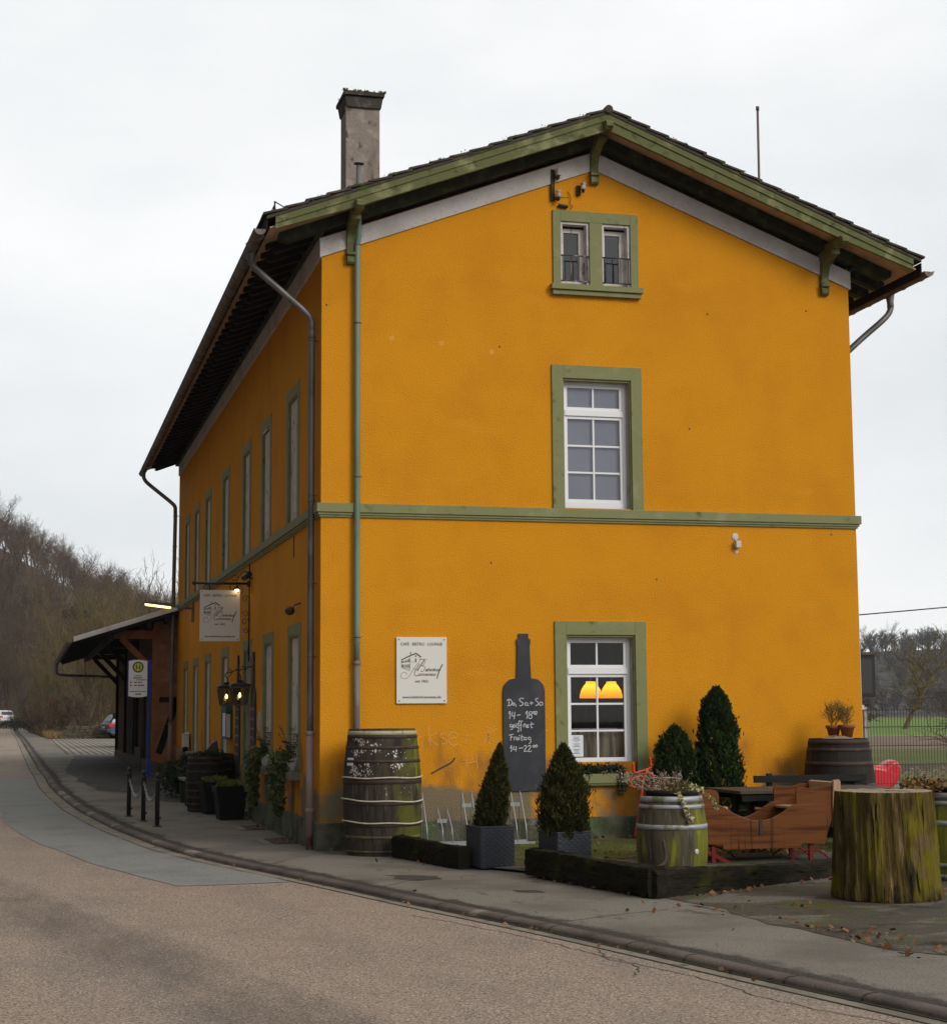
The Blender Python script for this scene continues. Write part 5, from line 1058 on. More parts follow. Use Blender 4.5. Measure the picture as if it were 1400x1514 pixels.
# big dark tub barrel at the right end of the gable with pots
TB, _ = barrel('tub_barrel', 'tall dark barrel with rusty hoops at the right end of the gable wall', (7.30, -.62, .07), 1.36, .505, .41, .52, 'wooddark', [(1.28, 1.34, 'hooprust'), (1.18, 1.23, 'hooprust'), (.98, 1.04, 'hooprust'), (.68, .74, 'hooprust'), (.3, .36, 'hooprust')])
b = MB(); b.lathe([(.001, .085), (.12, .07), (.3, .015), (.40, 0)], 24, (7.28, -.62, 1.385), True, lambda p, a: p + np.array([0, 0, .012 * math.sin(a * 7 + p[0] * 30)])); tag(b.build('gravel_heap', 'stumptop'), 'heap of pale stones filling the top of the dark tub barrel', 'gravel')
for k, (x, y, s, lab) in enumerate(((7.28, -.52, .95, 'smaller left terracotta pot on top of the dark tub barrel'), (7.42, -.66, 1.0, 'terracotta pot with wiry plant on top of the dark tub barrel'))):
    t = thing('terracotta_pot', lab, 'potted plant', (x, y, 1.44), 0, 'terracotta pots on the tub barrel')
    b = MB(); b.lathe([(.07 * s, 0), (.098 * s, .13 * s), (.115 * s, .13 * s), (.118 * s, .18 * s), (.10 * s, .18 * s), (.09 * s, .14 * s)], 18); b.build('pot', 'terracotta', t, local=True)
    b = MB(); b.lathe([(.001, .15 * s), (.095 * s, .15 * s)], 14, caps=False); b.build('soil', 'soil', t, local=True)
    V, F = bare_tree(50 + k, .42, .008, 2, (9, 6), .9, .3, 5, .15, .0025); raw_mesh('stems', V + np.array([0, 0, .12]), F, 'barkyellow', t)
    r = np.random.default_rng(60 + k); V, F = leafball(230, (0, 0, .34), (.15, .12, .19), .032, .010, 60 + k, shell=.1, up=.8); raw_mesh('leaves', V, F, 'heathergreen', t)
# ================================================================== timber sleepers, planters, thujas, bike rack
def sleeper(label, a, b, w, h, sink=0):
    a, b = np.array(a, float), np.array(b, float); L = np.linalg.norm(b - a); ang = math.atan2(b[1] - a[1], b[0] - a[0])
    t = thing('timber_sleeper', label, 'timber beam', (a[0], a[1], zt(*a)), ang, 'old timber sleepers edging the terrace')
    r = np.random.default_rng(int(L * 100)); nx = int(L / .07); ny, nz = 5, 6; vs = {}; mb = MB(); V = []
    def vid(i, j, k):
        if (i, j, k) not in vs:
            x = L * i / nx; y = w * j / ny; z = h * k / nz
            e = .010 if 0 < i < nx else .006
            n1 = .012 * math.sin(x * 3.1 + j) * math.sin(z * 9 + x * 1.3)
            cj = (.007 if j in (0, ny) and k in (0, nz) else 0)
            V.append((x + r.normal(0, .003), y + r.normal(0, .003) + n1 * (j in (0, ny)) + (cj if j == 0 else -cj), z + r.normal(0, .004) + .012 * math.sin(x * 2.2 + y * 8) * (k == nz) - (cj if k == nz else 0))); vs[(i, j, k)] = len(V) - 1
        return vs[(i, j, k)]
    F = []
    for i in range(nx):
        for j in range(ny): F += [(vid(i, j, nz), vid(i + 1, j, nz), vid(i + 1, j + 1, nz), vid(i, j + 1, nz))]
        for k in range(nz): F += [(vid(i, 0, k), vid(i + 1, 0, k), vid(i + 1, 0, k + 1), vid(i, 0, k + 1)), (vid(i + 1, ny, k), vid(i, ny, k), vid(i, ny, k + 1), vid(i + 1, ny, k + 1))]
    for j in range(ny):
        for k in range(nz): F += [(vid(0, j + 1, k), vid(0, j, k), vid(0, j, k + 1), vid(0, j + 1, k + 1)), (vid(nx, j, k), vid(nx, j + 1, k), vid(nx, j + 1, k + 1), vid(nx, j, k + 1))]
    mb.add(V, F, False); mb.build('beam', 'sleeper', t, local=True); t.rotation_euler = (0, sink, ang)
    return t
sleeper('short tarred timber sleeper from the big barrel to the left wicker planter', (.70, -1.33), (1.08, -3.30), .15, .27)
s2 = sleeper('tarred timber sleeper in front of the right wicker planter', (1.56, -4.40), (2.06, -7.0), .20, .285)
sleeper('long tarred timber sleeper in front of the wooden sledge', (2.12, -7.06), (4.9, -5.55), .21, .275, .030)
b = MB(); b.bar((2.24, -6.93, .05), (2.24, -6.93, .30), .06, .02, (1, 0, 0)); tag(MB().tube(smooth_pts([(2.28, -6.82, .55), (2.30, -6.84, .42), (2.27, -6.88, .33), (2.14, -6.96, .285)], 6), .018, 6).build('iron_strap', 'hooprust'), 'bent rusty iron strap over the corner of the timber sleepers', 'strap')
def wicker_planter(label, corner, ang):
    t = thing('wicker_planter', label, 'planter', (corner[0], corner[1], zt(*corner)), ang, 'square grey wicker planters')
    S, H = .43, .48; b = MB()
    b.box(0, S, 0, S, 0, H - .02)
    core = b.build('box', 'planter', t, local=True, bevel=.006)
    wv = MB(); rows = 15
    for k in range(rows):           # basket weave bulges on the sides
        z = .02 + (H - .05) * (k + .5) / rows; hh = (H - .05) / rows * .5
        for side in range(4):
            for i in range(6):
                x0 = S * (i + (.5 if k % 2 else 0)) / 6; x1 = min(S, x0 + S / 6 * .98)
                if x1 - x0 < .02: continue
                prof = []
                for q in range(5):
                    u = q / 4; prof.append((x0 + (x1 - x0) * u, .011 * math.sin(PI * u)))
                def map_(u, o, z, side=side): return {0: (u, -o, z), 1: (S + o, u, z), 2: (S - u, S + o, z), 3: (-o, S - u, z)}[side]
                vs = [map_(u, o, z - hh) for u, o in prof] + [map_(u, o + .003, z) for u, o in prof] + [map_(u, o, z + hh) for u, o in prof]
                wv.add(vs, [(r * 5 + q, r * 5 + q + 1, (r + 1) * 5 + q + 1, (r + 1) * 5 + q) for r in range(2) for q in range(4)], True)
    wv.build('wicker_weave', 'planter', core, local=True, recalc=False)
    rm = MB()
    for a0, a1, c0, c1 in ((-.008, S + .008, -.008, .03), (-.008, S + .008, S - .03, S + .008), (-.008, .03, .03, S - .03), (S - .03, S + .008, .03, S - .03)): rm.box(a0, a1, c0, c1, H - .02, H)
    rm.build('rim', 'planter', t, local=True, bevel=.004); so = MB(); so.box(.03, S - .03, .03, S - .03, H - .019, H - .012); so.build('soil', 'soil', t, local=True)
    return t
wicker_planter('left grey wicker planter at the end of the short sleeper', (1.31, -3.46), math.radians(9))
wicker_planter('right grey wicker planter behind the second sleeper below the cafe window', (1.85, -4.72), math.radians(13))
def thuja(name, label, loc, h, r, seed, m='thuja', n=5200, lean=(0, 0), prof=None, z0=.0, group=None, L=.075, W=.022):
    t = thing(name, label, 'conifer', loc, 0, group); rg = np.random.default_rng(seed)
    prof = prof or [(0, .80), (.12, .98), (.3, 1.0), (.5, .86), (.7, .60), (.85, .36), (.95, .16), (1, .03)]
    u = rg.random(n) ** 1.25; a = rg.random(n) * 2 * PI
    rr = np.interp(u, [p[0] for p in prof], [p[1] for p in prof]) * r
    lump = 1 + .15 * np.sin(a * 3 + u * 9 + seed) * np.sin(u * 17 + seed) + .10 * np.sin(a * 7 + u * 23)
    rad = rr * lump * (.50 + .5 * rg.random(n) ** .5) * np.where(rg.random(n) < .10, 1.0 + .22 * rg.random(n), 1) * (1 + .10 * np.sin(a * 4 + u * 31 + 2 * seed) * np.sin(a * 9 - u * 14))
    C = np.stack([rad * np.cos(a) + lean[0] * u * h, rad * np.sin(a) + lean[1] * u * h, z0 + u * h + rg.normal(0, .015, n)], 1)
    D = np.stack([np.cos(a) * .55, np.sin(a) * .55, np.full(n, .95)], 1) + rg.normal(size=(n, 3)) * .38
    V1 = leaf_mesh(C, D, L * (.6 + .8 * rg.random(n)), W * (.6 + .8 * rg.random(n)), seed=seed)
    V, F = V1; raw_mesh('foliage', V, F, m, t)
    b = MB(); b.tube([(0, 0, 0), (lean[0] * h * .8, lean[1] * h * .8, z0 + h * .8)], [.02 + .015 * h, .008], 6); b.build('trunk', 'bark', t, local=True)
    return t
c9, s9 = math.cos(math.radians(9)), math.sin(math.radians(9))
thuja('thuja', 'slim leaning young thuja growing in the left wicker planter', (1.31 + .215 * (c9 - s9), -3.46 + .215 * (c9 + s9), .44), .99, .185, 5, lean=(.13, 0), n=10500, L=.055, W=.015, group='thujas in wicker planters')
c9, s9 = math.cos(math.radians(13)), math.sin(math.radians(13))
thuja('thuja', 'fuller young thuja growing in the right wicker planter', (1.85 + .215 * (c9 - s9), -4.72 + .215 * (c9 + s9), .46), .98, .275, 8, n=13000, L=.055, W=.015, lean=(.0, 0), prof=[(0, .85), (.12, .98), (.3, 1.0), (.55, .92), (.75, .62), (.88, .36), (.96, .17), (1, .05)], group='thujas in wicker planters')
thuja('conifer', 'low dense conifer against the gable right of the cafe window', (4.86, -.55, .06), 1.55, .33, 15, 'thuja2', 11000, prof=[(0, .8), (.2, 1), (.55, 1), (.78, .82), (.92, .5), (1, .1)], group='conifers against the gable wall', L=.065, W=.024)
thuja('conifer', 'tall dense conifer against the gable wall behind the sledge', (5.47, -.60, .06), 2.08, .42, 21, 'thuja2', 19000, prof=[(0, 1.05), (.25, 1.05), (.42, .80), (.6, .66), (.8, .56), (.93, .36), (1, .08)], group='conifers against the gable wall', L=.065, W=.024)
rk = thing('bike_rack', 'bright zinc bicycle rack with high and low hoops by the gable wall', 'bike rack', (2, -.6, zt(2, -.6)))
b = MB(); z0 = .075
for y in (-.72, -.34): b.bar((1.12, y, z0 + .02), (2.78, y, z0 + .02), .03, .028)
b.build('base_rails', 'rackzinc', rk)
for i, x in enumerate((1.25, 1.59, 1.93, 2.27, 2.61)):
    top = .76 if i % 2 == 0 else .56; b = MB()
    for dx in (-.065, .065):
        b.tube([(x + dx, -.34, z0 + .03), (x + dx, -.36, top - .02), (x + dx, -.375, top), (x + dx, -.40, top - .02), (x + dx, -.66, z0 + .24), (x + dx, -.72, z0 + .03)], .0075, 6)
    b.box(x - .065, x + .065, -.372, -.362, top - .2, top - .15); b.build('wheel_hoop', 'rackzinc', rk)
# ================================================================== sledge
sg_ = thing('wooden_sledge', 'varnished brown wooden horse sledge with red runners on the terrace', 'sledge', (4.6, -3.6, zt(4.6, -3.6)))
YN, YFf = -3.92, -3.28
SIDE = [(3.55, .71), (3.876, .70), (4.11, .69), (4.16, .665), (4.219, .628), (4.29, .588), (4.365, .556), (4.43, .53), (4.495, .512), (4.56, .503), (4.63, .503), (4.70, .51), (4.765, .527), (4.84, .56), (4.915, .599), (4.985, .645), (5.054, .685), (5.57, .695), (5.405, .233), (5.15, .243), (5.10, .19), (4.135, .197), (4.128, .25), (3.62, .265)]
for y in (YN, YFf):
    b = MB(); b.prism(SIDE, y, y + .028, lambda u, v, q: (u, q, v)); o = b.build('side_panel', 'mahogany', sg_, bevel=.004)
    b = MB(); P = [(p[0], y + .014, p[1] + .008) for p in SIDE[:18]]; b.tube(P, .017, 6); b.build('top_trim', 'palewood' if y == 0 else 'mahogany', o)
    b = MB(); b.box(4.60, 4.635, y - .012, y, .36, .52); b.box(4.60, 4.635, y - .012, y + .04, .515, .53); b.build('strap', 'iron', o)
    b = MB(); b.prism([(3.55, .70), (4.096, .70), (4.096, .84), (4.083, .862), (4.05, .888), (3.998, .90), (3.90, .893), (3.55, .90)], y + .002, y + .026, lambda u, v, q: (u, q, v)); b.build('armrest', 'mahogany', sg_, bevel=.004)
    b = MB(); b.prism([(5.085, .698), (5.083, .86), (5.10, .89), (5.135, .905), (5.20, .90), (5.30, .886), (5.37, .90), (5.436, .924), (5.56, .926), (5.555, .698)], y + .002, y + .026, lambda u, v, q: (u, q, v)); b.build('back_rest_side', 'mahogany', sg_, bevel=.004)
b = MB(); b.box(5.09, 5.56, YN + .03, YFf, .64, .67); b.box(3.58, 4.22, YN + .03, YFf, .66, .69); b.build('seat', 'palewood', sg_, bevel=.004)
b = MB(); b.prism([(5.405, .233), (5.43, .225), (5.60, .695), (5.572, .70)], YN, YFf + .028, lambda u, v, q: (u, q, v)); b.box(3.60, 4.13, YN + .03, YFf, .27, .29); b.box(4.14, 5.14, YN + .03, YFf, .20, .22); b.build('floor_board', 'mahogany', sg_)
b = MB(); b.prism([(5.555, .44), (5.64, .69), (5.655, .965), (5.64, .985), (5.615, .995), (5.595, .975), (5.58, .99), (5.56, .975), (5.545, .695)], YN - .03, YN + .02, lambda u, v, q: (u, q, v)); b.prism([(5.555, .44), (5.64, .69), (5.655, .965), (5.60, .985), (5.56, .975), (5.545, .695)], YN + .02, YFf + .03, lambda u, v, q: (u + .004, q, v - .02)); b.build('backboard', 'palewood', sg_, bevel=.005)
b = MB(); b.prism([(3.55, .265), (3.58, .265), (3.58, 1.0), (3.50, 1.02)], YN, YFf, lambda u, v, q: (u, q, v)); b.build('front_board', 'mahogany', sg_)
zg0 = .03
for y in (YN + .06, YFf - .03):
    for x in (4.03, 5.28):
        b = MB(); b.bar((x, y, zg0), (x, y, .26), .05, .04, (0, 1, 0)); b.build('leg', 'red', sg_)
    b = MB(); b.bar((3.86, y, .22), (4.24, y, zg0), .045, .03, (0, 1, 0)); b.build('brace', 'red', sg_)
    b = MB(); b.tube(smooth_pts([(5.02, y, zg0), (5.08, y, .10), (5.18, y, .15), (5.28, y, .165), (5.38, y, .15), (5.47, y, .10), (5.53, y, zg0)], 5), .013, 6); b.build('hoop_brace', 'red', sg_)
    b = MB(); b.tube(smooth_pts([(3.3, y, .20), (3.36, y, .10), (3.5, y, .04), (3.7, y, zg0), (5.75, y, zg0)], 4), .018, 6); b.build('runner', 'iron', sg_)
b = MB(); b.tube([(4.63, YN + .1, .20), (4.63, YN + .1, .12)], .008, 5); b.build('hook', 'iron', sg_)
# red frame with handlebar
def H(a, b): px, py = 920 + a / 7.97, 1110 + b / 7.97; return (3.35 + (px - 935) * .00904, -3.0, 1.233 - (py - 1123) * .00812)
t = thing('red_frame', 'bent orange red metal tube frame with upright handles behind the heather barrel', 'frame', (3.42, -3, zt(3.4, -3)))
b = MB(); b.tube(smooth_pts([H(130, 160), H(133, 225), H(150, 258), H(240, 235), H(320, 205), H(332, 180), H(325, 100)], 4), .013, 6); b.ball(H(128, 155), .02, 8); b.ball(H(324, 96), .02, 8); b.build('handlebar', 'redhandle', t)
b = MB(); b.tube(smooth_pts([H(295, 215), H(285, 260), H(250, 300), H(225, 480), H(200, 620), H(155, 920), H(140, 1010)], 4), .014, 6); b.tube(smooth_pts([H(290, 265), H(330, 275), H(360, 310), H(420, 700), H(430, 1010)], 4), .012, 6); b.build('frame_tube', 'redhandle', t)
b = MB(); b.tube(smooth_pts([H(235, 300), H(170, 305), H(115, 335), H(100, 385), H(115, 420), H(142, 432)], 4), .014, 6); b.build('loop', 'redhandle', t)
b = MB(); b.tube(smooth_pts([H(300, 330), H(500, 325), H(640, 335), H(668, 345), H(678, 310), H(660, 285), H(645, 295)], 4), .016, 6); b.build('grey_arm', 'zinc', t)
# ================================================================== picnic table
pt = thing('picnic_table', 'black stained picnic table with backed benches at the gable wall', 'picnic table', (6.1, -2.2, zt(6, -2.2)))
b = MB()
for i in range(5): y = -3.0 + i * .235; b.box(4.76, 7.0, y, y + .225, .79, .83)
b.build('table_top', 'tabletop', pt, bevel=.004)
b = MB(); b.box(4.80, 6.96, -2.97, -2.94, .70, .789); b.box(4.80, 6.96, -1.93, -1.90, .70, .789); b.build('apron', 'blackwood', pt)
for x in (5.05, 6.65):
    b = MB(); b.bar((x, -2.75, .05), (x, -2.62, .789), .11, .06, (1, 0, 0)); b.build('leg', 'blackwood', pt); b = MB(); b.bar((x, -2.05, .05), (x, -2.2, .789), .11, .06, (1, 0, 0)); b.build('leg', 'blackwood', pt)
    b = MB(); b.bar((x + .08, -3.2, .36), (x + .08, -1.3, .36), .06, .09); b.bar((x + .08, -2.9, .66), (x + .08, -1.95, .66), .06, .09); b.build('cross_beam', 'blackwood', pt)
b = MB(); b.box(4.9, 7.1, -1.55, -1.2, .46, .50); b.box(5.6, 6.9, -3.1, -3.05, .40, .44); b.build('bench_seat', 'blackwood', pt, bevel=.004)
b = MB(); b.box(5.75, 7.42, -1.20, -1.16, .85, .945); b.box(7.22, 7.42, -1.22, -1.155, .72, .83); b.build('back_rail', 'blackwood', pt, bevel=.004)
b = MB(); b.bar((6.0, -1.14, .05), (6.0, -1.12, .97), .07, .06, (1, 0, 0)); b.bar((7.0, -1.14, .05), (7.0, -1.12, .93), .07, .06, (1, 0, 0)); b.build('bench_post', 'blackwood', pt)
# ================================================================== tree stump
st = thing('tree_stump', 'thick mossy upright log with weathered grooves on the terrace edge', 'tree stump', (4.265, -7.66, 0))
r_ = random.Random(12); RS = [(k, .020 / (1 + .09 * k) * r_.uniform(.4, 1), r_.uniform(0, 6.28), r_.uniform(-1.6, 1.6)) for k in (2, 7, 13, 17, 29, 37, 53)]
def gr(p, a):
    z = p[2]; g = 1 + sum(am * math.sin(k * a + ph + w * z + 1.3 * math.sin(2.1 * z + ph)) for k, am, ph, w in RS) + .05 * max(0, .16 - z) / .16 * (1 + .8 * math.sin(a * 6)) + .022 * math.sin(a * 3 + 1.2) + .018 * math.sin(a * 5 + 1) + .014 * math.sin(a * 11 + p[2] * 1.5) + .012 * math.sin(a * 23 + p[2] * 2.3) + .008 * math.sin(a * 47 + 3 * p[2]) + .006 * math.sin(a * 9 + p[2] * 11); return np.array([p[0] * g, p[1] * g, p[2]])
b = MB(); prof = [(.475, 0), (.497, .03), (.502, .12)] + [(.500 - .030 * (i / 16) ** 1.1, .12 + .91 * i / 16) for i in range(1, 17)]
b.lathe(prof, 220, (0, 0, 0), True, gr, caps=False); b.build('log', 'stump', st, local=True)
b = MB(); b.lathe([(.001, 1.03), (.25, 1.032), (.455, 1.03), (.469, 1.027)], 110, (0, 0, 0), False, lambda p, a: gr(p, a) + np.array([0, 0, .004 * math.sin(a * 17)]), caps=False); b.build('cut_top', 'stumptop', st, local=True)
# ================================================================== left foreground: planters, bollards, bench, shrub
def pot_thing(label, x, y, ang, seed):
    z = zg(y); t = thing('black_planter', label, 'planter', (x, y, z), ang, 'black tapered planters by the door')
    q = math.sqrt(2) / 2
    b = MB(); b.lathe([(.40 * q, 0), (.50 * q, .46), (.55 * q, .46), (.56 * q, .57), (.50 * q, .57), (.48 * q, .50)], 4, (0, 0, 0), False, a0=PI / 4); b.build('pot', 'pot', t, local=True, bevel=.006)
    b = MB(); b.lathe([(.001, .52), (.49 * q, .52)], 4, (0, 0, 0), False, caps=False, a0=PI / 4); b.build('soil', 'soil', t, local=True)
    L = [leafball(70, (.16 * math.cos(i * 1.1) * (i % 3) / 2, .16 * math.sin(i * 1.1) * (i % 3) / 2, .60 + .02 * (i % 2)), (.10, .10, .06), .05, .02, seed + i) for i in range(9)]
    V, F = join_geo(L); raw_mesh('foliage', V, F, 'yellowleaf', t); return t
pot_thing('nearer black tapered planter with yellow green foliage by the door', -.40, 6.86, .05, 400)
pot_thing('farther black tapered planter with foliage in front of the dark barrel', -.50, 8.28, .1, 440)
for k, (x, y, lab) in enumerate(((-2.03, 8.05, 'farthest of the three black bollards on the pavement'), (-1.86, 6.85, 'middle one of the three black bollards on the pavement'), (-1.725, 5.55, 'nearest of the three black bollards on the pavement'))):
    if k == 0:
        BO = thing('bollard', lab, 'bollard', (x, y, zg(y)), 0, 'black bollards along the kerb')
        b = MB(); b.lathe([(.038, 0), (.038, .72), (.045, .73), (.045, .75), (.03, .76), (.025, .78)], 14); b.build('post', 'iron', BO, local=True)
        b = MB(); b.ball((0, 0, .815), .045, 14); b.build('ball_head', 'iron', BO, local=True)
        b = MB(); b.lathe([(.075, 0), (.072, .012), (.045, .018)], 14); b.build('base_plate', 'iron', BO, local=True)
        b = MB(); b.tube([(.03, 0, .14), (.06, 0, .14)], .018, 8); b.tube([(0, -.035, .68), (0, -.06, .68)], .012, 6); b.build('lug', 'iron', BO, local=True)
    else: dup(BO, (x, y, zg(y)), .2 * k, lab)
for (a, c2, lab) in (((-2.03, 8.05), (-1.86, 6.85), 'sagging steel chain between the farthest and middle bollards'), ((-1.86, 6.85), (-1.725, 5.55), 'sagging steel chain between the middle and nearest bollards')):
    b = MB(); n = 26
    for i in range(n):
        u = (i + .5) / n; x = a[0] + (c2[0] - a[0]) * u; y = a[1] + (c2[1] - a[1]) * u; z = zg(y) + .68 - .30 * (1 - (2 * u - 1) ** 2)
        d = np.array([c2[0] - a[0], c2[1] - a[1], -.30 * (4 * (1 - 2 * u))]); d /= np.linalg.norm(d); e = np.cross(d, [0, 0, 1.]); e /= np.linalg.norm(e); g = np.cross(d, e); e, g = (e, g) if i % 2 else (g, e)
        b.tube([np.array([x, y, z]) + d * .034 * math.cos(q) + e * .016 * math.sin(q) for q in np.linspace(0, 2 * PI, 11)[:-1]], .0065, 5, closed=True)
    tag(b.build('bollard_chain', 'galv'), lab, 'chain', 'chains between the bollards')
t = thing('bench', 'small green wooden bench beside the dark barrels against the wall', 'bench', (-.6, 10.7, zg(10.7)))
b = MB()
for i in range(3): b.box(-.88 + i * .15, -.74 + i * .15, 10.15, 11.5, .58, .62)
b.build('seat', 'sillstone', t); z = zg(10.7)
for y in (10.3, 11.35): b = MB(); b.box(-.85, -.47, y - .05, y + .05, z, .579); b.build('leg', 'darkgreen', t)
L = [leafball(170, (-.62 + .25 * math.cos(i * 1.3), 12.9 + .4 * math.sin(i * 2.1), zg(13) + .22 + .16 * (i % 3)), (.30, .35, .22), .08, .06, 500 + i) for i in range(8)]
V, F = join_geo(L); tag(raw_mesh('ivy_bush', V, F, 'darkleaf'), 'low dark glossy evergreen bush at the foot of the wall', 'bush')
V, F = leafball(900, (-.5, 13.6, zg(13.6) + .66), (.18, .18, .18), .04, .03, 530, shell=.8); tag(raw_mesh('box_ball', V, F, 'darkleaf'), 'small dark clipped ball shrub behind the evergreen bush', 'bush')
# bus stop
z = zg(20.2)
t = thing('bus_stop', 'bus stop sign with green H on a blue post by the shed', 'bus stop sign', (-.86, 20.2, z))
b = MB(); b.box(-.90, -.815, 20.2, 20.26, 2.28, 3.2); b.box(-.89, -.835, 20.2, 20.26, z, 2.28); b.box(-.905, -.85, 20.19, 20.27, z + .9, z + 1.25); b.box(-.90, -.80, 20.18, 20.28, z, z + .45); b.build('post', 'blue', t)
b = MB(); b.box(-1.395, -.905, 20.205, 20.255, 2.30, 3.185); b.build('sign_frame', 'blue', t)
b = MB(); b.prism([(-1.365, 2.31), (-1.25, 2.285), (-1.14, 2.28), (-1.03, 2.285), (-.915, 2.31), (-.915, 3.17), (-1.03, 3.195), (-1.14, 3.20), (-1.25, 3.195), (-1.365, 3.17)], 20.17, 20.204, lambda u, v, q: (u, q, v)); pn_ = b.build('sign_panel', 'stopwhite', t)
f = lambda u, v: (u - 1.14, 20.167, v); f2 = lambda u, v: (u - 1.14, 20.164, v); f3 = lambda u, v: (u - 1.14, 20.161, v)
def disc(mb, r, cz, f): P = circ(0, cz, r, 32)[:-1]; mb.add([f(*p) for p in P], [tuple(range(32))])
b = MB(); disc(b, .135, 3.02, f); b.build('sign_ring', 'hgreen', pn_, recalc=False); b = MB(); disc(b, .10, 3.02, f2); b.build('sign_disc', 'hyellow', pn_, recalc=False)
b = MB()
for x0, x1, z0, z1 in ((-.055, -.03, 2.955, 3.085), (.03, .055, 2.955, 3.085), (-.03, .03, 3.01, 3.03)): b.add([f3(x0, z0), f3(x1, z0), f3(x1, z1), f3(x0, z1)], [(0, 1, 2, 3)])
b.add([f(-.20, 2.415), f(.20, 2.415), f(.20, 2.43), f(-.20, 2.43)], [(0, 1, 2, 3)]); b.build('letter_h', 'hgreen', pn_, recalc=False)
b = MB(); add_text(b, 'Aumenau', .045, 0, 2.80, f); add_text(b, 'Bahnhof', .065, 0, 2.74, f)
for zz in (2.635, 2.56):
    for x0, x1 in ((-.09, -.03), (0, .06), (.07, .15) if zz < 2.6 else (.07, .10)): b.add([f(x0, zz), f(x1, zz), f(x1, zz + .025), f(x0, zz + .025)], [(0, 1, 2, 3)])
b.build('lettering', 'ink', pn_, recalc=False)
b = MB(); b.add([f(-.04, 2.70), f(.21, 2.70), f(.21, 2.715), f(-.04, 2.715)], [(0, 1, 2, 3)]); b.add([f(-.06, 2.345), f(.08, 2.345), f(.08, 2.37), f(-.06, 2.37)], [(0, 1, 2, 3)]); b.build('blue_line', 'signblue', pn_, recalc=False)
b = MB(); disc(b, .022, 2.648, lambda u, v: (u - 1.31, 20.167, v)); disc(b, .022, 2.572, lambda u, v: (u - 1.31, 20.167, v)); b.build('red_dots', 'signred', pn_, recalc=False)
# ================================================================== GOODS SHED
SH = thing('goods_shed', 'brown timber framed brick goods shed with wide dark eaves behind the yellow building', 'shed', (0, 22.65, 0))
X0, Y0, Y1 = -.60, 22.65, 39.8
fp = lambda u, v, t: (u, t, v)
def zr(x): return 3.80 + .317 * (x + 2.64)           # top of the roof plane on the road side
b = MB(); b.add([(X0, Y0, .1), (9, Y0, .1), (9, Y0, 4.3), (4.2, Y0, zr(4.2) - .2), (X0, Y0, zr(X0) - .2)], [(0, 1, 2, 3, 4)]); b.build('gable_wall', 'brick', SH)
b = MB(); b.add([(X0, Y0, .1), (X0, Y0, zr(X0) - .2), (X0, Y1, zr(X0) - .2), (X0, Y1, .1)], [(0, 1, 2, 3)]); b.add([(X0, Y1, .1), (9, Y1, .1), (9, Y1, 4.3), (4.2, Y1, zr(4.2) - .2), (X0, Y1, zr(X0) - .2)], [(0, 1, 2, 3, 4)]); b.build('wall', 'brickdark', SH)
b = MB(); b.box(X0 - .06, 1.5, Y0 - .07, Y0 - .002, .1, .62); b.box(X0 - .08, X0 - .002, Y0, Y1, .1, .66); b.build('stone_plinth', 'drystone', SH, bevel=.03)
b = MB(); b.box(X0 - .02, X0 + .16, Y0 - .03, Y0 + .1, .66, 4.1); b.box(X0 + .9, X0 + 1.05, Y0 - .028, Y0, .66, 4.2); b.build('post', 'beam', SH)
b = MB(); b.box(-1.72, X0 - .021, Y0 - .03, Y0 + .12, 3.83, 4.05); b.box(X0 + .161, 4, Y0 - .034, Y0 - .002, 3.83, 4.05); b.box(X0 + .161, 4, Y0 - .034, Y0 - .002, .62, .80); b.build('tie_beam', 'beam', SH)
b = MB(); b.bar((-1.42, Y0 + .04, 3.84), (X0 + .0, Y0 + .04, 3.02), .11, .15); b.build('brace', 'beam', SH)
b = MB(); b.bar((X0 + .17, Y0 - .018, .85), (X0 + .62, Y0 - .018, 2.2), .03, .16); b.bar((X0 + .17, Y0 - .018, 2.25), (X0 + .9, Y0 - .018, 2.25), .03, .12); b.build('wall_timber', 'beamdark', SH)
for y in (28.4, 34.1, 39.3):
    b = MB(); b.box(-1.72, X0, y - .07, y + .07, 3.83, 4.0); b.bar((-1.45, y, 3.84), (X0, y, 2.95), .12, .14); b.box(X0 - .09, X0, y - .08, y + .08, .66, 3.83); b.build('brace', 'beamdark', SH)
b = MB(); b.box(X0 - .05, X0 - .002, 25.2, 26.1, .7, 3.3); b.box(X0 - .05, X0 - .002, 30, 32.4, .7, 3.2); b.build('shed_door', 'beamdark', SH)
b = MB()
for i in range(7): b.box(X0 - .11, X0 - .081, 25.6 + i * .35, 25.75 + i * .35, .42, .95)
b.build('floor_vents', 'iron', SH)
R2 = MB()
for xa, xb in ((-2.66, 4.2), (4.2, 11.06)):
    za = zr(xa) if xa < 4 else zr(4.2); zb = zr(4.2) if xa < 4 else zr(-2.66)
    R2.prism([(xa, za - .05), (xb, zb - .05), (xb, zb), (xa, za)], Y0 - .78, Y1 + .5, fp)
rf2 = R2.build('roof', 'beamdark', SH)
b = MB()
b.prism([(-2.66, zr(-2.66) - .09), (4.2, zr(4.2) - .09), (4.2, zr(4.2) + .04), (-2.66, zr(-2.66) + .04)], Y0 - .83, Y0 - .785, fp); b.build('verge_trim', 'shedroof', rf2, bevel=.01)
b = MB(); b.prism([(-2.55, zr(-2.55) - .17), (4.2, zr(4.2) - .17), (4.2, zr(4.2) - .10), (-2.55, zr(-2.55) - .10)], Y0 - .80, Y0 - .74, fp)
for x in (-1.72, -.78, -.30): b.box(x - .06, x + .06, Y0 - .82, Y1 + .3, zr(x) - .33, zr(x) - .19)
b.build('purlins', 'beamdark', SH)
b = MB()
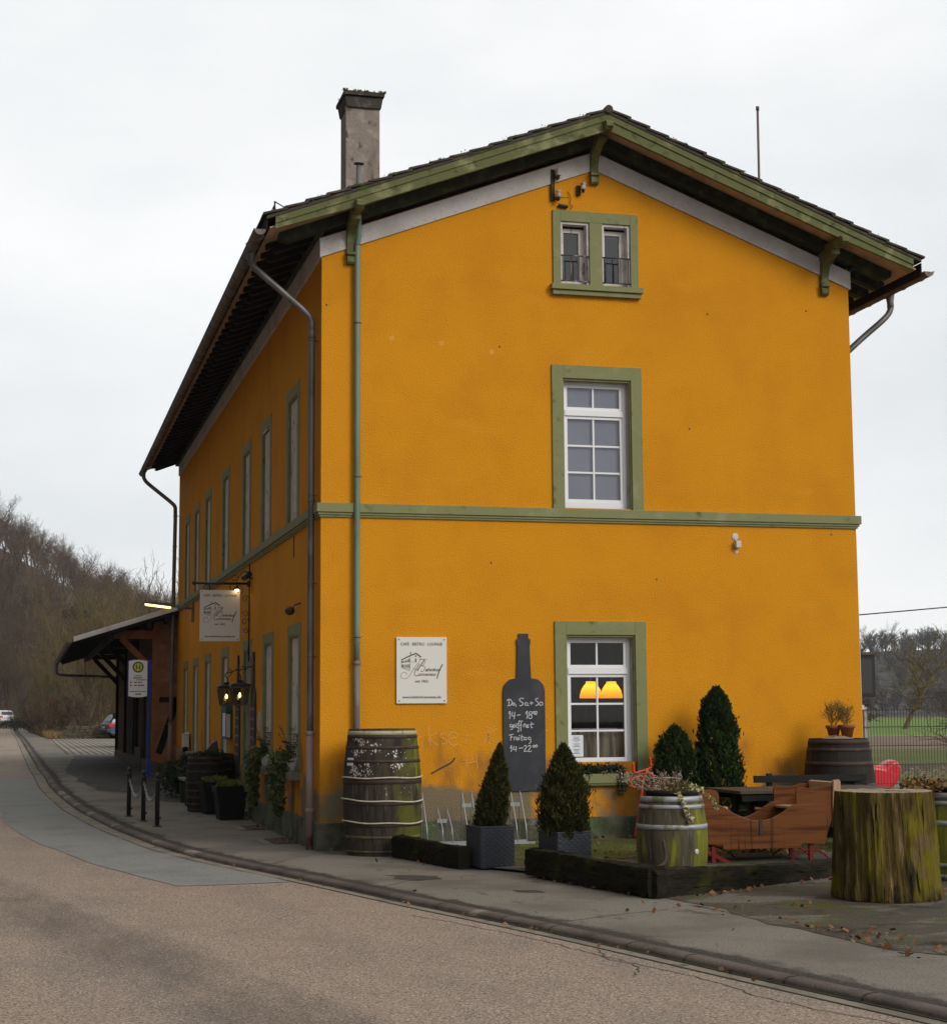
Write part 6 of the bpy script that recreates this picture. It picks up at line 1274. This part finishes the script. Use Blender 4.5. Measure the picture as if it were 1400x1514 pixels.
for i in range(20): y = Y0 - .4 + i * .92; b.prism([(-2.55, zr(-2.55) - .17), (X0, zr(X0) - .17), (X0, zr(X0) - .052), (-2.6, zr(-2.6) - .052)], y - .05, y + .05, fp)
b.build('shed_rafters', 'beamdark', SH)
b = MB(); g = lambda u, v, t: (u, t, v); gx, gz = -2.74, zr(-2.66) - .04
b.prism([(gx + .08 * math.cos(q), gz - .08 * math.sin(q)) for q in np.linspace(0, PI, 9)] + [(gx + .07 * math.cos(q), gz - .07 * math.sin(q)) for q in np.linspace(PI, 0, 9)], Y0 - .8, Y1 + .5, g)
for i in range(14): y = Y0 - .6 + i * 1.35; b.prism([(gx + .095 * math.cos(q), gz - .095 * math.sin(q)) for q in np.linspace(0, PI, 9)] + [(gx + .08 * math.cos(q), gz - .08 * math.sin(q)) for q in np.linspace(PI, 0, 9)], y - .02, y + .02, g)
b.build('gutter', 'gutter', SH)
b = MB(); b.tube(smooth_pts([(gx, Y1 - .3, gz - .06), (gx, Y1 - .3, gz - .35), (gx + .1, Y1 - .3, gz - .45), (gx + .5, Y1 - .3, gz - .48), (X0 - .05, Y1 - .3, gz - .56), (X0 - .05, Y1 - .3, gz - .9)], 5), .05, 8); b.tube([(gx + 1.0, Y1 - .3, gz - .5), (gx + 1.0, Y1 - .3, gz + .1)], .012, 5); b.build('downpipe', 'gutter', SH)
# dry stone wall
t = thing('dry_stone_wall', 'low mossy dry stone wall at the edge of the paved car park', 'stone wall', (0, 85, .5))
b = MB(); r_ = random.Random(4)
for row in range(4):
    x = -1.75 + .15 * row
    while x < 4.5:
        w = r_.uniform(.25, .65); h = .19; z = .5 + row * .2
        b.prism([(x, z), (x + w - .02, z + r_.uniform(-.02, .02)), (x + w - .03, z + h + r_.uniform(-.05, .02)), (x + .02, z + h)], 84.6 + r_.uniform(0, .12), 85.2, fp); x += w
b.build('stones', 'drystone', t, bevel=.03)
# ================================================================== vehicles
def estate_car(label, loc, rz, paint, glassm):
    t = thing('parked_car', label, 'car', loc, rz); b = MB()
    low = [(-2.2, .42), (-2.24, .62), (-2.2, .82), (-2.12, .95), (-1.2, .97), (.6, .95), (1.5, .86), (2.05, .74), (2.22, .58), (2.22, .34), (1.95, .24), (-2.0, .24), (-2.18, .30)]
    n = lambda u, v, q: (u, q, v)
    secs = [(-.88, .94), (-.84, .99), (-.6, 1.0), (.6, 1.0), (.84, .99), (.88, .94)]
    vs = []; k = len(low)
    for y, s in secs: vs += [(u * (1 if abs(y) < .8 else (.985 if abs(y) < .86 else .97)), y, .24 + (v - .24) * s) for u, v in low]
    fs = [(i * k + j, i * k + (j + 1) % k, (i + 1) * k + (j + 1) % k, (i + 1) * k + j) for i in range(len(secs) - 1) for j in range(k)] + [tuple(range(k))[::-1], tuple(range((len(secs) - 1) * k, len(secs) * k))]
    b.add(vs, fs); b.build('body', paint, t, local=True, bevel=.03)
    top = [(-2.08, .94), (-1.82, 1.32), (-1.65, 1.41), (-.6, 1.47), (.05, 1.43), (.35, 1.34), (1.05, .93)]
    k = len(top); b = MB(); vs = []
    for y, zz in ((-.80, 0), (-.62, 1), (.62, 1), (.80, 0)): vs += [(u, (y if not zz else y) if v < 1 or zz else y * .84, v if zz else (v if v < 1 else v - .03)) for u, v in top]
    b.add(vs, [(i * k + j, i * k + j + 1, (i + 1) * k + j + 1, (i + 1) * k + j) for i in range(3) for j in range(k - 1)] + [tuple(range(k))[::-1], tuple(range(3 * k, 4 * k))])
    b.build('roof', paint, t, local=True, bevel=.03)
    for s in (-1, 1):
        b = MB()
        for q in ([(-1.78, .99), (-1.62, 1.31), (-.85, 1.36), (-.85, .99)], [(-.80, .99), (-.80, 1.36), (-.1, 1.35), (-.05, .99)], [(0, .99), (-.04, 1.34), (.3, 1.25), (.78, .99)]):
            yy = lambda v: s * (.808 - .125 * (v - .94) / .47)
            b.add([(u, yy(v) + s * .004, v) for u, v in q], [(0, 1, 2, 3)])
        b.build('side_window', glassm, t, local=True, recalc=False)
        b = MB(); b.prism([(-1.84, .975), (-1.66, 1.35), (-.8, 1.40), (0, 1.385), (.33, 1.29), (.36, 1.27), (.0, 1.36), (-.8, 1.375), (-1.62, 1.33), (-1.79, .985)], s * .70, s * .745, n); b.build('chrome_trim', 'chrome', t, local=True)
        b = MB(); b.prism([(-2.235, .70), (-2.2, .87), (-1.82, .90), (-1.9, .74)], s * .60, s * .885, n); b.build('tail_light', 'taillight', t, local=True, bevel=.01)
        b = MB(); b.prism([(2.0, .62), (1.7, .80), (2.04, .74), (2.2, .60)], s * .58, s * .87, n); b.build('headlight', 'carglass', t, local=True)
        for x in (-1.38, 1.42):
            w = MB(); w.lathe([(.2, -.1), (.31, -.1), (.325, -.06), (.325, .06), (.31, .1), (.2, .1)], 24, (0, 0, 0), True, lambda p, a, x=x: np.array([x + p[0], s * .80 + p[2], .325 + p[1]]), caps=False); wo = w.build('wheel', 'tyre', t, local=True)
            w = MB(); w.lathe([(.001, .0), (.06, .02), (.2, .0), (.21, -.02)], 24, (0, 0, 0), False, lambda p, a, x=x: np.array([x + p[0] * (1 if int(a / .21) % 3 else .96), s * .885 + s * p[2], .325 + p[1]]), caps=False); w.build('rim', 'alloy', wo, local=True)
    b = MB(); b.add([(-2.085, -.66, .99), (-2.085, .66, .99), (-1.85, .58, 1.31), (-1.85, -.58, 1.31)], [(0, 1, 2, 3)]); b.build('rear_window', 'carglass', t, local=True, recalc=False).location = (-.012, 0, .012); b = MB(); b.add([(.99, -.68, .98), (.40, -.58, 1.33), (.40, .58, 1.33), (.99, .68, .98)], [(0, 1, 2, 3)]); b.build('windscreen', 'carglass', t, local=True, recalc=False).location = (-.012, 0, .012)
    b = MB(); b.box(-2.30, -2.14, -.84, .84, .36, .56); b.box(2.14, 2.27, -.84, .84, .30, .5); b.build('bumper', paint, t, local=True, bevel=.04)
    b = MB(); b.box(-2.31, -2.29, -.26, .26, .60, .71); b.build('number_plate', 'lightgrey', t, local=True)
    return t
estate_car('grey blue estate car parked by the dry stone wall beyond the shed', (3.05, 83.6, zg(83) + .02), .62 - PI / 9, 'carpaint', 'carglasslit')
wc = estate_car('white car on the road at the far left bend', (-6.35, 165, zg(165) + .25), PI / 2 + .5, 'carwhite', 'carglass')
t = thing('parked_van', 'pale van almost hidden behind the far corner of the shed', 'van', (1.25, 56.5, zg(56)), PI / 2 * 1.0)
b = MB(); n = lambda u, v, q: (u, q, v)
P = [(-2.5, .35), (-2.5, 2.0), (-2.4, 2.25), (.9, 2.25), (1.25, 2.15), (1.75, 1.35), (2.35, 1.1), (2.5, .8), (2.5, .35)]
b.prism(P, -.92, .92, n); b.build('body', 'vanwhite', t, local=True, bevel=.06)
for s in (-1, 1):
    b = MB(); b.prism([(.2, 1.3), (.2, 1.95), (1.1, 1.95), (1.5, 1.3)], s * .922, s * .93, n); b.build('side_window', 'carglass', t, local=True)
    b = MB(); b.box(1.2, 1.35, s * .95, s * 1.12, 1.25, 1.55); b.build('mirror', 'iron', t, local=True, bevel=.02)
    for x in (-1.6, 1.6): b = MB(); b.lathe([(.2, -.11), (.33, -.11), (.34, 0), (.33, .11), (.2, .11)], 20, (0, 0, 0), True, lambda p, a, x=x: np.array([x + p[0], s * .84 + p[2], .34 + p[1]]), caps=False); b.build('wheel', 'tyre', t, local=True)
    b = MB(); b.box(-2.53, -2.49, s * .75 - .1, s * .75 + .1, .9, 1.4); b.build('tail_light', 'taillight', t, local=True)
b = MB(); b.quad((1.28, -.8, 2.1), (1.74, -.85, 1.38), (1.74, .85, 1.38), (1.28, .8, 2.1)); b.build('windscreen', 'carglass', t, local=True).location = (.02, 0, .012)
b = MB(); b.box(-2.56, -2.48, -.9, .9, .35, .6); b.build('bumper', 'iron', t, local=True, bevel=.02)
# ================================================================== right side: wire fence, toy, cable
t = thing('wire_fence', 'dark green wire mesh fence running from the right corner of the building', 'fence', (8, 3, -.1))
b = MB(); zt0 = 1.86
x = 8.1
while x < 19: b.box(x - .0028, x + .0028, 2.997, 3.003, -.08, zt0); x += .055
for z in (zt0 - .03, 1.55, 1.24, .93, .62, .31, .05):
    b.box(8.05, 19, 3.004, 3.012, z - .006, z + .006); b.box(8.05, 19, 2.988, 2.996, z - .006, z + .006)
b.build('mesh_panels', 'fence', t, recalc=False)
for x in (9.62, 12.12, 14.62, 17.12): b = MB(); b.box(x - .03, x + .03, 3.02, 3.08, -.1, zt0 + .02); b.build('post', 'galv' if x < 10 else 'fence', t)
t = thing('play_seat', 'glossy red plastic rocking toy on a dull pink block behind the wire fence', 'toy', (11.4, 6, -.1))
b = MB(); b.prism([(10.9, .30), (11.05, .85), (11.33, .82), (11.42, .80), (11.48, .86), (11.56, .91), (11.65, .92), (11.73, .88), (11.76, .78), (11.74, .62), (11.66, .48), (11.52, .38), (11.3, .32)], 5.8, 6.15, lambda u, v, q: (u, q, v)); o = b.build('body', 'redplastic', t, bevel=.08, seg=4)
b = MB(); b.box(11.25, 11.62, 5.85, 6.1, -.12, .36); b.build('block_base', 'pinkblock', t, bevel=.02)
P = [(3 + 52 * i / 30, 30 - .0 * i, 3.52 + 4.8 * i / 30 - .35 * math.sin(PI * i / 30)) for i in range(31)]
tag(MB().tube(P, .022, 5).build('overhead_cable', 'cable'), 'thin overhead cable crossing the sky right of the building', 'cable')
# ================================================================== TREES
print('trees')
PR = [bare_tree(100 + i, 10.5 + .8 * (i % 3), .15, 3, (10, 7, 5), .95, .30, 1, .25, .018, ratio=.5) for i in range(6)]
PS = [bare_tree(200 + i, 8.0, .085, 3, (10, 6, 5), .42, .75, 6, .12, .011, ratio=.42) for i in range(4)]
PB = [bare_tree(300 + i, 3.2, .05, 3, (8, 6, 4), .9, .35, 5, .05, .010, ratio=.5) for i in range(3)]
def hz(x, y): return zg(y) - .2 + hill(x, y)
r_ = np.random.default_rng(17)
pl_ = []
cnt = 0
while cnt < 760:
    y = r_.uniform(110, 385); x = r_.uniform(-46, 70)
    if hill(x, y) < .7 or x < -3.88 - .07 * (y + 23) - 6 or x > -3.88 + .16 * (y + 23) + 6: continue
    pl_.append((int(r_.integers(0, 6)), x, y, hz(x, y) - .2, r_.uniform(.62, 1.0), r_.uniform(0, 6.28))); cnt += 1
V, F = scatter(PR, pl_); o = raw_mesh('hillside_wood', V, F, 'bark'); o['kind'] = 'stuff'; o['label'] = 'dense bare winter wood covering the hill on the left'; o['category'] = 'wood'
# unseen wood added on the valley side off to the left of the road
pl_ = [(int(r_.integers(0, 6)), r_.uniform(-70, -22), r_.uniform(-30, 110), 0, r_.uniform(.9, 1.3), r_.uniform(0, 6.28)) for i in range(60)]
pl_ = [(i, x, y, zg(y) - .3 + max(0, (-19 - x) * .55), s, a) for i, x, y, z, s, a in pl_]
V, F = scatter(PR, pl_); o = raw_mesh('unseen_valley_wood', V, F, 'bark'); o['kind'] = 'stuff'; o['label'] = 'unseen bare wood added on the valley side across the road'; o['category'] = 'wood'
def tree_thing(name, label, proto, loc, s, rz, m, group, cat='tree', cache={}):
    key = (id(proto[0]), m)
    if key not in cache:
        t = thing(name, label, cat, loc, rz, group); V, F = proto; Vc = V.reshape(-1, 3)
        # split the trunk (first tube) from the crown
        nf = 0
        while nf < len(F) and F[nf].max() < 36: nf += 1
        raw_mesh('trunk', V[:36], F[:nf], m, t); F2 = F[nf:] - 36; raw_mesh('crown', V[36:], F2, m, t); cache[key] = t
    else: t = dup(cache[key], loc, rz, label, group); t.name = name
    t.scale = (s, s, s); return t
sky = [(-15.5 + 2.9 * i + .8 * math.sin(i * 2.3), 362 + 9 * math.sin(i * 1.7)) for i in range(20)]
for i, (x, y) in enumerate(sky):
    tree_thing('bare_tree', 'bare brown tree standing out on the skyline of the left hill', PR[i % 6], (x, y, hz(x, y) - .2), .92 + .12 * (i % 3), i * 1.3, 'barkdark', 'skyline trees on the left hill')
sh = [(-2.6, 120), (-1.2, 112), (.6, 104), (1.4, 98), (2.6, 106), (3.2, 94), (4.6, 101), (5.6, 93), (6.9, 99), (8.2, 92), (9.6, 97), (2.0, 118), (4.0, 122), (6.2, 115), (9, 112), (11.5, 101)]
for i, (x, y) in enumerate(sh):
    tree_thing('bare_shrub', 'tall thin stemmed yellowish bare shrub behind the car park', PS[i % 4], (x, y, hz(x, y)), .85 + .15 * (i % 4), i * 2.1, 'barkyellow', 'yellowish bare shrubs behind the car park', 'shrub')
for i, (x, y) in enumerate(((-2.6, 98), (-2.9, 110), (-1.4, 94), (-3.0, 126), (.3, 92), (2.2, 90), (4.2, 89), (6.3, 90))):
    tree_thing('bare_shrub', 'low tangled bare bush on the slope above the dry stone wall', PB[i % 3], (x, y, hz(x, y)), .85 + .2 * (i % 3), i * 1.7, 'bark', 'low bushes above the dry stone wall', 'shrub')
for i, (x, y, s, c_, lab) in enumerate(((-1.9, 104, 1.0, 'litter', 'rust leaved beech bush beside the far pavement'), (-3.3, 118, .8, 'darkleaf', 'dark evergreen bush at the far roadside bend'), (-4.4, 132, .8, 'darkleaf', 'second dark evergreen bush near the white car'), (3.4, 91, .7, 'darkleaf', 'small dark holly bush behind the grey car'))):
    z = hz(x, y); t = thing('leafy_bush', lab, 'bush', (x, y, z))
    L = [leafball(110, (r_.normal() * .8 * s, r_.normal() * .8 * s, (.7 + 1.1 * r_.random() * (2.0 if c_ == 'litter' else .6)) * s), (.65 * s, .65 * s, .5 * s), .13, .08, 700 + 20 * i + j, shell=.2) for j in range(9)]
    V, F = join_geo(L); raw_mesh('foliage', V, F, c_, t); V, F = bare_tree(720 + i, 3.0 * s, .05, 2, (7, 5), .8, .4, 4, .1, .012); raw_mesh('stems', V, F, 'bark', t)
x, y = 2.6, 172; t = thing('ivy_clump', 'dark green ivy clump high in a bare tree on the left hill', 'ivy', (x, y, hz(x, y) + 7)); L = [leafball(160, (r_.normal() * .8, r_.normal() * .8, r_.normal() * .4), (1.0, .9, .6), .35, .2, 760 + j) for j in range(4)]; V, F = join_geo(L); raw_mesh('foliage', V, F, 'darkleaf', t)
# thin birch-like twigs rising behind the far pipe
V, F = bare_tree(411, 9, .07, 3, (9, 5, 4), .5, .5, 2, .4, .010, ratio=.45); t = thing('bare_tree', 'thin bare tree rising behind the shed roof beside the far downpipe', 'tree', (1.6, 52, .3)); raw_mesh('crown', V, F, 'bark', t)
# undergrowth, dry grass and leaf litter on the bank
n = 9000; y = r_.uniform(82, 130, n); x = np.where(r_.random(n) < .4, r_.uniform(0, 1.6, n), r_.uniform(0, 14, n)); x = x + np.interp(y, [a for a, b_ in OUT], [b_ for a, b_ in OUT]) + .1
k_ = ~((x > -1.9) & (y < 89)); x, y = x[k_], y[k_]; n = len(x)
z = np.array([hz(a, c) if hill(a, c) > .05 else zg(c) - .03 for a, c in zip(x, y)])
C = np.stack([x, y, z + .12], 1); D = np.stack([r_.normal(0, .35, n), r_.normal(0, .35, n), np.ones(n)], 1); hgt = r_.uniform(.2, .6, n)
V, F = leaf_mesh(C + np.array([0, 0, .1]), D, hgt, .05, seed=5); o = raw_mesh('dry_grass', V, F, 'dry'); o['kind'] = 'stuff'; o['label'] = 'dry brown grass on the bank beside the far pavement'; o['category'] = 'grass'
def fallen(name, label, pts, size, hf, seed, m='litter'):
    r = np.random.default_rng(seed); pts = np.array(pts); n = len(pts)
    z = np.array([hf(a, c) for a, c in pts]) + .012 + .12 * size
    C = np.stack([pts[:, 0], pts[:, 1], z + r.uniform(0, .012, n)], 1); D = np.stack([r.normal(size=n), r.normal(size=n), r.normal(0, .42, n)], 1)
    D /= np.linalg.norm(D, axis=1, keepdims=True); s = size * r.uniform(.6, 1.4, n)
    S = np.cross(D, np.array([0, 0, 1.])); S /= np.linalg.norm(S, axis=1, keepdims=True); S = S + np.array([0, 0, 1]) * r.normal(0, .6, (n, 1))
    V = np.stack([C - D * s[:, None] * .5, C + S * s[:, None] * .32, C + D * s[:, None] * .5, C - S * s[:, None] * .32], 1).reshape(-1, 3)
    o = raw_mesh(name, V, np.arange(4 * n).reshape(-1, 4), m); o['kind'] = 'stuff'; o['label'] = label; o['category'] = 'leaves'; return o
P = []
P += [(r_.normal(4.6, .75), r_.normal(-2.75, .28)) for i in range(330)]
P += [(r_.uniform(2.4, 7), r_.uniform(-9.5, -1)) for i in range(60)]
P += [(2.5 + .5 * r_.normal(), -8.1 + .3 * r_.normal()) for i in range(40)]
P += [(2.42 + .30 * abs(r_.normal()), -10.5 + .75 * r_.normal()) for i in range(95)]; P += [(1.0 + .9 * u + abs(r_.normal(0, .05)) + .25, -1.6 - 2 * u) for u in r_.random(20)]; P += [(2.2 + 2.6 * u + r_.normal(0, .05), -7.2 + 1.5 * u - abs(r_.normal(0, .06))) for u in r_.random(45)]; P += [(r_.uniform(1.3, 7.5), -.09 - abs(r_.normal(0, .06))) for i in range(120)]; P += [(4.6 + .3 * r_.normal(), -7.4 + .2 * r_.normal()) for i in range(40)]
P += [(3.0 + r_.uniform(-.6, 1.6), -7.6 + r_.uniform(0, .5) + .45 * r_.uniform(-.6, 1.6)) for i in range(0)]
P = [p for p in P if not (abs(p[0] - 4.2) < .52 and abs(p[1] + 7.66) < .52)]
fallen('fallen_leaves', 'brown fallen leaves scattered over the mossy terrace', P, .055, zt, 6)
P = [(r_.uniform(-1.2, 2.2), r_.uniform(-11, -1.2)) for i in range(46)]; P = [p for p in P if p[0] > kerb_x(p[1]) + .15 and zt(*p) < .002]
P += [(kerb_x(yy) - abs(r_.normal(0, .05)) - .02, yy) for yy in r_.uniform(-12, 6, 60)]; P += [(-.06 - abs(r_.normal(0, .05)), yy) for yy in r_.uniform(.5, 12, 70)]; P += [(1.54 + .5 * u - abs(r_.normal(0, .04)), -4.4 - 2.6 * u) for u in r_.random(26)]
P += [(r_.uniform(-.9, -.1), r_.uniform(14, 22)) for i in range(120)]
fallen('fallen_leaves', 'a few brown leaves scattered over the pavement and gutter', P, .045, lambda a, c: zg(c) - (.05 if a < kerb_x(c) else 0), 7)
n = 5000; y = r_.uniform(86, 112, n); x = r_.uniform(-1.5, 12, n); P = [(a, c) for a, c in zip(x, y) if hill(a, c) > .02]
fallen('leaf_litter', 'brown leaf litter on the bank behind the car park', P, .16, hz, 8)
# grass blades and weeds at edges of the terrace
n = 1500; x = r_.uniform(1.6, 7.4, n); y = r_.uniform(-3.1, -.3, n); C = np.stack([x, y, np.array([zt(a, c) for a, c in zip(x, y)]) + .02], 1); D = np.stack([r_.normal(0, .5, n), r_.normal(0, .5, n), np.ones(n)], 1)
V, F = leaf_mesh(C, D, r_.uniform(.02, .06, n), .008, seed=9); o = raw_mesh('moss_grass', V, F, 'moss'); o['kind'] = 'stuff'; o['label'] = 'short moss and grass along the foot of the gable wall'; o['category'] = 'grass'
# ---- right side, beyond the fence
def tree_at(label, seed, loc, h, m, group=None, **kw):
    t = thing('bare_tree', label, 'tree', loc, 0, group); V, F = bare_tree(seed, h, **kw); nf = 0
    while nf < len(F) and F[nf].max() < 36: nf += 1
    raw_mesh('trunk', V[:36], F[:nf], m, t); raw_mesh('crown', V[36:], F[nf:] - 36, m, t); return t
tree_at('near bare tree with low spreading branches behind the fence at the right edge', 505, (18.9, 15.0, -.1), 3.7, 'bark', r0=.10, levels=3, kids=(12, 7, 5), spread=1.2, upright=.12, first=.10, twig=.007, lean=(-.15, 0), ratio=.62)
tree_at('small crooked fruit tree standing in the far meadow', 507, (36.5, 56, -.0), 4.4, 'barkdark', r0=.14, levels=3, kids=(9, 7, 6), spread=1.5, upright=.02, first=.45, twig=.02, ratio=.5)
tree_at('bushy bare tree beyond the meadow close to the building corner', 511, (33.0, 60, -.0), 5.6, 'barkyellow', r0=.12, levels=3, kids=(12, 8, 7), spread=1.1, upright=.12, first=.15, twig=.02, ratio=.55)
tree_at('taller bare tree with open crown behind the building corner', 513, (50, 108, .2), 14.5, 'bark', r0=.28, levels=3, kids=(9, 6, 5), spread=.85, upright=.28, first=.4, twig=.03, ratio=.55)
tree_at('brown bare tree in front of the far hill at the right edge', 517, (63, 100, .2), 9.5, 'barkyellow', r0=.22, levels=3, kids=(12, 8, 7), spread=1.0, upright=.2, first=.2, twig=.025, ratio=.52)
P = [(r_.uniform(9.8, 12.6), r_.uniform(3.4, 9)) for i in range(0)]
pl_ = []
while len(pl_) < 1100:
    y = r_.uniform(292, 475); x = r_.uniform(110, 380)
    if hill2(x, y) < .9: continue
    pl_.append((int(r_.integers(0, 6)), x, y, hill2(x, y) - .3, r_.uniform(.55, .85), r_.uniform(0, 6.28)))
V, F = scatter([bare_tree(600 + i, 10.5, .2, 2, (16, 13), .9, .3, 1, .12, .06, ratio=.5) for i in range(6)], pl_); o = raw_mesh('far_wood', V, F, 'barkfar'); o['kind'] = 'stuff'; o['label'] = 'bare wood covering the hazy hill beyond the meadow'; o['category'] = 'wood'
for i in range(13):
    x = 238 + i * 8.2 + 2 * math.sin(i * 2.3); y = 448 - .22 * (x - 280) + 4 * math.sin(i)
    tree_thing('bare_tree', 'tall bare tree on the ridge of the far hill beyond the meadow', PR[i % 6], (x, y, hill2(x, y) - .3), .78 + .1 * (i % 3), i * 1.1, 'barkfar', 'ridge trees on the far hill')
# ================================================================== HAZE, SKY, SUN, CAMERA
hzm, nt, out = new_mat('thin_haze'); pv = nt.nodes.new('ShaderNodeVolumePrincipled'); nt.links.new(pv.outputs[0], out.inputs['Volume'])
pv.inputs['Color'].default_value = (.80, .86, .95, 1); pv.inputs['Density'].default_value = .00018; pv.inputs['Anisotropy'].default_value = .2
hb_ = MB().box(-700, 700, -420, 800, -2, 75).build('haze', hzm); hb_['kind'] = 'stuff'; hb_['label'] = 'thin winter haze in the valley air'; hb_['category'] = 'haze'
W = bpy.data.worlds.new('World'); SC.world = W; W.use_nodes = True; nt = W.node_tree; N, L = nt.nodes.new, nt.links.new; nt.nodes.clear()
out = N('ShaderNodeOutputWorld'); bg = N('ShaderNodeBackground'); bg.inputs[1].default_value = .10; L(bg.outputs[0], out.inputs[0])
SUN_EL, SUN_AZ = math.radians(30), math.radians(150)       # azimuth clockwise from +Y
sk = N('ShaderNodeTexSky'); sk.sky_type = 'NISHITA'; sk.sun_disc = False; sk.sun_elevation = SUN_EL; sk.sun_rotation = SUN_AZ
tc = N('ShaderNodeTexCoord'); mp = N('ShaderNodeMapping'); mp.inputs['Scale'].default_value = (1, 1, 2.4); L(tc.outputs['Generated'], mp.inputs[0])
n1 = N('ShaderNodeTexNoise'); n1.inputs['Scale'].default_value = 2.6; n1.inputs['Detail'].default_value = 5; n1.inputs['Roughness'].default_value = .5; L(mp.outputs[0], n1.inputs['Vector'])
cr = N('ShaderNodeValToRGB'); cr.color_ramp.elements[0].position = .32; cr.color_ramp.elements[0].color = (7.5, 7.75, 7.9, 1); cr.color_ramp.elements[1].position = .66; cr.color_ramp.elements[1].color = (9.6, 9.65, 9.65, 1); L(n1.outputs[0], cr.inputs[0])
mx = N('ShaderNodeMix'); mx.data_type = 'RGBA'; mx.inputs[0].default_value = .95; L(sk.outputs[0], mx.inputs[6]); L(cr.outputs[0], mx.inputs[7]); # sky dimmed on its unseen west side to shade the road-side facade
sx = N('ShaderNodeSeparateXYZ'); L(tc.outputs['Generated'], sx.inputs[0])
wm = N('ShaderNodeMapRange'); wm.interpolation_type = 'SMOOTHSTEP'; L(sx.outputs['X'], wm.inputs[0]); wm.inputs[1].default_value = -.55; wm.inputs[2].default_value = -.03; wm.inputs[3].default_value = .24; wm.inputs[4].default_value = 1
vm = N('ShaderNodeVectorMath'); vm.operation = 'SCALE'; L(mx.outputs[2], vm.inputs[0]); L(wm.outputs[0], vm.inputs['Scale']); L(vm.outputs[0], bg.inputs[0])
su = bpy.data.lights.new('sun', 'SUN'); su.energy = 1.5; su.angle = math.radians(24); su.color = (1, .95, .87); so = bpy.data.objects.new('sun', su); COL.objects.link(so)
d = Vector((math.sin(SUN_AZ) * math.cos(SUN_EL), math.cos(SUN_AZ) * math.cos(SUN_EL), math.sin(SUN_EL)))
so.rotation_euler = d.to_track_quat('Z', 'Y').to_euler(); so.location = (5, -20, 30)
cd_ = bpy.data.cameras.new('camera'); co = bpy.data.objects.new('camera', cd_); COL.objects.link(co); SC.camera = co
yaw, pitch, roll, FP = .25569, .11772, -.00669, 2540.56
fw = Vector((math.sin(yaw) * math.cos(pitch), math.cos(yaw) * math.cos(pitch), math.sin(pitch))); rt = Vector((math.cos(yaw), -math.sin(yaw), 0)); up = rt.cross(fw)
r2 = rt * math.cos(roll) + up * math.sin(roll); u2 = -rt * math.sin(roll) + up * math.cos(roll)
m = Matrix.Identity(4)
for i in range(3): m[i][0] = r2[i]; m[i][1] = u2[i]; m[i][2] = -fw[i]; m[i][3] = (-3.87817, -23.06529, 1.78734)[i]
co.matrix_world = m
cd_.sensor_fit = 'VERTICAL'; cd_.sensor_height = 24; cd_.lens = FP / 1514 * 24; cd_.clip_end = 5000; cd_.clip_start = .1
SC.view_settings.view_transform = 'Standard'; SC.view_settings.look = 'None'; SC.view_settings.exposure = .14; SC.view_settings.gamma = 1
SC.render.engine = 'CYCLES'; SC.cycles.max_bounces = 6; SC.cycles.diffuse_bounces = 3; SC.cycles.transparent_max_bounces = 12; SC.cycles.use_denoising = True; SC.cycles.sample_clamp_indirect = 4
